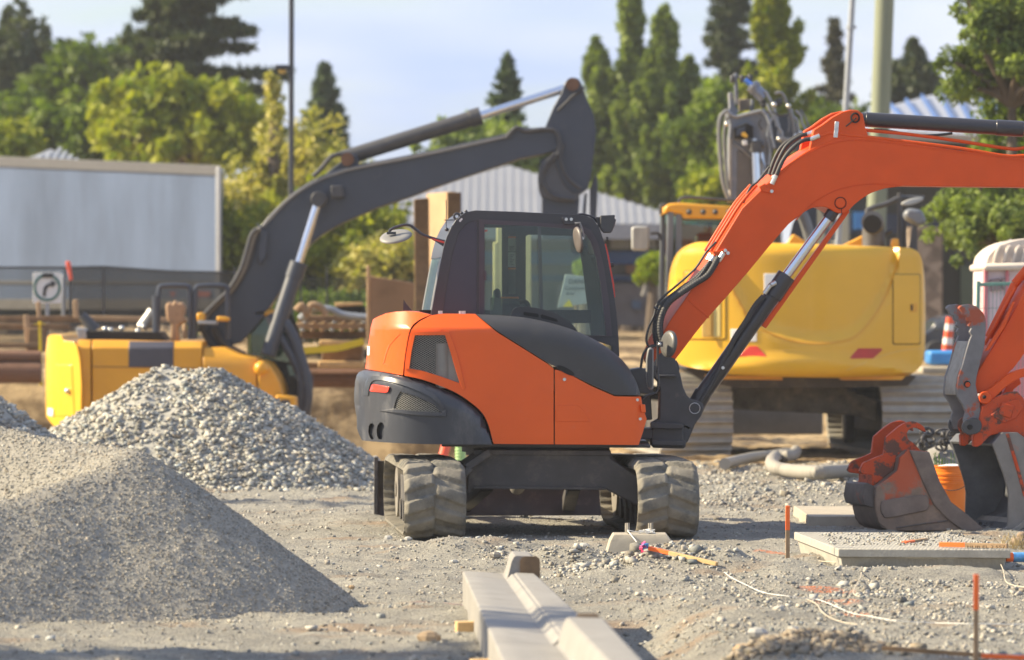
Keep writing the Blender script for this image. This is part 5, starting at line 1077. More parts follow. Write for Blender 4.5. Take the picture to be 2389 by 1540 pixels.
def seam(name,poly,w=1.6): 
    q=poly+[poly[0],poly[1]]; yp(name,path_strip(q,w)[:-0 or None],m_dark,off=.003,thick=.02,cell=.1,bev=0)
def rrect(x0,y0,x1,y1,r,sk=0):
    o=[]
    for cx_,cy_,a in((x1-r,y0+r,-90),(x1-r,y1-r,0),(x0+r,y1-r,90),(x0+r,y0+r,180)): o+=[(cx_+r*math.cos(R(a+t)),cy_+r*math.sin(R(a+t))) for t in(0,30,60,90)]
    return o
for nm,rc in (('access_door',(2089,640,2155,803,5)),('grille_door',(1600,632,1694,792,6))):
    yp('door_gap',rrect(rc[0]-2,rc[1]-1.5,rc[2]+1.5,rc[3]+2,rc[4]),m_dark,off=.002,thick=.01,bev=0); yp(nm,rrect(*rc),m_yel,off=.012,thick=.02,bev=.006)
gq=[(1640,705),(1682,690),(1682,786),(1640,786)]
yp('vent_mesh',gq,M('pale mesh',(.55,.44,.16),.6,var=.1),off=.02,thick=.01)
mb=MB()
for i in range(9): mb.prism([(1641+i*4.6,706-i*1.6),(1642.6+i*4.6,706-i*1.6),(1642.6+i*4.6,785),(1641+i*4.6,785)],DY,gy(P(1660,0,DY).x,1.6)-.035,gy(P(1660,0,DY).x,1.6)-.02)
for i in range(16): mb.prism([(1641,707+i*5),(1681,707+i*5),(1681,708.6+i*5),(1641,708.6+i*5)],DY,gy(P(1660,0,DY).x,1.6)-.036,gy(P(1660,0,DY).x,1.6)-.022)
mb.build('mesh_bars',m_yel2,ye,smooth=False)
for yv0,yv1 in((620,650),(660,700)):
    for k in range(3): yp('louvre',[(1583+k*5,yv0+30),(1586+k*5,yv0+30),(1588+k*5,yv1+25),(1585+k*5,yv1+25)],m_yel2,off=.004,thick=.01,cell=0,bev=0)
yp('door_lock',[(2131,708),(2148,708),(2148,728),(2131,728)],m_yel2,off=.018,thick=.01,cell=0); yp('lock_slot',[(2132,711),(2137,711),(2137,724),(2132,724)],m_dark,off=.024,thick=.01,cell=0,bev=0)
yp('reflector',[(1748,808),(1768,808),(1790,833),(1722,832)],m_red,off=.006,thick=.01); yp('reflector',[(2004,813),(2060,813),(2063,817),(2040,837),(1987,837),(1984,835)],M('dark red reflector',(.45,.035,.03),.4),off=.006,thick=.01)  # right reflector is a darker red than the left
yp('white_decal',[(1784,638),(1834,638),(1812,692),(1784,692)],m_white,off=.006,thick=.01); yp('decal_mark',[(1806,662),(1816,650),(1822,650),(1812,676),(1806,676)],m_dark,off=.010,thick=.01,cell=0,bev=0); yp('white_decal',[(1706,768),(1766,768),(1766,797),(1706,797)],m_white,off=.006,thick=.01)
yp('pressed_line',path_strip(cr([(1690,610),(1722,690),(1765,755),(1830,787),(1885,798),(1950,796),(2000,780),(2050,722),(2088,640),(2103,575)],4),4),m_yel2,off=.006,thick=.02,bev=.004)
yp('lower_rib',path_strip(cr([(2171,815),(2120,818),(2060,832),(2010,852),(1975,866)],4),2.5),M('pale yellow edge',(.68,.42,.08),.5),off=.004,thick=.01,bev=0)
mb=MB(); mb.prism([(1650,876),(1830,880),(1830,888),(1650,886)],DY,52.0,54.5); mb.prism([(1960,880),(2120,878),(2110,888),(1970,888)],DY,52.0,54.5); mb.build('belly_plate',m_yel2,ye); 
mb=MB(); mb.prism([(1600,862),(2140,878),(2120,900),(1995,905),(1720,905),(1640,890)],DY+.6,DY+.75,56); mb.build('turntable_frame',m_frame,ye)
# cab
DCy=54.2
m_post=M('dark grey cab post',(.12,.13,.15),.4,var=.1)
for q,y_ in (([(1557,492),(1572,492),(1566,760),(1550,760)],DCy),([(1576,500),(1590,500),(1590,640),(1576,640)],DCy),([(1706,500),(1722,500),(1722,600),(1706,600)],DCy),([(1541,478),(1552,478),(1548,760),(1536,760)],DCy+1.4)):
    mb=MB(); mb.prism(q,y_,y_,y_+.12); mb.build('cab_post',m_post,ye,bev=.01)
mb=MB(); mb.prism([(1548,490),(1720,490),(1720,520),(1590,520),(1590,700),(1552,700)],DCy,DCy+1.5,DCy+1.54); mb.build('front_window',m_glass2,ye,smooth=False)
mb=MB(); mb.prism([(1590,508),(1708,508),(1708,600),(1590,600)],DCy,DCy+.02,DCy+.03); mb.build('rear_window',m_glass2,ye,smooth=False)
mb=MB(); mb.prism([(1550,482),(1560,475),(1585,473),(1722,482),(1722,512),(1592,510),(1590,500),(1560,494),(1548,500)],DCy,DCy-.02,DCy+1.6); mb.build('cab_roof',m_yel2,ye,bev=.03)
mb=MB()
for x in(1607,1640,1668,1700): mb.ball(P(x,495,DCy-.03),.032)
mb.build('roof_bolt',m_met,ye)
mb=MB(); mb.prism([(1625,548),(1636,541),(1660,540),(1678,552),(1680,600),(1622,600)],DCy,DCy+.6,DCy+.8); mb.prism([(1590,570),(1710,570),(1710,640),(1590,640)],DCy,DCy+.9,DCy+1.0); mb.build('seat',m_rub,ye,bev=.04)
mb=MB(); mb.tube([P(x,y,DCy+.3) for x,y in((1584,478),(1588,463),(1620,461),(1680,466),(1730,468))],.018); mb.tube([P(x,y,DCy+.1) for x,y in((1541,500),(1541,482),(1552,476))],.02); mb.build('roof_rail',m_met,ye)
mb=MB(); q=rrect(1475,526,1517,584,8); mb.prism(q,DCy,DCy+.5,DCy+.56); mb.build('cab_mirror',M('mirror grey rim',(.4,.4,.38),.4),ye,bev=.02)
mb=MB(); mb.prism(rrect(1479,530,1513,580,6),DCy,DCy+.485,DCy+.50); mb.build('mirror_glass',M('mirror face',(.38,.37,.33),.3,var=.3,vs=3,stretch=(3,3,.4)),ye)
mb=MB(); mb.tube([P(x,y,DCy+.6) for x,y in((1517,545),(1535,545),(1541,560))],.02); mb.build('mirror_stay',m_met,ye)
# things on the deck
mb=MB(); mb.cyl(P(2037,600,53.2),P(2037,535,53.2),.13,n=24); mb.tube([P(2037,560,53.2),P(2037,530,53.2),P(2036,520,53.05),P(2034,517,52.95)],.125,n=24,seg=4); mb.build('exhaust_stack',M('sooty grey exhaust',(.085,.085,.09),.5,var=.15),ye)
mb=MB(); mb.cyl(P(2034,523,52.89),P(2034,523,52.87),.105,n=24); mb.build('exhaust_mouth',m_dark,ye)
mb=MB()
mb.tube([P(x,y,53.4) for x,y in((2028,560),(2022,500),(2030,487),(2060,478),(2080,470),(2100,462),(2155,463))],.03,n=8)
mb.tube([P(x,y,53.4) for x,y in((2098,450),(2098,600))],.028,smooth=False); mb.tube([P(x,y,53.2) for x,y in((2060,590),(2058,560),(2066,545),(2080,538))],.022); mb.tube([P(x,y,53.4) for x,y in((2112,590),(2110,540),(2114,500))],.02)
mb.prism([(2120,575),(2132,500),(2138,498),(2140,590),(2108,590)],53,53,53.03); mb.build('handrail',m_met,ye)
mb=MB(); mb.prism([(2105,500),(2118,485),(2150,490),(2162,520),(2140,530),(2112,512)],53,52.95,53.2); mb.build('work_lamp',M('grey lamp',(.16,.17,.19),.4),ye,bev=.04)
mb=MB(); mb.prism([(2078,575),(2080,556),(2096,556),(2098,578)],53,53,53.2); mb.build('filler_neck',m_yel2,ye,bev=.02)
for q in ([(1960,575),(1990,560),(2020,545),(2025,575)],[(1830,575),(1850,545),(1900,575)]):
    mb=MB(); mb.prism(q,53.5,53.5,53.7); mb.build('deck_cover',m_yel2,ye,bev=.02)
mb=MB(); c=P(2128,468,53.2); a=R(18)
mb.prism([tuple(v) for v in rot2(2128,470,27,7,-14,20)],53.2,53.2,53.26); mb.build('round_mirror',M('pale mirror back',(.40,.40,.38),.5),ye,bev=.02)
# front equipment: boom, dipper, cylinders going up behind the body
Z5=zf(2850,250,2.8); DA=55.0
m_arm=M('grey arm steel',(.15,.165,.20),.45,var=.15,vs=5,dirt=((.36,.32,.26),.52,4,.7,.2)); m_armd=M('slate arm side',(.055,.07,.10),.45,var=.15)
def ap(name,q,y0,y1,mat,bev=.012): mb=MB(); mb.prism(Z5(q),DA,y0,y1); return mb.build(name,mat,ye,bev=bev)
ap('main_boom',[(190,1560),(190,850),(205,700),(160,560),(260,612),(540,545),(600,600),(640,700),(610,900),(605,1250),(590,1560)],DA,DA+.6,m_arm)
ap('boom_edge',[(186,850),(214,850),(212,1560),(186,1560)],DA-.02,DA+.1,M('lit pale edge',(.36,.33,.29),.7))  # boom_edge: pale strip with the sunlit edge painted in
ap('boom_inset',[(272,985),(300,975),(438,1070),(440,1560),(272,1560)],DA-.012,DA+.02,M('taupe dusty steel',(.115,.105,.095),.7))
ap('boom_rib',[(225,900),(250,890),(440,1040),(440,1090)],DA-.03,DA+.02,m_arm); ap('boom_rib',[(530,1080),(548,1070),(606,1230),(590,1260)],DA-.03,DA+.02,m_arm)
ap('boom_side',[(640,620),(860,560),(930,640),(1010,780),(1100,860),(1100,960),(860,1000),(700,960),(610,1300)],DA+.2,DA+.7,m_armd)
ap('arm_head',[(182,335),(232,330),(252,470),(305,545),(250,602),(165,560),(192,500)],DA+.1,DA+.3,m_arm); ap('head_plate',[(240,118),(285,118),(296,480),(252,470)],DA+.05,DA+.12,m_arm); ap('head_plate',[(440,400),(478,420),(470,530),(430,540)],DA+.2,DA+.3,m_arm)
ap('dusty_recess',[(300,400),(430,395),(435,520),(310,540)],DA+.3,DA+.35,M('tan dusty inner steel',(.26,.21,.16),.8))
for q in ([(200,140),(245,140),(248,225),(205,235)],[(300,145),(345,135),(360,205),(320,240)],[(395,130),(448,135),(455,210),(410,200)],[(540,420),(600,410),(605,500),(550,510)],[(690,430),(770,390),(790,470),(720,500)]): ap('pivot_lug',q,DA,DA+.2,m_met,.02)
ap('head_crossbar',[(245,150),(430,140),(432,165),(246,175)],DA+.15,DA+.2,m_met)
def ac(name,a,b,r,mat,dy=0): mb=MB(); p=Z5([a,b]); mb.cyl(P(*p[0],DA+dy),P(*p[1],DA+dy),r,n=16); return mb.build(name,mat,ye,bev=.004)
ac('dipper_rod',(360,195),(450,270),.036,M('rod with painted blue light',(.12,.28,.75),.15,metal=.7)); ac('dipper_cylinder',(430,255),(580,400),.075,M('blue grey cylinder',(.20,.23,.30),.25,metal=.4)); ac('cylinder_band',(445,262),(485,300),.085,m_arm)  # blue light on the rod is painted into its base colour
ac('boom_rod',(478,1010),(492,1380),.048,m_chr,-.1); ac('cylinder_eye',(480,880),(484,1010),.075,m_met,-.1); ac('eye_pin',(400,935),(575,925),.035,m_met,-.1); ac('second_rod',(548,1010),(575,1240),.030,m_chr,.02)
ap('boom_lamp',[(228,740),(380,680),(450,725),(450,850),(232,860)],DA-.12,DA-.02,m_dark); ap('lamp_face',[(262,755),(362,722),(362,815),(262,825)],DA-.135,DA-.12,m_ygrey,.004)
ap('yellow_tag',[(315,795),(355,785),(392,830),(372,850),(320,830)],DA-.15,DA-.14,m_yel,.004); ap('grease_rag',[(325,885),(372,878),(380,930),(330,935)],DA-.2,DA-.15,m_white,.004)
m_gh=M('grey hose',(.16,.165,.17),.5); m_gp=M('pale grey pipe',(.26,.28,.31),.4,metal=.2)
for pts,r_,m_,dy in (([(165,540),(100,590),(75,680),(72,850),(88,1080),(115,1330),(160,1480),(185,1540)],.024,m_gh,-.05),([(165,610),(145,680),(130,850),(140,1050),(155,1250),(175,1390),(205,1430)],.020,m_gh,0),
 ([(165,545),(255,607),(400,575),(545,540)],.020,m_gp,-.05),([(545,545),(600,590),(640,700),(660,820),(690,960)],.018,m_gp,-.1),([(590,320),(650,430),(690,520),(720,640),(745,740),(735,840),(760,880),(880,890)],.018,m_gp,-.08),([(610,460),(650,560),(700,640),(720,720)],.015,m_gp,-.1),
 ([(700,350),(760,340),(800,380),(830,460),(870,560),(905,660),(915,780),(940,830)],.020,m_gh,-.1),([(880,520),(900,600),(950,650),(965,750),(990,800),(1080,810)],.016,m_gp,-.08),([(930,540),(990,600),(1000,680),(1050,760),(1075,780)],.016,m_gp,-.05),([(980,530),(1030,600),(1060,680),(1100,760)],.012,m_gh,-.03),([(745,740),(775,780),(790,850),(900,860)],.014,m_gp,-.12),
 ([(850,600),(860,700),(850,780)],.010,m_gh,-.1),([(540,640),(520,700),(560,760)],.008,m_dark,-.1),([(590,560),(680,560),(760,600),(850,580)],.012,m_met,-.1),([(640,700),(660,640),(700,610)],.014,m_gp,-.1),([(560,520),(640,640),(620,800),(640,980),(630,1150)],.018,m_gp,-.05)):
    mb=MB(); mb.tube([P(*q,DA+dy) for q in Z5(pts)],r_,n=8); mb.build('hydraulic_hose' if m_ is m_gh else 'hydraulic_pipe',m_,ye)
for pts,r_ in (([(1840,480),(1870,500),(1890,560)],.07),([(1900,470),(1925,500),(1930,560),(1926,600)],.035),([(1925,460),(1945,500),(1942,560)],.03)):
    mb=MB(); mb.tube([P(x,y,55.6) for x,y in pts],r_,n=8); mb.build('boom_hose',m_gh,ye)
for x,y in ((690,475),(850,490),(745,860),(930,825),(985,795),(1065,770),(470,875),(160,690)):
    mb=MB(); mb.ball(P(*Z5([(x,y)])[0],DA-.12),.03); mb.build('hose_union',m_zinc,ye)
mb=MB(); mb.prism([(1830,600),(1850,520),(1880,470),(1905,480),(1905,600)],56,56,56.1); mb.build('boom_foot',m_ygrey,ye)
if 0: mb=MB(); mb.tube([P(1867+20*math.cos(t*.6283),512+24*math.sin(t*.6283),55.4) for t in range(11)],.035); mb.build('hose_reel',m_met,ye)
# steel tracks
def lugB(s,x,p=.22):
    ph=(s/p)%1; f=.014*float(sst(0,.06,ph)*sst(.94,.88,ph))
    for c_ in(.27,.77): f+=.06*math.exp(-((ph-c_)/.085)**4)
    return f
m_strk=M('dusty steel track shoes',(.36,.34,.30),.55,metal=.25,var=.15,vs=8,dirt=((.42,.36,.27),.5,5,.6,.2),bump=.002,bs=40)
yw=R(5.5)
for sx,xx in((-1,P(1626,0,52.3).x),(1,P(2140,0,52.3).x)):
    cc=(xx-math.sin(-yw)*0+ -1.9*math.sin(yw),52.3+1.9)
    track_mesh('steel_track',ye,m_strk,cc,yw,3.9,.86,.80,.0,lugB,.012,8,.03)
    mb=MB(); 
    for dx in(-.2,.2):
        for yy in(-1.5,1.5):
            a=Vector((cc[0]+(dx-.06)*math.cos(yw)-yy*math.sin(yw),cc[1]+yy,.43)); mb.cyl(a,a+Vector((.12,0,0)),.36,n=28)
    mb.bar(Vector((cc[0]+1.5*math.sin(yw),cc[1]-1.5,.42)),Vector((cc[0]-1.5*math.sin(yw),cc[1]+1.5,.42)),.40,.34); mb.build('track_frame',m_frame,ye,bev=.01)
m_mud=M('mud caked steel',(.15,.135,.11),.85,var=.4,vs=6,dirt=((.34,.28,.20),.5,5,.7,.2),bump=.01,bs=14)
mb=MB(); mb.prism([(1712,893),(1960,900),(2045,935),(2045,985),(1990,968),(1712,955)],53.2,53.2,55); mb.prism([(1720,870),(1955,870),(1955,905),(1720,900)],53.4,53.4,54.8); mb.build('undercarriage_frame',m_mud,ye,bev=.02)
mb=MB(); mb.cyl((P(1838,0,54).x,54.3,.80),(P(1838,0,54).x,54.3,1.02),.55,n=32); mb.build('slew_ring',m_mud,ye)
mb=MB(); mb.prism([(1955,893),(1985,893),(1975,905),(1958,915),(1950,908)],53.6,53.6,54.2); mb.build('step_plate',m_rust,ye)
mb=MB(); mb.bar(P(1640,880,53.4),P(1705,890,53.4),.8,.12); mb.build('side_step',m_mud,ye)
mb=MB(); q=P(1790,990,56.6); mb.box((P(1795,0,56).x,56.6,.42),(1.35,.12,.55)); mb.build('blade_plate',M('blue grey blade',(.19,.20,.22),.6),ye,bev=.02)
subparts(ye,{'door_gap':'counterweight','access_door':'counterweight','grille_door':'counterweight','reflector':'counterweight','white_decal':'counterweight','decal_mark':'counterweight','vent_mesh':'counterweight','mesh_bars':'counterweight','louvre':'counterweight','door_lock':'counterweight','lock_slot':'counterweight','lower_rib':'counterweight','pressed_line':'counterweight','exhaust_mouth':'exhaust_stack','mirror_glass':'cab_mirror','roof_bolt':'cab_roof','boom_inset':'main_boom','boom_edge':'main_boom','boom_rib':'main_boom','boom_lamp':'main_boom','lamp_face':'boom_lamp'})
# ---------------------------------------------------------------- yellow excavator with dark boom down in the pit on the left
le=empty('yellow_excavator',Vector((P(380,0,59).x,59.5,-1.2)),'yellow excavator with a long dark grey boom standing down in the pit on the left','excavator')
DL=58.0; Z7=zf(0,1000,2.2); Z8=zf(800,1050,2.369)
def lp(name,polys,y0,y1,mat,bev=.01,D=DL,sh=0):
    mb=MB()
    for q in polys: mb.prism(q,D,y0,y1)
    o=mb.build(name,mat,le,bev=bev)
    if sh:
        for v in o.data.vertices: v.co.x+=sh*(v.co.y+59.5-DL)
    return o
xr_=P(188,0,DL).x; xl_=P(92,0,DL).x
def gl(x,z): # rounded tail corner facing left and forward
    t=(xr_-x)/(xr_-xl_); return DL-.06+ .62*t+.45*max(0,t-.72)**1.3*3
cw2=Z7([(365,770),(385,755),(440,745),(520,752),(545,800),(640,810),(680,850),(690,900),(705,960),(715,1080),(722,1200),(718,1420),(700,1480),(650,1520)])+[(170,1003),(120,998),(92,976),(90,900),(91,820)]
panel('counterweight',cw2,DL,gl,lambda x,z:DL+2.6,m_yel,le,.10,(),.03)
def lpanel(name,q,mat,off): panel(name,q,DL,lambda x,z:gl(x,z)-off,lambda x,z:gl(x,z)-off+.03,mat,le,.1,(),.01)
lpanel('tail_door',Z7([(462,1010),(625,1010),(655,1470),(450,1470)]),m_yel,.012); lpanel('white_decal',Z7([(372,1400),(438,1405),(435,1475),(368,1468)]),m_white,.02)
mb=MB(); x,y=Z7([(585,1243)])[0]; p=P(x,y,DL); mb.ball((p.x,gl(p.x,p.z)-.04,p.z),.035); mb.build('door_lock',m_zinc,le)
# side covers with a sloping shoulder
def gside(x,z,zs=P(0,812,DL).z): return DL+.06+max(0,z-zs)*1.1
def ls(name,q,mat,off=0,thick=1.8,bev=.01,cell=.15): panel(name,q,DL,lambda x,z:gside(x,z)-off,lambda x,z:(gside(x,z)-off+thick) if thick<1 else DL+2.4,mat,le,cell,(),bev,extra=(P(0,812,DL).z,))
ls('rear_cover',[(180,793),(210,793),(211,1040),(180,1040)],m_yel2); ls('engine_cover',[(213.5,793),(300,794),(405,797),(470,797),(470,1040),(215,1040)],m_yel2)
ls('black_decal',[(299,796),(404,797),(404,857),(299,857)],M('charcoal decal',(.055,.055,.075),.5),off=.012,thick=.04,cell=0)
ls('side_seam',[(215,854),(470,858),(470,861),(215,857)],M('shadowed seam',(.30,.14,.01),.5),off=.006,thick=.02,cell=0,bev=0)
def gs2(x,z,zs=P(0,838,DL).z): return DL+.02+max(0,z-zs)*.9
panel('tank_cover',[(473,812),(520,810),(560,828),(598,836),(600,1040),(473,1040)],DL,gs2,lambda x,z:DL+2.2,m_yel2,le,.15,(),.02)
panel('front_fender',cr([(602,840),(625,850),(648,885),(660,925),(664,970)],3)+[(664,1040),(602,1040)],DL,lambda x,z:DL-.02+ .25*max(0,x-P(610,0,DL).x),lambda x,z:DL+2.2,m_yel2,le,.15,(),.03)
mb=MB(); x,y=Z8([(580,1005)])[0]; mb.ball(P(x,y,DL-.05),.09); mb.build('cap',m_yel2,le)
lp('step_box',[[(645,920),(692,925),(693,970),(645,968)]],DL-.2,DL+.3,m_yel2,.02); lp('step_opening',[rrect(655,932,678,975,6)],DL-.215,DL-.19,m_met,.004)
# deck equipment
lp('deck_box',[[(190,772),(365,775),(380,795),(190,795)]],DL+.5,DL+1.5,m_dark); lp('deck_box',[[(170,765),(192,768),(195,792),(175,792)]],DL+.4,DL+.9,m_galv)
mb=MB(); mb.cyl(P(330,765,DL+.9),P(352,735,DL+.9),.075,n=20); mb.cyl(P(352,735,DL+.9),P(358,728,DL+.9),.082,n=20); mb.build('exhaust_pipe',M('pale exhaust',(.36,.35,.33),.4,metal=.4),le)
mb=MB(); mb.tube([P(x,y,DL+.9) for x,y in((190,735),(205,752),(222,772))],lambda t:.06+.03*t,n=10); mb.build('snorkel',m_met,le)
mb=MB()
for x0,x1,yt in((368,442,667),(454,530,667)):
    mb.tube([P(x,y,DL+.8) for x,y in((x0,792),(x0+1,700),(x0+3,yt+8),(x0+12,yt),(x1-10,yt),(x1,yt+8),(x1+1,700),(x1+2,792))],.032,n=8,seg=3)
mb.tube([P(364,790,DL+.7),P(363,690,DL+.7)],.045,smooth=False); mb.build('handrail',m_ygrey,le)
mb=MB()
for x,y in((335,762),(322,772),(245,768),(258,770),(284,766),(369,775)): mb.ball(P(x,y,DL+.8),.035)
mb.build('deck_fitting',m_zinc,le)
lp('deck_cap',[[(450,732),(462,728),(470,733),(468,750),(452,750)]],DL+.6,DL+.9,m_yel2,.02); lp('deck_cap',[[(498,738),(528,740),(528,750),(498,750)]],DL+.6,DL+.9,m_yel2,.02); lp('step_tread',[[(456,748),(500,750),(500,757),(456,756)]],DL+.4,DL+.9,m_galv,.005)
# cab at the far side, front windows
lp('cab_shell',[[(560,735),(590,724),(655,724),(672,740),(692,800),(705,880),(708,960),(690,975),(664,960),(660,925),(645,885),(560,850)]],DL+1.55,DL+1.6,m_dark)
lp('cab_roof',[[(575,728),(592,722),(645,722),(650,738),(575,738)]],DL+1.2,DL+2.4,m_yel2,.03)
lp('cab_window',[[(566,748),(640,740),(660,770),(672,850),(566,835)]],DL+1.50,DL+1.54,m_glass2,0)
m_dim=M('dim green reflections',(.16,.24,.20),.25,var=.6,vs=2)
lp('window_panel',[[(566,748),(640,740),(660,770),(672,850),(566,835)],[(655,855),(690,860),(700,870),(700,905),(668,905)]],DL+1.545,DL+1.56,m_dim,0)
lp('window_post',[[(562,745),(569,745),(569,835),(562,835)]],DL+1.4,DL+1.5,M('lime post',(.38,.42,.14),.5))
mb=MB(); mb.tube([P(x,y,DL+.9) for x,y in((648,735),(675,770),(696,820),(712,880),(716,930),(708,975))],.075,n=10); mb.tube([P(x,y,DL+.9) for x,y in((626,735),(640,760),(662,800),(690,850),(702,900),(700,960))],.06,n=10); mb.tube([P(x,y,DL+.9) for x,y in((655,755),(690,810),(722,870),(726,905),(718,950),(708,970))],.022,n=8); mb.build('cab_guard',m_ygrey,le)
lp('cab_lower',[[(664,880),(705,880),(712,970),(690,990),(664,975)]],DL+.9,DL+1.3,m_dark)
# tracks down in the pit
def lugC(s,x): return lugB(s,x)
for sx in(-1,1):
    track_mesh('steel_track',le,m_strk,(P(380,0,59.3).x,59.5+sx*1.05),R(90),4.0,.75,.6,-1.25,lugC,.03,4,.03)
mb=MB(); mb.box((P(380,0,59.3).x,59.5,-.55),(1.6,1.6,.5)); mb.cyl((P(380,0,59.3).x,59.5,-.4),(P(380,0,59.3).x,59.5,-.1),.6,n=24); mb.build('undercarriage_frame',m_mud,le)
# boom
Z9=zf(1000,200,1.54)
bo=[(470,742),(500,720),(520,690),(545,650),(570,600),(590,560),(610,525)]+cr([(625,505),(660,470),(700,438),(745,412),(785,398)],3)[:-1]+[(830,385),(900,372),(1000,352),(1100,330),(1180,312),(1215,297),(1262,300),(1290,305)]+cr([(1304,318),(1306,335),(1296,350),(1268,360)],3)+[(1215,370),(1150,392),(1050,425),(950,462),(880,485),(800,520)]+cr([(760,542),(730,565),(700,600),(680,640)],3)+[(640,700),(610,745),(590,770),(560,800),(520,810),(480,800),(468,770)]
YBL=59.2
def bl(name,polys,y0,y1,mat,bev=.012): 
    return lp(name,polys,y0,y1,mat,bev,D=YBL)
bl('boom',[bo],YBL,YBL+.45,m_ygrey)
bl('boom_top_plate',[path_strip(cr([(610,528),(660,474),(700,442),(745,416),(785,402),(830,389),(1000,356),(1180,316)],3),6)],YBL-.05,YBL+.02,M('lit boom edge',(.24,.23,.215),.6),.004)  # lighter strip along the upper boom edge, sunlight painted into its colour
bl('cylinder_lug',[[(735,422),(760,405),(800,372),(828,358),(838,372),(830,398),(780,408)]],YBL+.05,YBL+.4,m_ygrey)
mb=MB(); mb.cyl(P(800,370,YBL+.2),P(1096,278,YBL+.2),.10,n=20); mb.cyl(P(1096,278,YBL+.2),P(1122,270,YBL+.2),.115,n=20); mb.build('stick_cylinder',m_met,le,bev=.008)
mb=MB(); mb.cyl(P(1122,270,YBL+.2),P(1318,207,YBL+.2),.055,n=20); mb.build('stick_rod',m_chr,le)
for x,y in((810,372),(1335,197)): mb=MB(); mb.cyl(P(x,y,YBL-.05),P(x,y,YBL+.5),.085,n=20); mb.build('pin_boss',m_rust,le)
st=cr([(1310,215),(1318,192),(1332,182),(1348,184),(1358,200),(1366,225),(1384,270),(1390,310)],3)[:-1]+[(1390,310),(1386,350),(1380,400),(1372,440),(1355,452)]+cr([(1335,450),(1315,430),(1302,400),(1290,370)],3)+[(1280,330),(1270,300),(1290,250)]
bl('stick_head',[st],YBL+.02,YBL+.42,m_ygrey)
bl('stick_arm',[cr([(1262,395),(1255,420),(1258,440),(1270,460),(1300,468),(1335,462),(1360,450)],3)+[(1352,500),(1340,560),(1262,560),(1264,470),(1258,440),(1262,395),(1290,360),(1310,420)]],YBL+.10,YBL+.36,m_ygrey) if False else bl('stick_arm',[[(1262,372),(1300,350),(1310,400),(1325,440),(1352,462),(1345,560),(1264,560),(1264,462),(1256,440),(1256,410)]],YBL+.10,YBL+.36,m_ygrey)
bl('stick_pad',[cr([(1268,372),(1256,400),(1255,432),(1266,456),(1300,470),(1340,468),(1352,450),(1330,400),(1300,365)],3,True)],YBL+.04,YBL+.1,M('shadowy grey plate',(.075,.08,.095),.5))
bl('bucket_cylinder',[[(1376,440),(1392,400),(1395,430),(1390,560),(1376,560)],[(1364,450),(1370,450),(1364,540),(1356,540)]],YBL+.2,YBL+.3,m_ygrey)
mb=MB(); mb.tube([P(x,y,YBL-.05) for x,y in Z9([(1580,540),(1640,480),(1700,500),(1800,490),(1880,500),(1905,560),(1900,640),(1840,700),(1800,780),(1790,850)])],.028,n=8); mb.tube([P(x,y,YBL-.03) for x,y in Z9([(2060,230),(1980,290),(1895,375)])],.02,n=6,smooth=False); mb.tube([P(x,y,YBL-.06) for x,y in Z9([(1925,580),(1915,680),(1960,790),(2040,855)])],.025); mb.tube([P(x,y,YBL-.06) for x,y in Z9([(1880,640),(1800,740),(1810,830),(1870,900),(2000,925)])],.025); mb.build('stick_hose',m_met,le)
mb=MB(); mb.tube([P(x,y,YBL-.02) for x,y in Z9([(390,780),(440,730),(480,680),(520,650),(600,640),(640,660)])],.03); mb.build('boom_hose',m_met,le)
for k in range(3):
    mb=MB(); mb.tube([P(x-k*7,y+k*2,YBL-.06-.05*k) for x,y in((614,530),(600,545),(588,585),(575,625),(548,672),(515,705),(488,735),(478,770))],.028,n=8); mb.build('boom_hose',M('lit hose highlight',(.22,.21,.19),.4) if k==1 else m_met,le)  # middle hose is lighter, a highlight painted as base colour
bl('hose_bracket',[[(600,520),(625,545),(622,600),(606,620),(600,590),(607,550)]],YBL-.10,YBL-.02,m_ygrey)
bl('boom_lamp',[Z9([(500,840),(570,835),(582,910),(505,915)])],YBL-.15,YBL,m_met)
mb=MB(); mb.cyl(P(742,470,YBL-.2),P(697,612,YBL-.25),.055,n=20); mb.build('boom_rod',m_chr,le)
mb=MB(); mb.cyl(P(690,630,YBL-.25),P(625,830,YBL-.35),.10,n=20); mb.cyl(P(697,612,YBL-.25),P(684,650,YBL-.25),.115,n=20); mb.build('boom_cylinder',m_ygrey,le,bev=.01)
mb=MB(); c=P(745,466,YBL); mb.cyl(c-Vector((0,.3,0)),c,.10,n=20); mb.build('cylinder_eye',m_met,le,bev=.01)
mb=MB(); mb.tube([P(x,y,YBL-.2) for x,y in((500,765),(512,790),(540,815),(570,830))],.05); mb.tube([P(x,y,YBL-.2) for x,y in((470,760),(490,800),(520,820))],.04); mb.build('boom_hose',m_rub,le)
lp('tan_pump',[[(374,738),(372,712),(380,704),(388,710),(392,700),(404,708),(410,704),(418,716),(414,740),(420,748),(408,758),(400,762),(404,798),(384,798),(386,756),(378,752)]],DL+1.0,DL+1.3,M('tan rusty fitting',(.48,.30,.17),.7,var=.4,vs=4,dirt=((.2,.10,.05),.5,4,.7,.2)),.03)
lp('tan_pump',[[(414,755),(423,757),(424,792),(413,792)]],DL+.9,DL+1.,m_woodt,.02)

subparts(le,{'tail_door':'counterweight','white_decal':'counterweight','door_lock':'counterweight','black_decal':'engine_cover','side_seam':'engine_cover','step_opening':'step_box','boom_top_plate':'boom','cylinder_lug':'boom','hose_bracket':'boom','boom_lamp':'boom','stick_pad':'stick_head','cap':'tank_cover'})
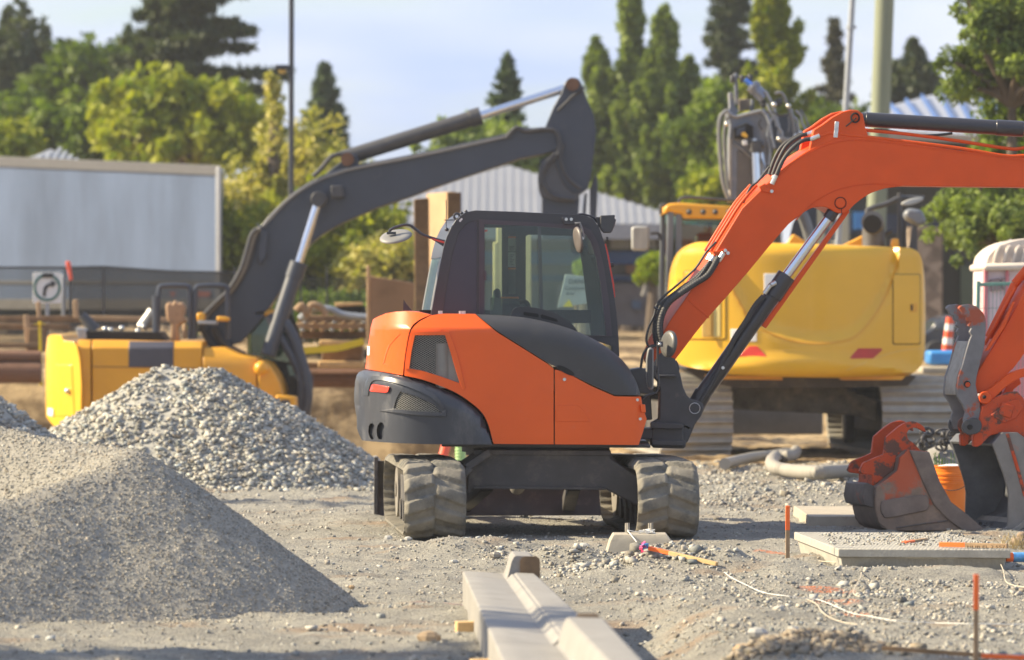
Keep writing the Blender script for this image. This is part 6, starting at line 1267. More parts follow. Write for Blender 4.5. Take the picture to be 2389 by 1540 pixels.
# ---------------------------------------------------------------- street side: trailer, fence, sign, timbers
def pm(name,polys,D,y0,y1,mat,label,cat,group=None,bev=.01):
    mb=MB()
    for q in polys: mb.prism(q,D,y0,y1)
    return mb.thing(name,mat,label,cat,group,bev)
def ep(root,name,polys,D,y0,y1,mat,bev=.01):
    mb=MB()
    for q in polys: mb.prism(q,D,y0,y1)
    return mb.build(name,mat,root,bev=bev)
m_trl=M('trailer sheet with painted sky reflection',(.115,.155,.24),.2,var=.22,vs=1.3,spec=.6,stretch=(1,1,.22))  # white sheet; blue sky reflection and its streaks are put into the colour
DT=80
tr=empty('box_trailer',Vector((P(0,0,DT).x-3,DT+1.5,H(-9,80))),'white box trailer parked along the street at the left','trailer')
def trx(px,py,dy=0):
    """the trailer wall recedes to the left"""
    D=DT+(515-px)*.006; p=P(px,py,D); return Vector((p.x,D+dy,p.z))
def tq(name,pts,off,th,mat,bev=.005):
    mb=MB(); A=[trx(x,y,-off) for x,y in pts]; mb.ext(A,(0,th,0)); return mb.build(name,mat,tr,bev=bev)
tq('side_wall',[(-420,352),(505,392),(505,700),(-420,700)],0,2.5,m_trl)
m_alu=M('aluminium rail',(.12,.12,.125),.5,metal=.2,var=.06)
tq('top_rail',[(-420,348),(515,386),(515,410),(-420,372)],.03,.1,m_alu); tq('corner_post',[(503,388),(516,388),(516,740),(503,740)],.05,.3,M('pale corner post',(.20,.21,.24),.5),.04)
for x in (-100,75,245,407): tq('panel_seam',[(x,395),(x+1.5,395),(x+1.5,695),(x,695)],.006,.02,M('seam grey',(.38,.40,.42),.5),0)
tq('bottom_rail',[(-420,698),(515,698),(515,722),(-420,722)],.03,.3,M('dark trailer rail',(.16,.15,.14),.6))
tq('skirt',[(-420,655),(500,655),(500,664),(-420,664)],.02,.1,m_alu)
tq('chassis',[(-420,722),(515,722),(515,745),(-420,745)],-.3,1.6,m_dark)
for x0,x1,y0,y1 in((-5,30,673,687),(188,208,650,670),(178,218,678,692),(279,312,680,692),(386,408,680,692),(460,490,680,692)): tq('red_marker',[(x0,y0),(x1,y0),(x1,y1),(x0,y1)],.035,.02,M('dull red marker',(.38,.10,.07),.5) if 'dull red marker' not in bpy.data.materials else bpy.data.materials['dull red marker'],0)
# temporary fence with dark screen
def netmat(name,c,a):
    m,nt,N,L,b=newmat(name); N.remove(b); out=[x for x in N if x.type=='OUTPUT_MATERIAL'][0]
    t=N.new('ShaderNodeBsdfTransparent'); d=N.new('ShaderNodeBsdfDiffuse'); d.inputs[0].default_value=rgb(c); mx=N.new('ShaderNodeMixShader'); mx.inputs[0].default_value=a; L.new(t.outputs[0],mx.inputs[1]); L.new(d.outputs[0],mx.inputs[2]); L.new(mx.outputs[0],out.inputs[0]); return m
m_net=netmat('dark fence netting',(.075,.075,.07),.62); m_net2=netmat('thin fence wire',(.06,.07,.065),.28)
DF=68
fe=empty('screened_fence',Vector((P(260,0,DF).x,DF,.7)),'site fence with dark see-through screening before the white trailer','fence')
ep(fe,'screen_netting',[[(160,626),(240,622),(400,633),(517,634),(545,640),(545,760),(160,760)]],DF,DF,DF+.01,m_net,0)
ep(fe,'wire_panel',[[(-200,624),(160,624),(160,800),(-200,800)]],DF,DF,DF+.01,m_net2,0)
ep(fe,'top_rail',[[(-200,622),(160,622),(240,620),(400,631),(560,634),(560,638),(400,635),(240,624),(160,627),(-200,627)]],DF,DF-.02,DF+.02,m_met,0)
for x in(-150,150,240,545,700,760): ep(fe,'fence_post',[[(x,622),(x+4,622),(x+4,800),(x,800)]],DF,DF-.03,DF+.01,m_met,0)
ep(fe,'wire_panel',[[(545,640),(965,652),(965,700),(545,720)]],DF,DF,DF+.01,m_net2,0)
# road sign
sg=empty('road_sign',Vector((P(110,0,65).x,65,.7)),'white square sign with a green ring and a black right-turn arrow','sign')
ep(sg,'sign_board',[rrect(77,636,143,708,4)],65,65,65.03,m_white,.004)
def ring_(cx,cy,r0,r1,D,y,mat,nm,root):
    mb=MB(); n=40; V=[]; 
    for r_ in(r0,r1):
        for dy in(0,.012):
            for i in range(n): t=2*math.pi*i/n; p=P(cx+r_*math.cos(t),cy+r_*math.sin(t),D); V.append(Vector((p.x,y+dy,p.z)))
    Fc=[]
    for i in range(n):
        j=(i+1)%n
        for a,b in((0,n),(n,3*n),(3*n,2*n),(2*n,0)): Fc.append((a+i,a+j,b+j,b+i))
    mb.add(V,Fc); return mb.build(nm,mat,root)
ring_(110,671,26.5,32,65,64.985,M('dark green ring',(.01,.12,.10),.5),'green_ring',sg)
m_ink=M('sign black',(.02,.02,.025),.5)
ep(sg,'turn_arrow',[cr([(100,691),(101,678),(104,668),(112,662),(120,660)],3)+[(120,653),(131,661),(122,671),(121,667),(114,668),(109,674),(107,683),(107,692)]],65,64.985,64.995,m_ink,0)
ep(sg,'black_strip',[[(99,637),(124,637),(124,648),(99,648)]],65,64.98,64.998,m_ink,0)
ep(sg,'sign_post',[[(106,708),(114,708),(114,800),(106,800)]],65,65,65.06,m_galv,.005)
fl=empty('marker_flag',Vector((P(160,0,66).x,66,.7)),'orange red flag tied to a thin pole beside the arrow sign','flag'); ep(fl,'pole',[[(161,640),(165,640),(165,760),(161,760)]],66,66,66.04,m_met,0); ep(fl,'flag_cloth',[[(153,612),(158,608),(165,612),(168,640),(170,652),(163,655),(160,640)]],66,65.96,66.0,M('orange red cloth',(.85,.12,.06),.7),.01)
pm('sign_post_steel',[[(143,640),(149,640),(150,745),(143,745)]],66.5,66.5,66.6,m_galv,'plain galvanised post standing right of the arrow sign','post')
# timbers along the far edge of the pit, left part
TL=[('timber_beam',[(-60,738),(185,736),(185,752),(-60,750)],64.6,.25,m_woodd,'long brown timber beam under the arrow sign','timbers along the pit edge'),
('timber_beam',[(-60,755),(160,755),(160,770),(-60,768)],64.4,.25,m_woodd,'second brown timber beam, just below the long one under the sign','timbers along the pit edge'),
('timber_beam',[(180,736),(470,742),(470,752),(180,748)],65.4,.25,m_wood,'tan timber beam running behind the left excavator deck','timbers along the pit edge'),
('timber_post',[(84,705),(93,702),(94,742),(86,742)],64.3,.1,m_woodt,'short pale stake under the arrow sign','pale stakes on the pit edge'),
('timber_post',[(170,700),(180,698),(182,742),(171,742)],64.3,.1,m_woodt,'short pale stake right of the arrow sign','pale stakes on the pit edge'),
('timber_post',[(54,735),(66,735),(70,820),(60,822)],64.2,.1,m_woodt,'leaning pale post at the left end of the shoring','pale stakes on the pit edge'),
('shoring_box',[(66,765),(100,768),(100,822),(64,820)],64.1,.5,m_woodd,'dark wooden box behind the tail of the left excavator',None),
('earth_bank_board',[(-60,800),(95,800),(95,812),(-60,812)],64.0,.2,m_woodd,'weathered board above the rusty pipes at the left','timbers along the pit edge')]
for nm,q,D,th,m_,l,g_ in TL: pm(nm,[q],D,D,D+th,m_,l,'timber',g_)
def pipe(x0,x1,y,D,r,label):
    mb=MB(); mb.cyl(P(x0,y,D),P(x1,y,D),r,n=24); return mb.thing('steel_pipe',m_rust,label,'pipe','rusty strut pipes across the pit')
pipe(-80,96,831,63.2,.075,'thin rusty pipe, upper of two left of the left excavator'); pipe(-80,96,868,63.2,.15,'thick rusty pipe, lower of two left of the left excavator')
pipe(700,1000,882,63.2,.13,'thick rusty pipe across the pit behind the tail of the orange excavator')
mb=MB(); mb.bar(P(92,750,63.6),P(96,900,63.6),.04,.01); mb.bar(P(70,822,63.5),P(100,822,63.5),.06,.01); mb.bar(P(80,756,63.6),P(105,756,63.6),.14,.01); mb.thing('caution_tape',m_tape,'yellow caution tape hanging beside the tail of the left excavator','tape')
# shoring stack behind the tail of the mini excavator
gst='stacked shoring timbers behind the mini excavator'
for i,(x0,x1,y0,y1,D,m_,l) in enumerate(((695,870,735,752,62.4,m_woodd,'top timber of the weathered stack behind the orange tail'),(690,868,753,768,62.3,m_wood,'second timber of the weathered stack behind the orange tail'),(700,866,772,790,62.5,m_woodd,'third timber of the weathered stack behind the orange tail'),(745,848,793,806,62.0,m_woodp,'pale upper board of the crate in the timber stack'),(742,848,842,858,62.0,m_woodp,'pale lower board of the crate in the timber stack'),(750,846,806,842,62.3,m_woodd,'dark panel between the two pale boards of the stack'),(690,866,845,860,62.6,m_woodd,'lowest dark timber of the stack over the rusty pipe'))):
    pm('shoring_timber',[[(x0,y0),(x1,y0+1),(x1,y1+1),(x0,y1)]],D,D,D+.5,m_,l,'timber',gst,.015)
for k in range(7): 
    x=700+k*23; pm('spacer_block',[[(x,766),(x+9,766),(x+9,774),(x,774)],[(x+6,750),(x+14,750),(x+14,755),(x+6,755)]],62.2,62.2,62.4,m_galv if k%3==0 else m_wood,'small spacer block between the timbers of the weathered stack','block','spacer blocks in the stack')
mb=MB(); mb.tube([P(x,y,62.1) for x,y in((700,745),(730,722),(770,722),(800,735),(865,742))],.05); mb.thing('grey_pipe',m_galv,'bent grey pipe lying on top of the weathered timber stack','pipe')
mb=MB(); mb.tube([P(x,y,62) for x,y in((690,725),(705,712),(715,735),(725,712),(748,716),(760,735))],.045); mb.thing('cut_branch',m_wood,'pale crooked branches lying on the left of the timber stack','branch')
pm('dark_crate',[[(785,712),(850,714),(852,738),(790,736)]],62.8,62.8,63.4,m_dark,'dark box lying on the timber stack with a board on it','box')
pm('loose_board',[[(780,706),(845,705),(846,712),(782,716)]],62.7,62.7,63.,m_woodp,'pale board on the dark box behind the orange tail','board')
mb=MB(); V=[P(x,y,61.9) for x,y in((690,820),(740,816),(790,812),(848,796))]; 
for a,b in zip(V,V[1:]): mb.bar(a,b,.01,.09)
mb.thing('caution_tape',m_tape,'yellow caution tape stretched across the timber stack','tape')
# tall boards
for q,m_,l,D in (([(965,465),(1000,462),(1003,800),(968,800)],m_woodd,'left dark brown upright of the tall shoring boards',60.0),([(1042,448),(1075,449),(1073,800),(1044,800)],m_woodd,'right brown upright of the tall shoring boards',60.1)):
    pm('shoring_board',[q],D,D,D+.12,m_,l,'board','tall shoring boards left of the cab')
mb=MB(); mb.ext([P(994,452,60.7),P(1050,447,60.15),P(1053,800,60.15),P(1000,800,60.7)],(.08,.08,0)); mb.thing('shoring_board',m_woodt,'wide light tan upright board of the tall shoring boards','board','tall shoring boards left of the cab',bev=.01)
pm('plywood_sheet',[[(860,643),(966,660),(966,800),(862,800)]],61,61,61.1,M('brown board panel',(.30,.20,.12),.8,var=.3,vs=2,dirt=((.12,.08,.06),.5,2,.6,.2)),'low brown board panel left of the tall boards','panel')
pm('shoring_post',[[(855,620),(862,620),(862,800),(855,800)]],60.8,60.8,60.9,m_woodt,'thin pale post at the left end of the low brown panel','post')
# pale posts seen through the cab windows
for q,l,g_ in (([(1158,530),(1176,530),(1174,730),(1158,730)],'tall thin cream post seen through the rear cab window',None),([(1150,565),(1164,565),(1164,735),(1150,735)],'wide cream post seen through the rear cab window',None),([(1188+36,535),(1188+50,535),(1188+50,730),(1188+36,730)],'cream post seen behind the middle of the cab window',None)):
    pm('cream_post',[q],50,50,50.1,M('cream post paint',(.62,.50,.24),.7) if 'cream post paint' not in bpy.data.materials else bpy.data.materials['cream post paint'],l,'post','cream posts behind the cab')
# white warning board behind the cab
ws=empty('warning_board',P(1345,740,47)*1,'white warning board with black lettering and a yellow triangle, seen through the cab','sign')
ep(ws,'board',[[(1318,640),(1374,646),(1371,708),(1300,718)]],47,47,47.03,M('dull white board',(.40,.41,.42),.6),.004)
ep(ws,'yellow_triangle',[[(1327,698),(1337,716),(1313,716)]],47,46.985,46.995,m_tape,0)
def text(body,x,y,D,size,mat,parent,name='lettering',dy=0):
    c=bpy.data.curves.new(name,'FONT'); c.body=body; c.size=size; c.extrude=.002; t=bpy.data.objects.new('t',c); COL.objects.link(t); me=bpy.data.meshes.new_from_object(t); bpy.data.objects.remove(t); me.materials.append(mat)
    o=bpy.data.objects.new(name,me); COL.objects.link(o); o.parent=parent; p=P(x,y,D); o.location=Vector((p.x,D-.012-dy,p.z))-wloc(parent); o.rotation_euler=(R(90),0,0); return o
text('DANGER',1326,662,47,.065,m_ink,ws); text('Construction',1318,676,47,.045,m_ink,ws); text('Area',1320,688,47,.042,m_ink,ws)
ep(ws,'board_post',[[(1340,712),(1346,712),(1346,1000),(1340,1000)]],47,47.03,47.08,m_wood,.004)
mb=MB(); mb.tube([P(1048,1010,47),P(1040,1040,46.9),P(1030,1075,46.8)],.05,n=10,seg=3); mb.thing('drain_pipe',M('orange red plastic pipe',(.75,.09,.03),.4),'short orange red plastic pipe leaning behind the left track','pipe')
mb=MB(); mb.tube([P(1076,1020,46),P(1074,1050,46),P(1075,1095,46)],.055,n=10,seg=5,rib=.06,ribp=.03); mb.thing('drain_pipe',M('pale green plastic pipe',(.34,.52,.22),.5),'pale green ribbed pipe standing behind the left track','pipe')
# ---------------------------------------------------------------- buildings
m_roof=M('grey standing seam roof',(.27,.275,.29),.45,metal=.2,var=.06,vs=1)
m_wall=M('dark taupe wall',(.13,.115,.10),.8,var=.2,vs=.8)
m_band=m_bluep
def roofed(name,D,apex,el,er,eb,label,wallbot=760,depth=8,ridge=0,back=4,nr=46):
    rt=empty(name,Vector((P(apex[0],0,D).x,D+depth/2,H(0,D))),label,'building')
    # hip roof: front slope from eave at D to apex at D+back
    A=P(el[0],el[1],D); B=P(er[0],er[1],D); s_=(D+back)/D; T=P(apex[0],apex[1],D+back)
    mb=MB(); C_=Vector((A.x*s_,D+2*back,A.z)); E_=Vector((B.x*s_,D+2*back,B.z)); dn=Vector((0,0,-.12))
    V=[A,B,T,C_,E_]; V+= [v+dn for v in V]; mb.add(V,[(0,1,2),(1,4,2),(4,3,2),(3,0,2),(5,7,6),(6,7,9),(9,7,8),(8,7,5),(0,5,6,1),(1,6,9,4),(4,9,8,3),(3,8,5,0)]); mb.build('roof',m_roof,rt,smooth=False)
    mb=MB()
    for i in range(1,nr):
        t=i/nr; base=A.lerp(B,t); 
        # rib runs up the slope until it meets the hip
        tt=min(t,1-t)*2; k=min(1,(t*(B.x-A.x))/(T.x-A.x) if base.x<T.x else (B.x-base.x)/(B.x-T.x)); top=Vector((base.x+(0)*k,base.y+(T.y-A.y)*k,base.z+(T.z-A.z)*k)); up=Vector((0,0,.03)); mb.bar(base,top,.09,.035)
    mb.build('roof_rib',m_roof,rt,smooth=False)
    mb=MB(); mb.bar(A-Vector((0,.05,.14)),B-Vector((0,.05,.14)),.12,.28); mb.build('fascia',M('pale fascia',(.30,.30,.31),.6) if 'pale fascia' not in bpy.data.materials else bpy.data.materials['pale fascia'],rt)
    return rt
bA=roofed('street_building',88,(1185,386),(700,522),(1640,524),540,'low building with a grey ribbed roof and a blue band behind the cab')
ep(bA,'wall',[[(760,530),(1600,530),(1600,760),(760,760)]],89,89.3,95,m_wall,0)
ep(bA,'blue_band',[[(760,586),(1600,586),(1600,616),(760,616)]],89,89.2,89.31,m_band,0)
ep(bA,'window',[[(1425,545),(1470,545),(1470,580),(1425,580)],[(1485,545),(1530,545),(1530,580),(1485,580)]],89,89.2,89.31,M('dull window grey',(.28,.29,.28),.3),0)
ep(bA,'blue_band',[[(760,642),(1600,642),(1600,656),(760,656)]],89,89.2,89.31,M('dim blue band',(.05,.075,.15),.6),0)
ep(bA,'brown_band',[[(1460,618),(1600,618),(1600,640),(1460,640)]],89,89.15,89.31,M('brick brown',(.24,.13,.07),.8),0)
ep(bA,'base_wall',[[(1300,662),(1600,662),(1600,760),(1300,760)]],88,88.6,89,M('dusky base wall',(.14,.12,.115),.9,var=.2,vs=1),0)
for x in(1475,1515): ep(bA,'blue_patch',[[(x,700),(x+22,702),(x+22,722),(x,720)]],88,88.5,88.62,M('slate blue',(.07,.10,.15),.6) if 'slate blue' not in bpy.data.materials else bpy.data.materials['slate blue'],0)
# right building
bB=empty('street_building',Vector((P(2200,0,96).x,98,1)),'dark building with blue-seamed metal roof and a stone pillar behind the right excavator','building')
Rf=[P(2070,262,92),P(2345,262+25,92),P(2480,290,92),P(2480,120,100),P(2335,180,100),P(2070,252,94)]
A=P(1900,300,90); B=P(2600,330,90); Dv=P(2340,178,104)
nrm=(B-A).cross(Dv-A).normalized()
if nrm.y>0: nrm=-nrm
def onp(px,py):
    r_=P(px,py,1.0)-Vector((0,0,CH)); o=Vector((0,0,CH)); t=(A-o).dot(nrm)/r_.dot(nrm); return o+r_*t
C_=onp(2600,108); E_=onp(2075,247)
mb=MB(); V=[A,B,C_,Dv,E_]; mb.add(V+[v+Vector((0,.1,-.15)) for v in V],[(0,1,2,3,4),(9,8,7,6,5)]+[(i,(i+1)%5,(i+1)%5+5,i+5) for i in range(5)]); mb.build('roof',M('light metal roof',(.36,.37,.40),.4,metal=.2,var=.04),bB,smooth=False)
mb=MB()
nrm=(B-A).cross(Dv-A).normalized()
if nrm.y>0: nrm=-nrm
for k in range(14):
    x0=2075+k*37; a=P(x0,245+0*k,92); 
    lo=P(x0+42,300+k*1.5,90); hi=P(x0+(-6),max(120,246-(k)*9.6),93.5+k*1.5)
    # project both ends on the roof plane along the view ray
    def onp(px,py):
        r_=P(px,py,1.0)-Vector((0,0,CH)); o=Vector((0,0,CH)); t=(A-o).dot(nrm)/r_.dot(nrm); return o+r_*t
    lo=onp(x0+48,302+k*1.5); hi=onp(x0,249-k*9.8); mb.bar(lo+nrm*.05,hi+nrm*.05,.05,.08)
mb.build('roof_seam',M('blue roof seam',(.06,.13,.34),.5),bB,smooth=False)
ep(bB,'wall',[[(1980,310),(2600,330),(2600,760),(1980,760)]],93,93,104,M('very dark wall',(.035,.035,.032),.8,var=.3,vs=.6),0)
ep(bB,'blue_band',[[(1980,500),(2400,500),(2400,545),(1980,545)]],93,92.9,93.05,M('navy band',(.015,.028,.07),.6),0)
ep(bB,'window',[[(1990,495),(2020,495),(2020,535),(1990,535)]],93,92.8,92.95,M('bright blue sign',(.05,.25,.62),.5),0)
def stonemat():
    m,nt,N,L,b=newmat('stone pillar'); tc=N.new('ShaderNodeTexCoord'); v=N.new('ShaderNodeTexVoronoi'); v.inputs['Scale'].default_value=5; L.new(tc.outputs['Object'],v.inputs[0]); r=N.new('ShaderNodeValToRGB'); r.color_ramp.elements[0].color=(.10,.07,.05,1); r.color_ramp.elements[1].color=(.42,.33,.25,1); L.new(v.outputs['Color'],r.inputs[0]); L.new(r.outputs[0],b.inputs['Base Color']); b.inputs['Roughness'].default_value=.9; return m
ep(bB,'stone_pillar',[[(2122,530),(2200,530),(2200,760),(2122,760)]],92,92.2,92.8,stonemat(),.02)
ep(bB,'green_door',[[(2240,620),(2290,620),(2290,760),(2240,760)]],92.8,92.8,92.95,M('olive door',(.06,.085,.05),.6),0)
# small gable at the far left
bC=empty('street_building',Vector((P(120,0,91).x,92,1)),'small grey gable roof peeping over the white trailer at the left','building')
mb=MB(); A=P(30,384,90); B=P(205,390,90); T=P(118,348,92); C_=A+Vector((0,6,0)); E_=B+Vector((0,6,0)); mb.add([A,B,T,C_,E_],[(0,1,2),(1,4,2),(4,3,2),(3,0,2),(0,3,4,1)]); mb.build('roof',m_roof,bC,smooth=False)
mb=MB()
for i in range(1,10):
    t=i/10; base=A.lerp(B,t); k=min(1,2*min(t,1-t)); mb.bar(base,base.lerp(Vector((base.x,T.y,T.z)),k),.07,.07)
mb.build('roof_rib',M('roof rib grey',(.25,.27,.3),.5),bC,smooth=False)
ep(bC,'wall',[[(45,386),(195,389),(195,760),(45,760)]],90,90.4,97,m_wall,0)
# ---------------------------------------------------------------- poles
def pole(name,top,bot,D,r,mat,label,cat='pole',r2=None,z0=1.0,deg=20):
    a=P(*bot,D); b=P(*top,D); d=(b-a).normalized(); k=(a.z-z0)/d.z if d.z else 0; a2=a-d*k; mb=MB(); mb.cyl(a2,b+d*1.5,r,r2 or r,n=deg); rt=empty(name,a2,label,cat); mb.build('pole_shaft',mat,rt); return rt
lpz=pole('lamp_pole',(680,-10),(679,440),72,.042,m_blackpole,'tall slim dark lamp pole rising behind the bend of the dark boom','lamp pole')
ep(lpz,'lamp_head',[[(642,152),(672,152),(678,158),(678,163),(645,163)]],72,71.9,72.1,m_blackpole,.02); ep(lpz,'lamp_glass',[[(650,162),(668,162),(666,172),(652,172)]],72,71.95,72.05,M('amber glass',(.55,.38,.08),.4),.02)
pole('metal_pole',(1988,-10),(1972,262),70,.05,m_galv,'slim grey metal pole left of the wooden utility pole',r2=.045)
mb=MB(); mb.cyl(P(1985,60,70),P(1985,68,70),.075); mb.thing('pole_collar',m_galv,'small collar clamped round the slim grey metal pole','collar')
pole('utility_pole',(2063,-10),(2042,560),74,.158,M('green tinted pole wood',(.20,.225,.155),.8,var=.15,vs=3,stretch=(4,4,.3),dirt=((.22,.17,.11),.56,5,.5,.2)),'thick greenish wooden utility pole right of the slim metal pole',r2=.150,deg=32)
# ---------------------------------------------------------------- right edge: toilet, mesh fence, car, barrier
to_=empty('portable_toilet',Vector((P(2430,0,45).x,45.3,0)),'pink and white portable toilet with a ribbed cream roof at the right edge','portable toilet')
m_pink=M('faded pink plastic',(.62,.20,.22),.5,var=.08); m_cream=M('cream plastic roof',(.62,.54,.46),.5,var=.05); m_pw=M('pinkish white plastic',(.66,.55,.56),.5,var=.06)
ep(to_,'side_wall',[[(2298,626),(2560,626),(2560,1130),(2293,1130)]],44.6,44.6,45.8,m_pw,.03); ep(to_,'corner_trim',[[(2292,625),(2302,625),(2299,1130),(2287,1130)],[(2345,625),(2352,625),(2345,1130),(2336,1130)]],44.6,44.55,44.62,m_pink,.02)
ep(to_,'roof_rim',[[(2291,615),(2560,608),(2560,628),(2291,632)]],44.6,44.5,45.9,m_cream,.03)
dome=cr([(2298,616),(2304,596),(2325,576),(2355,563),(2400,555),(2450,553)],4)+[(2560,560),(2560,616)]
ep(to_,'roof_dome',[dome],44.6,44.6,45.8,m_cream,.08)
mb=MB()
for k in range(6):
    x=2318+k*22; mb.tube([P(x,614,44.58),P(x+4,596,44.56),P(x+14,575,44.6),P(x+40,562,44.9)],.018,n=6)
mb.build('roof_rib',m_cream,to_)
ep(to_,'vent_louvre',[[(2308,652),(2330,649),(2332,676),(2310,680)],[(2334,649),(2344,648),(2346,674),(2336,676)]],44.6,44.56,44.6,M('louvre grey',(.25,.18,.18),.6),.005)
ep(to_,'wall_panel',[[(2352,700),(2560,700),(2560,1100),(2346,1100)]],44.6,44.57,44.61,m_pink,.01)
mf=empty('mesh_fence',Vector((P(2350,0,43).x,43,0)),'green wire mesh fence panel before the portable toilet','fence')
mb=MB()
for k in range(32): x=2280+k*9; mb.bar(P(x,660,43),P(x-8,1100,43),.005,.005)
for k in range(8): mb.bar(P(2276,668+k*52,43),P(2570,660+k*52,43),.005,.005)
mb.build('wire_mesh',M('green grey wire',(.20,.29,.25),.4,metal=.3),mf,smooth=False)
mb=MB(); mb.bar(P(2282,656,43),P(2272,1110,43),.035,.035); mb.bar(P(2280,664,43),P(2560,656,43),.03,.03); mb.build('panel_frame',M('green fence tube',(.13,.27,.22),.4),mf,bev=.004)
# parked car
ca=empty('parked_car',Vector((P(2240,0,72).x,73,1)),'dark parked car seen between the right excavator and the mesh fence','car')
ep(ca,'car_body',[cr([(2150,780),(2170,768),(2185,748),(2215,736),(2260,735),(2300,745),(2330,768),(2350,790)],4)+[(2350,830),(2150,830)]],72,72,73.7,M('dark blue car paint',(.035,.04,.055),.2,coat=.6),.05)
ep(ca,'car_window',[cr([(2178,768),(2192,750),(2215,742),(2255,742)],3)+[(2290,766)]],72,71.97,72.0,M('car glass',(.10,.12,.14),.08,spec=.8),.01)
mb=MB()
for x in(2185,2315): c=P(x,824,71.98); mb.cyl(c-Vector((0,.05,0)),c+Vector((0,.2,0)),.20,n=24)
mb.build('car_wheel',m_rub,ca,bev=.02)
td=empty('traffic_tube',Vector((P(2214,0,60).x,60,.6)),'orange and white striped traffic tube by the parked car','traffic tube')
for k in range(5):
    mb=MB(); a=P(2216-k*1.6,740+k*16,60); b=P(2216-(k+1)*1.6,740+(k+1)*16,60); mb.cyl(a,b,.052+.004*k,n=16); mb.build('tube_band',m_white if k in(1,3) else M('orange red plastic',(.75,.10,.03),.5) if k==0 else bpy.data.materials['orange red plastic'],td)
mb=MB(); mb.cyl(P(2209,820,60),P(2208,832,60),.16,.18,n=20); mb.build('tube_base',m_rub,td)
pm('blue_barrier',[[(2166,818),(2320,818),(2320,852),(2166,852)]],58,58,58.6,M('blue barrier plastic',(.04,.22,.55),.4,var=.3,vs=2),'bright blue low barrier right of the right excavator counterweight','barrier',None,.04)
pm('kerb_block',[[(2150,856),(2320,856),(2320,872),(2150,872)]],57.5,57.5,58.2,m_conc,'long pale concrete kerb under the blue barrier','kerb',None,.02)
pm('tan_drum',[[(2135,872),(2230,874),(2228,960),(2140,960)]],57,57,57.6,M('dark tan box',(.22,.17,.11),.8,var=.4,vs=3,dirt=((.07,.06,.05),.5,4,.7,.2)),'dark tan metal bin behind the right steel track','bin',None,.02)
# ---------------------------------------------------------------- trees
def leafmat(name,c1,c2,tr=.35):
    m,nt,N,L,b=newmat(name); at=N.new('ShaderNodeAttribute'); at.attribute_name='col'; mx=N.new('ShaderNodeMix'); mx.data_type='RGBA'; L.new(at.outputs['Fac'],mx.inputs[0]); mx.inputs[6].default_value=rgb(c1); mx.inputs[7].default_value=rgb(c2)
    L.new(mx.outputs[2],b.inputs['Base Color']); b.inputs['Roughness'].default_value=.6; b.inputs['Specular IOR Level'].default_value=.3
    t=N.new('ShaderNodeBsdfTranslucent'); g_=N.new('ShaderNodeMix'); g_.data_type='RGBA'; g_.blend_type='MULTIPLY'; g_.inputs[0].default_value=1; L.new(mx.outputs[2],g_.inputs[6]); g_.inputs[7].default_value=(1.25,1.35,.5,1); L.new(g_.outputs[2],t.inputs[0])
    s_=N.new('ShaderNodeMixShader'); s_.inputs[0].default_value=tr; out=[x for x in N if x.type=='OUTPUT_MATERIAL'][0]; L.new(b.outputs[0],s_.inputs[1]); L.new(t.outputs[0],s_.inputs[2]); L.new(s_.outputs[0],out.inputs[0]); return m
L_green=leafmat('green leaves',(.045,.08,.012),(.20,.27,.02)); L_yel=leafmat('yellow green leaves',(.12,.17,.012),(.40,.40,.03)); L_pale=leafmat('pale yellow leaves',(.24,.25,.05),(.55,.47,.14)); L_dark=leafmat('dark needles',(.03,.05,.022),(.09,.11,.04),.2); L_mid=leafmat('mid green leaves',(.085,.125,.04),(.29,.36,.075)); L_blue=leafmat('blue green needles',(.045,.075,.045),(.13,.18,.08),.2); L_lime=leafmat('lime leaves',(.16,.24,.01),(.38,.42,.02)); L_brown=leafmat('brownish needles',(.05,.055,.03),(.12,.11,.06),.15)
m_bark=M('tree bark',(.10,.075,.055),.9,var=.3,vs=4,bump=.01,bs=8); m_barkl=M('pale bark',(.36,.32,.25),.85,var=.2,vs=4)
def leaves(C,N_per,rad,size,fl=1.0,asp=1.6,shade=None):
    """C (n,3) clump centres; each clump N_per leaves within rad"""
    n=len(C); rad=np.broadcast_to(rad,(n,)); d=rng.normal(0,1,(n,N_per,3)); d/=np.linalg.norm(d,axis=2,keepdims=True)+1e-9; r=rng.random((n,N_per,1))**.4; c=(C[:,None]+d*r*rad[:,None,None]*np.array([1,1,fl])).reshape(-1,3)
    m=len(c); u=rng.normal(0,1,(m,3)); u/=np.linalg.norm(u,axis=1,keepdims=True); v=np.cross(u,rng.normal(0,1,(m,3))); v/=np.linalg.norm(v,axis=1,keepdims=True)+1e-9
    s=size*rng.uniform(.6,1.4,(m,1)); V=np.stack([c-u*s*asp*.5,c+v*s*.38,c+u*s*asp*.5,c-v*s*.38],1).reshape(-1,3); Q=np.arange(m*4).reshape(-1,4)
    base=np.repeat(rng.uniform(.0,.7,n),N_per); col=np.clip(base+rng.uniform(-.2,.4,m),0,1); col=np.repeat(col,4); return V,Q,np.stack([col]*3,1)
def mktree(name,base,label,group,limbs,V,Q,Cc,lm,bark=m_bark):
    rt=empty(name,base,label,'tree',group); mb=MB()
    for pts,r in limbs: mb.tube(pts,r,n=8,seg=3)
    mb.build('trunk',bark,rt); b_=np.array(base); o=npmesh('crown',V-b_,Q,lm,False,Cc); o.parent=rt; return rt
GB='trees beyond the site'
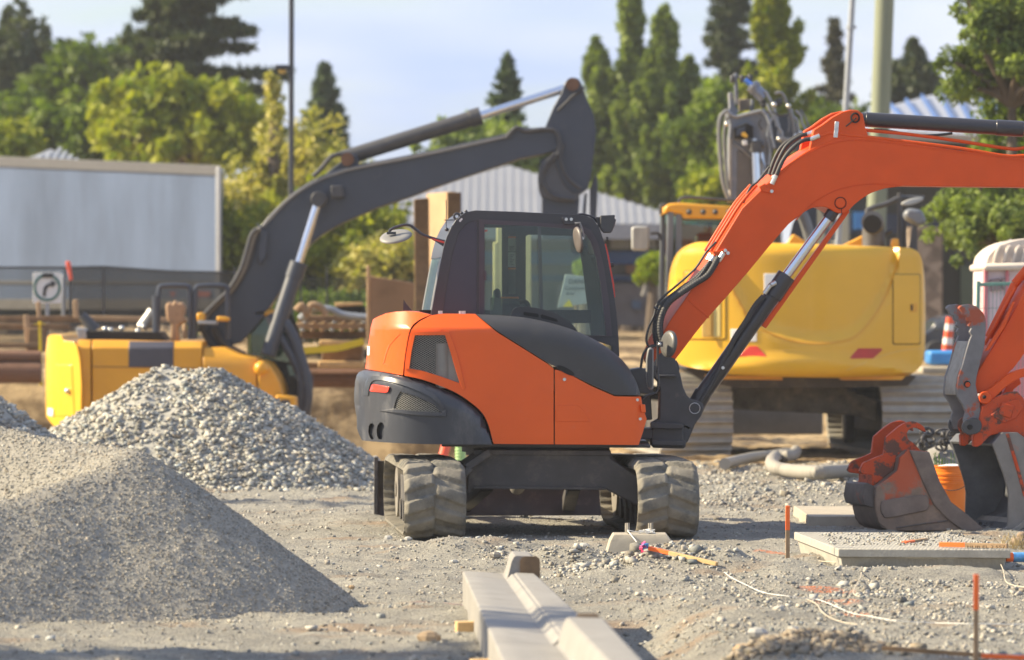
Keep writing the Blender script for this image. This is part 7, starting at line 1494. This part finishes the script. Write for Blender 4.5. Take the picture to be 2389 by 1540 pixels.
def broad(x,ytop,ybot,wpx,D,n,lm,label,size=.2,per=34,bark=m_bark,dens_=1.0,rr=.8,trunkx=None,name='leafy_tree',shape=None,holes=.0,nb=9):
    """broadleaf crown: limbs carry sprays of leaf clumps; sprays of different length give the uneven outline"""
    T=P(x,ytop,D); B=P(x,ybot,D); w=wpx*D/F/2; h=(T.z-B.z)/2; c=np.array([T.x,D,(T.z+B.z)/2]); base=Vector((T.x if trunkx is None else P(trunkx,0,D).x,D,float(H(T.x,D))))
    ns=nb*8; dirs=rng.normal(0,1,(ns,3)); dirs/=np.linalg.norm(dirs,axis=1,keepdims=True); dirs[:,2]=np.abs(dirs[:,2])*1.25-.7*(rng.random(ns)**.5)*1.3; dirs/=np.linalg.norm(dirs,axis=1,keepdims=True)*.93
    ln=rng.uniform(.6,1.12,ns); ln[rng.random(ns)<.12]*=1.10
    k=max(4,n//ns+1); cl=[];rd=[]
    for i in range(ns):
        t=np.linspace(.15,1,k)*ln[i]; side=rng.normal(0,.10,(k,3))*(1.1-t[:,None]*.5); up=np.zeros((k,3)); up[:,2]=.10*np.sin(t*3)
        q=dirs[i][None]*t[:,None]+side+up; cl.append(q); rd.append((1.25-.75*t/1.1)*rng.uniform(.7,1.15,k))
    p=np.concatenate(cl)*np.array([w,w*.9,h])+c; rad=np.concatenate(rd)*rr*.62
    if holes: m_=vn(p[:,0]*1.1,p[:,2]*1.1,77)>-.5+holes; p=p[m_]; rad=rad[m_]
    V,Q,C2=leaves(p,int(per*1.05),rad,size*.85)
    limbs=[([base,Vector((base.x,D,base.z+(c[2]-h*.4-base.z)*.6)),Vector((c[0],D,c[2]))],lambda t:max(.03,.28*(1-t)+.06) if D>85 else max(.02,.13*(1-t)+.03))]
    for j in range(0,ns,3): e=dirs[j]*ln[j]*.85*np.array([w,w*.9,h])+c; s_=Vector((c[0],D,c[2]-h*.55)); limbs.append(([s_,s_.lerp(Vector(e),.5)+Vector((0,0,.06*h)),Vector(e)],lambda t:.07*(1-t)+.015))
    return mktree(name,base,label,GB,limbs,V,Q,C2,lm,bark)
def column(x,ytop,ybot,wpx,D,n,lm,label,size=.2,per=34,name='columnar_tree',taper=1.0):
    """upright tree: many steep shoots along the stem, each ending in a point"""
    T=P(x,ytop,D); B=P(x,ybot,D); w=wpx*D/F/2; h=T.z-B.z; base=Vector((T.x,D,float(H(T.x,D)))); ns=max(14,n//4); cl=[];rd=[]; limbs=[([base,Vector((T.x,D,B.z+h*.5)),Vector((T.x,D,T.z-.2))],lambda t:.2*(1-t)+.02)]
    for i in range(ns):
        t0=random.random()**.9*.9; a=random.uniform(0,6.28); L_=h*random.uniform(.09,.22)*(1.1-t0*.6); wd=w*(1-t0)**.6*random.choice((random.uniform(.2,.8),random.uniform(.7,1.3)))
        p0=np.array([T.x,D,B.z+h*t0]); e=p0+np.array([math.cos(a)*wd,math.sin(a)*wd,L_])
        if e[2]>T.z: e[2]=T.z; 
        for j in range(5): u=(j+.6)/5; q=p0+(e-p0)*np.array([u**.6,u**.6,u]); cl.append(q); rd.append((.15*w+.10)*(1.25-u*.85))
        if i%3==0: limbs.append(([Vector(p0),Vector(e)],lambda t:.04*(1-t)+.01))
    for j in range(7): cl.append(np.array([T.x+random.uniform(-.1,.1),D,T.z-.16*j*h/6])); rd.append(.08+.05*j*w)
    V,Q,C2=leaves(np.array(cl),int(per*.9),np.array(rd),size*.8,1.5); return mktree(name,base,label,GB,limbs,V,Q,C2,lm)
def conifer(x,ytop,ybot,wpx,D,nb,lm,label,droop=.25,size=.16,sparse=1.0,name='conifer_tree',top_w=.04,lean=0,steps=9,asym=0):
    T=P(x,ytop,D); B=P(x,ybot,D); w=wpx*D/F/2; h=T.z-B.z; base=Vector((T.x,D,float(H(T.x,D)))); cl=[];rd=[];limbs=[([base,Vector((T.x,D,(T.z+base.z)/2)),Vector((T.x+lean,D,T.z))],lambda t:max(.02,.26*(1-t)))]
    nb=int(nb*1.25)
    for k in range(nb):
        t=(k+random.random())/nb; z=T.z-h*t; L_=w*(top_w+(1-top_w)*t**.85)*random.uniform(.45,1.25); a=random.uniform(0,6.283)
        if asym: L_*=1+asym*math.cos(a)
        d=Vector((math.cos(a),math.sin(a),0)); p0=Vector((T.x+lean*(1-t),D,z)); pts=[p0,p0+d*L_*.5+Vector((0,0,-droop*L_*.25)),p0+d*L_+Vector((0,0,-droop*L_*.75+.10*L_))]
        if L_>.35: limbs.append((pts,lambda s:.035*(1-s)+.01))
        m=max(2,int(steps*L_/w)+2)
        for i in range(m):
            s_=(i+.6)/m; q=pts[0].lerp(pts[1],s_*2) if s_<.5 else pts[1].lerp(pts[2],s_*2-1); cl.append((q.x,q.y,q.z-.03)); rd.append((.05*w+.09)*(1.35-.9*s_)*(.45+.7*min(1,t*1.6)))
    V,Q,C2=leaves(np.array(cl),int(17*sparse),np.array(rd),size*.8,.5,2.4); return mktree(name,base,label,GB,limbs,V,Q,C2,lm)
# left group
broad(60,235,420,300,118,190,L_green,'dark green bushy tree at the far left above the trailer',.22,rr=1.0)
broad(250,105,330,330,122,260,L_green,'broad green tree with bright tufts below the dark cedar',.24,rr=1.1,holes=.12)
broad(40,40,300,180,126,150,L_dark,'dark tall tree cut off by the left edge of the photo',.22,rr=.8,holes=.1)
conifer(18,20,240,110,128,60,L_dark,'small dark fir at the top left corner'); conifer(105,60,240,90,127,45,L_dark,'small dark fir second from the left corner',sparse=.7); conifer(300,60,220,80,126,40,L_blue,'thin pale fir left of the dark cedar',sparse=.5)
conifer(400,-330,235,400,116,84,L_dark,'large dark cedar with long level branches at the top left',.22,size=.22,name='cedar_tree',top_w=.25,steps=15,asym=.3,sparse=1.2)
broad(430,170,430,390,104,330,L_yel,'wide yellow green tree in the middle of the left group',.22,rr=.85,holes=.1,nb=12)
broad(150,260,430,240,108,150,L_green,'mid green bush right behind the trailer roof',.2,rr=.8)
broad(20,300,430,130,100,80,L_yel,'yellow green bush at the left edge above the trailer',.18,rr=.6)
conifer(757,150,470,190,112,130,L_blue,'bluish pyramid fir right of the dark lamp pole',steps=10)
broad(690,300,700,360,84,300,L_pale,'pale yellow feathery young tree before the lamp pole',.11,per=40,bark=m_barkl,rr=.62,holes=.22,nb=14)
column(640,180,560,90,83,60,L_pale,'tall pale wispy shoot of the young tree left of the lamp pole',.11,per=26)
broad(810,440,760,330,82,260,L_yel,'low yellow green tree under the dark boom',.12,per=40,rr=.55,holes=.12,nb=12)
broad(620,480,760,300,82,200,L_yel,'yellow green bush left of the dark boom foot',.12,per=40,rr=.6)
broad(900,560,740,200,80,110,L_pale,'pale low bush left of the tall boards',.11,per=36,rr=.5)
broad(760,700,780,500,75,120,L_green,'low dark green shrubs along the street under the trees',.14,rr=.5,name='shrub')
conifer(1185,128,420,190,100,46,L_blue,'sparse dark conifer behind the tip of the dark boom',sparse=.8,droop=-.05,steps=8)
broad(1130,270,470,260,98,150,L_mid,'bright green leafy tree behind the dark boom',.15,rr=.6,holes=.1)
broad(1270,330,500,160,99,80,L_mid,'green bush between the boom and the poplars',.15,rr=.6)
broad(330,215,440,560,124,420,L_green,'dark leafy tree mass behind the yellow green tree',.24,rr=1.1,nb=12)
broad(90,180,430,420,132,300,L_dark,'dark leafy mass at the far left behind the bushes',.26,rr=1.2,nb=10)
# right group
broad(1620,230,500,420,120,420,L_green,'long dark leafy mass behind the poplars',.24,rr=1.1,nb=12)
broad(1880,270,480,380,118,320,L_dark,'dark mass of trees behind the yellow green poplar',.24,rr=1.1,nb=10)
GR=[(1392,95,480,120,'slim poplar, leftmost of the poplar row'),(1432,190,480,130,'short poplar between the first and second tall ones'),(1470,-35,480,135,'tall slim poplar, second of the poplar row'),(1512,150,490,130,'short poplar between the second and third tall ones'),(1550,20,480,135,'tall slim poplar, third of the poplar row'),(1600,140,490,150,'lower poplar at the right end of the poplar row'),(1650,215,500,150,'lowest poplar, beside the grey arm')]
for x,a,b,w_,l in GR: column(x,a,b,w_,112+random.uniform(-3,3),260,L_mid,l,.18,per=40)
broad(1500,250,520,360,119,300,L_green,'rounded dark green mass of leaves at the foot of the poplars',.2,rr=.9,nb=12)
conifer(1705,-110,440,250,122,130,L_dark,'tall dark fir behind the grey arm',steps=10,droop=.1,top_w=.12)
column(1805,-60,440,190,104,380,L_yel,'bright yellow green poplar behind the grey arm',.17,per=42)
conifer(1945,45,420,150,118,80,L_brown,'brownish thin conifer left of the slim metal pole',sparse=.8)
broad(1740,220,470,330,110,300,L_green,'dark green tree mass behind the grey arm',.2,rr=.85,holes=.05,nb=14)
broad(1935,260,470,260,106,200,L_green,'mid green tree right of the yellow green poplar',.2,rr=.8)
broad(1680,400,500,160,90,100,L_yel,'yellow green bush left of the right excavator cab roof',.13,rr=.45)
conifer(2130,95,270,130,112,60,L_dark,'small dark pine right of the utility pole',droop=-.3,sparse=1.3,steps=7); broad(2120,150,270,130,112,70,L_dark,'dark rounded pine crown right of the utility pole',.2,rr=.6,name='pine_tree')
broad(2360,-60,330,330,63,420,L_mid,'big leafy tree hanging in from the right edge',.07,per=66,rr=.33,holes=.16,nb=14)
broad(2330,400,620,300,62,360,L_mid,'low leafy boughs at the right edge over the portable toilet',.065,per=66,rr=.34,nb=12)
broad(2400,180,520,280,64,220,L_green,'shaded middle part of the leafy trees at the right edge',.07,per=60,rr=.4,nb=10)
broad(1522,600,670,64,80,46,L_lime,'small round yellow shrub beside the right excavator cab','' and 1 or .07,per=50,rr=.2,name='shrub')
pm('planter',[[(1505,662),(1548,662),(1556,690),(1496,690)]],80,80,80.5,m_kerb,'pale concrete planter under the round yellow shrub','planter')
broad(1365,612,642,44,78,30,L_lime,'small yellow green shrub seen through the cab above the warning board',.06,per=46,rr=.16,name='shrub')
# trees standing left of the picture whose branches shade the lower left ground
def offtree(x,y,hh,label,n):
    base=Vector((x,y,0)); limbs=[([base,base+Vector((.1,0,hh*.5)),base+Vector((0,.1,hh))],lambda t:.11*(1-t)+.03)]; Cs=[]
    for k in range(n):
        z=hh*(.42+.58*random.random()); a=random.uniform(0,6.28); L_=random.uniform(.3,1.4); e=base+Vector((L_*math.cos(a),L_*math.sin(a)*.5,z+.3)); limbs.append(([base+Vector((0,0,z)),e],.02)); Cs.append(tuple(e)); Cs.append(tuple(base.lerp(e,.7)*1))
    C_=np.array([c for c in Cs if c[2]>1.5]); V,Q,C2=leaves(C_,26,.32,.10); rt=mktree('young_tree',base,label,'young trees left of the picture',limbs,V,Q,C2,L_mid); return rt
offtree(-8.8,23.1,7.4,'young street tree standing left of the picture, the nearer one',40)
offtree(-10.8,23.7,8.6,'young street tree standing left of the picture, the farther one',40)
offtree(-10.0,41.4,6.4,'unseen tree added left of the picture to cast a shadow band',34)  # unseen tree, added for the shadow band it throws
# haze volume added only to lift the dark tones
mb=MB(); mb.box((0,320,7.5),(760,760,22)); hz_=mb.build('haze',None,None,smooth=False); hm=bpy.data.materials.new('added haze'); hm.use_nodes=True; hn=hm.node_tree; hn.nodes.remove(hn.nodes['Principled BSDF']); pv=hn.nodes.new('ShaderNodeVolumePrincipled'); pv.inputs['Color'].default_value=(.93,.95,1,1); pv.inputs['Density'].default_value=.00042; hn.links.new(pv.outputs[0],[x for x in hn.nodes if x.type=='OUTPUT_MATERIAL'][0].inputs['Volume']); hz_.data.materials.append(hm); tag(hz_,'thin haze volume added over the whole site to lift the blacks','haze',kind='stuff')
# bolts, fittings and the like: every loose piece becomes a part of its own
def split_loose(o,nm):
    me=o.data; n=len(me.vertices); par=list(range(n))
    def find(a):
        while par[a]!=a: par[a]=par[par[a]]; a=par[a]
        return a
    for e in me.edges:
        a,b=find(e.vertices[0]),find(e.vertices[1])
        if a!=b: par[a]=b
    grp={}
    for p in me.polygons: grp.setdefault(find(p.vertices[0]),[]).append(p)
    if len(grp)<2: return
    for ps in grp.values():
        ids=sorted({v for p in ps for v in p.vertices}); ix={v:i for i,v in enumerate(ids)}
        m2=bpy.data.meshes.new(nm); m2.from_pydata([me.vertices[v].co for v in ids],[],[tuple(ix[v] for v in p.vertices) for p in ps])
        q=finish(nm,m2,me.materials[0] if me.materials else None,o.parent,0,True,38)
        for md in o.modifiers:
            if md.type=='BEVEL': b=q.modifiers.new('bevel','BEVEL'); b.width=md.width; b.segments=md.segments; b.limit_method='ANGLE'; b.angle_limit=md.angle_limit
    bpy.data.objects.remove(o)
for o in [o for o in bpy.data.objects if o.parent and o.type=='MESH']:
    k=o.name.split('.')[0]
    if k in ('bolt','hinge_bolt','lip_bolt','roof_bolt','roof_fittings','hose_fitting','pipe_block','grab_knob','deck_fitting','frame_gusset','blade_arm','handrail') and not o.children: split_loose(o,{'roof_fittings':'roof_fitting'}.get(k,k))
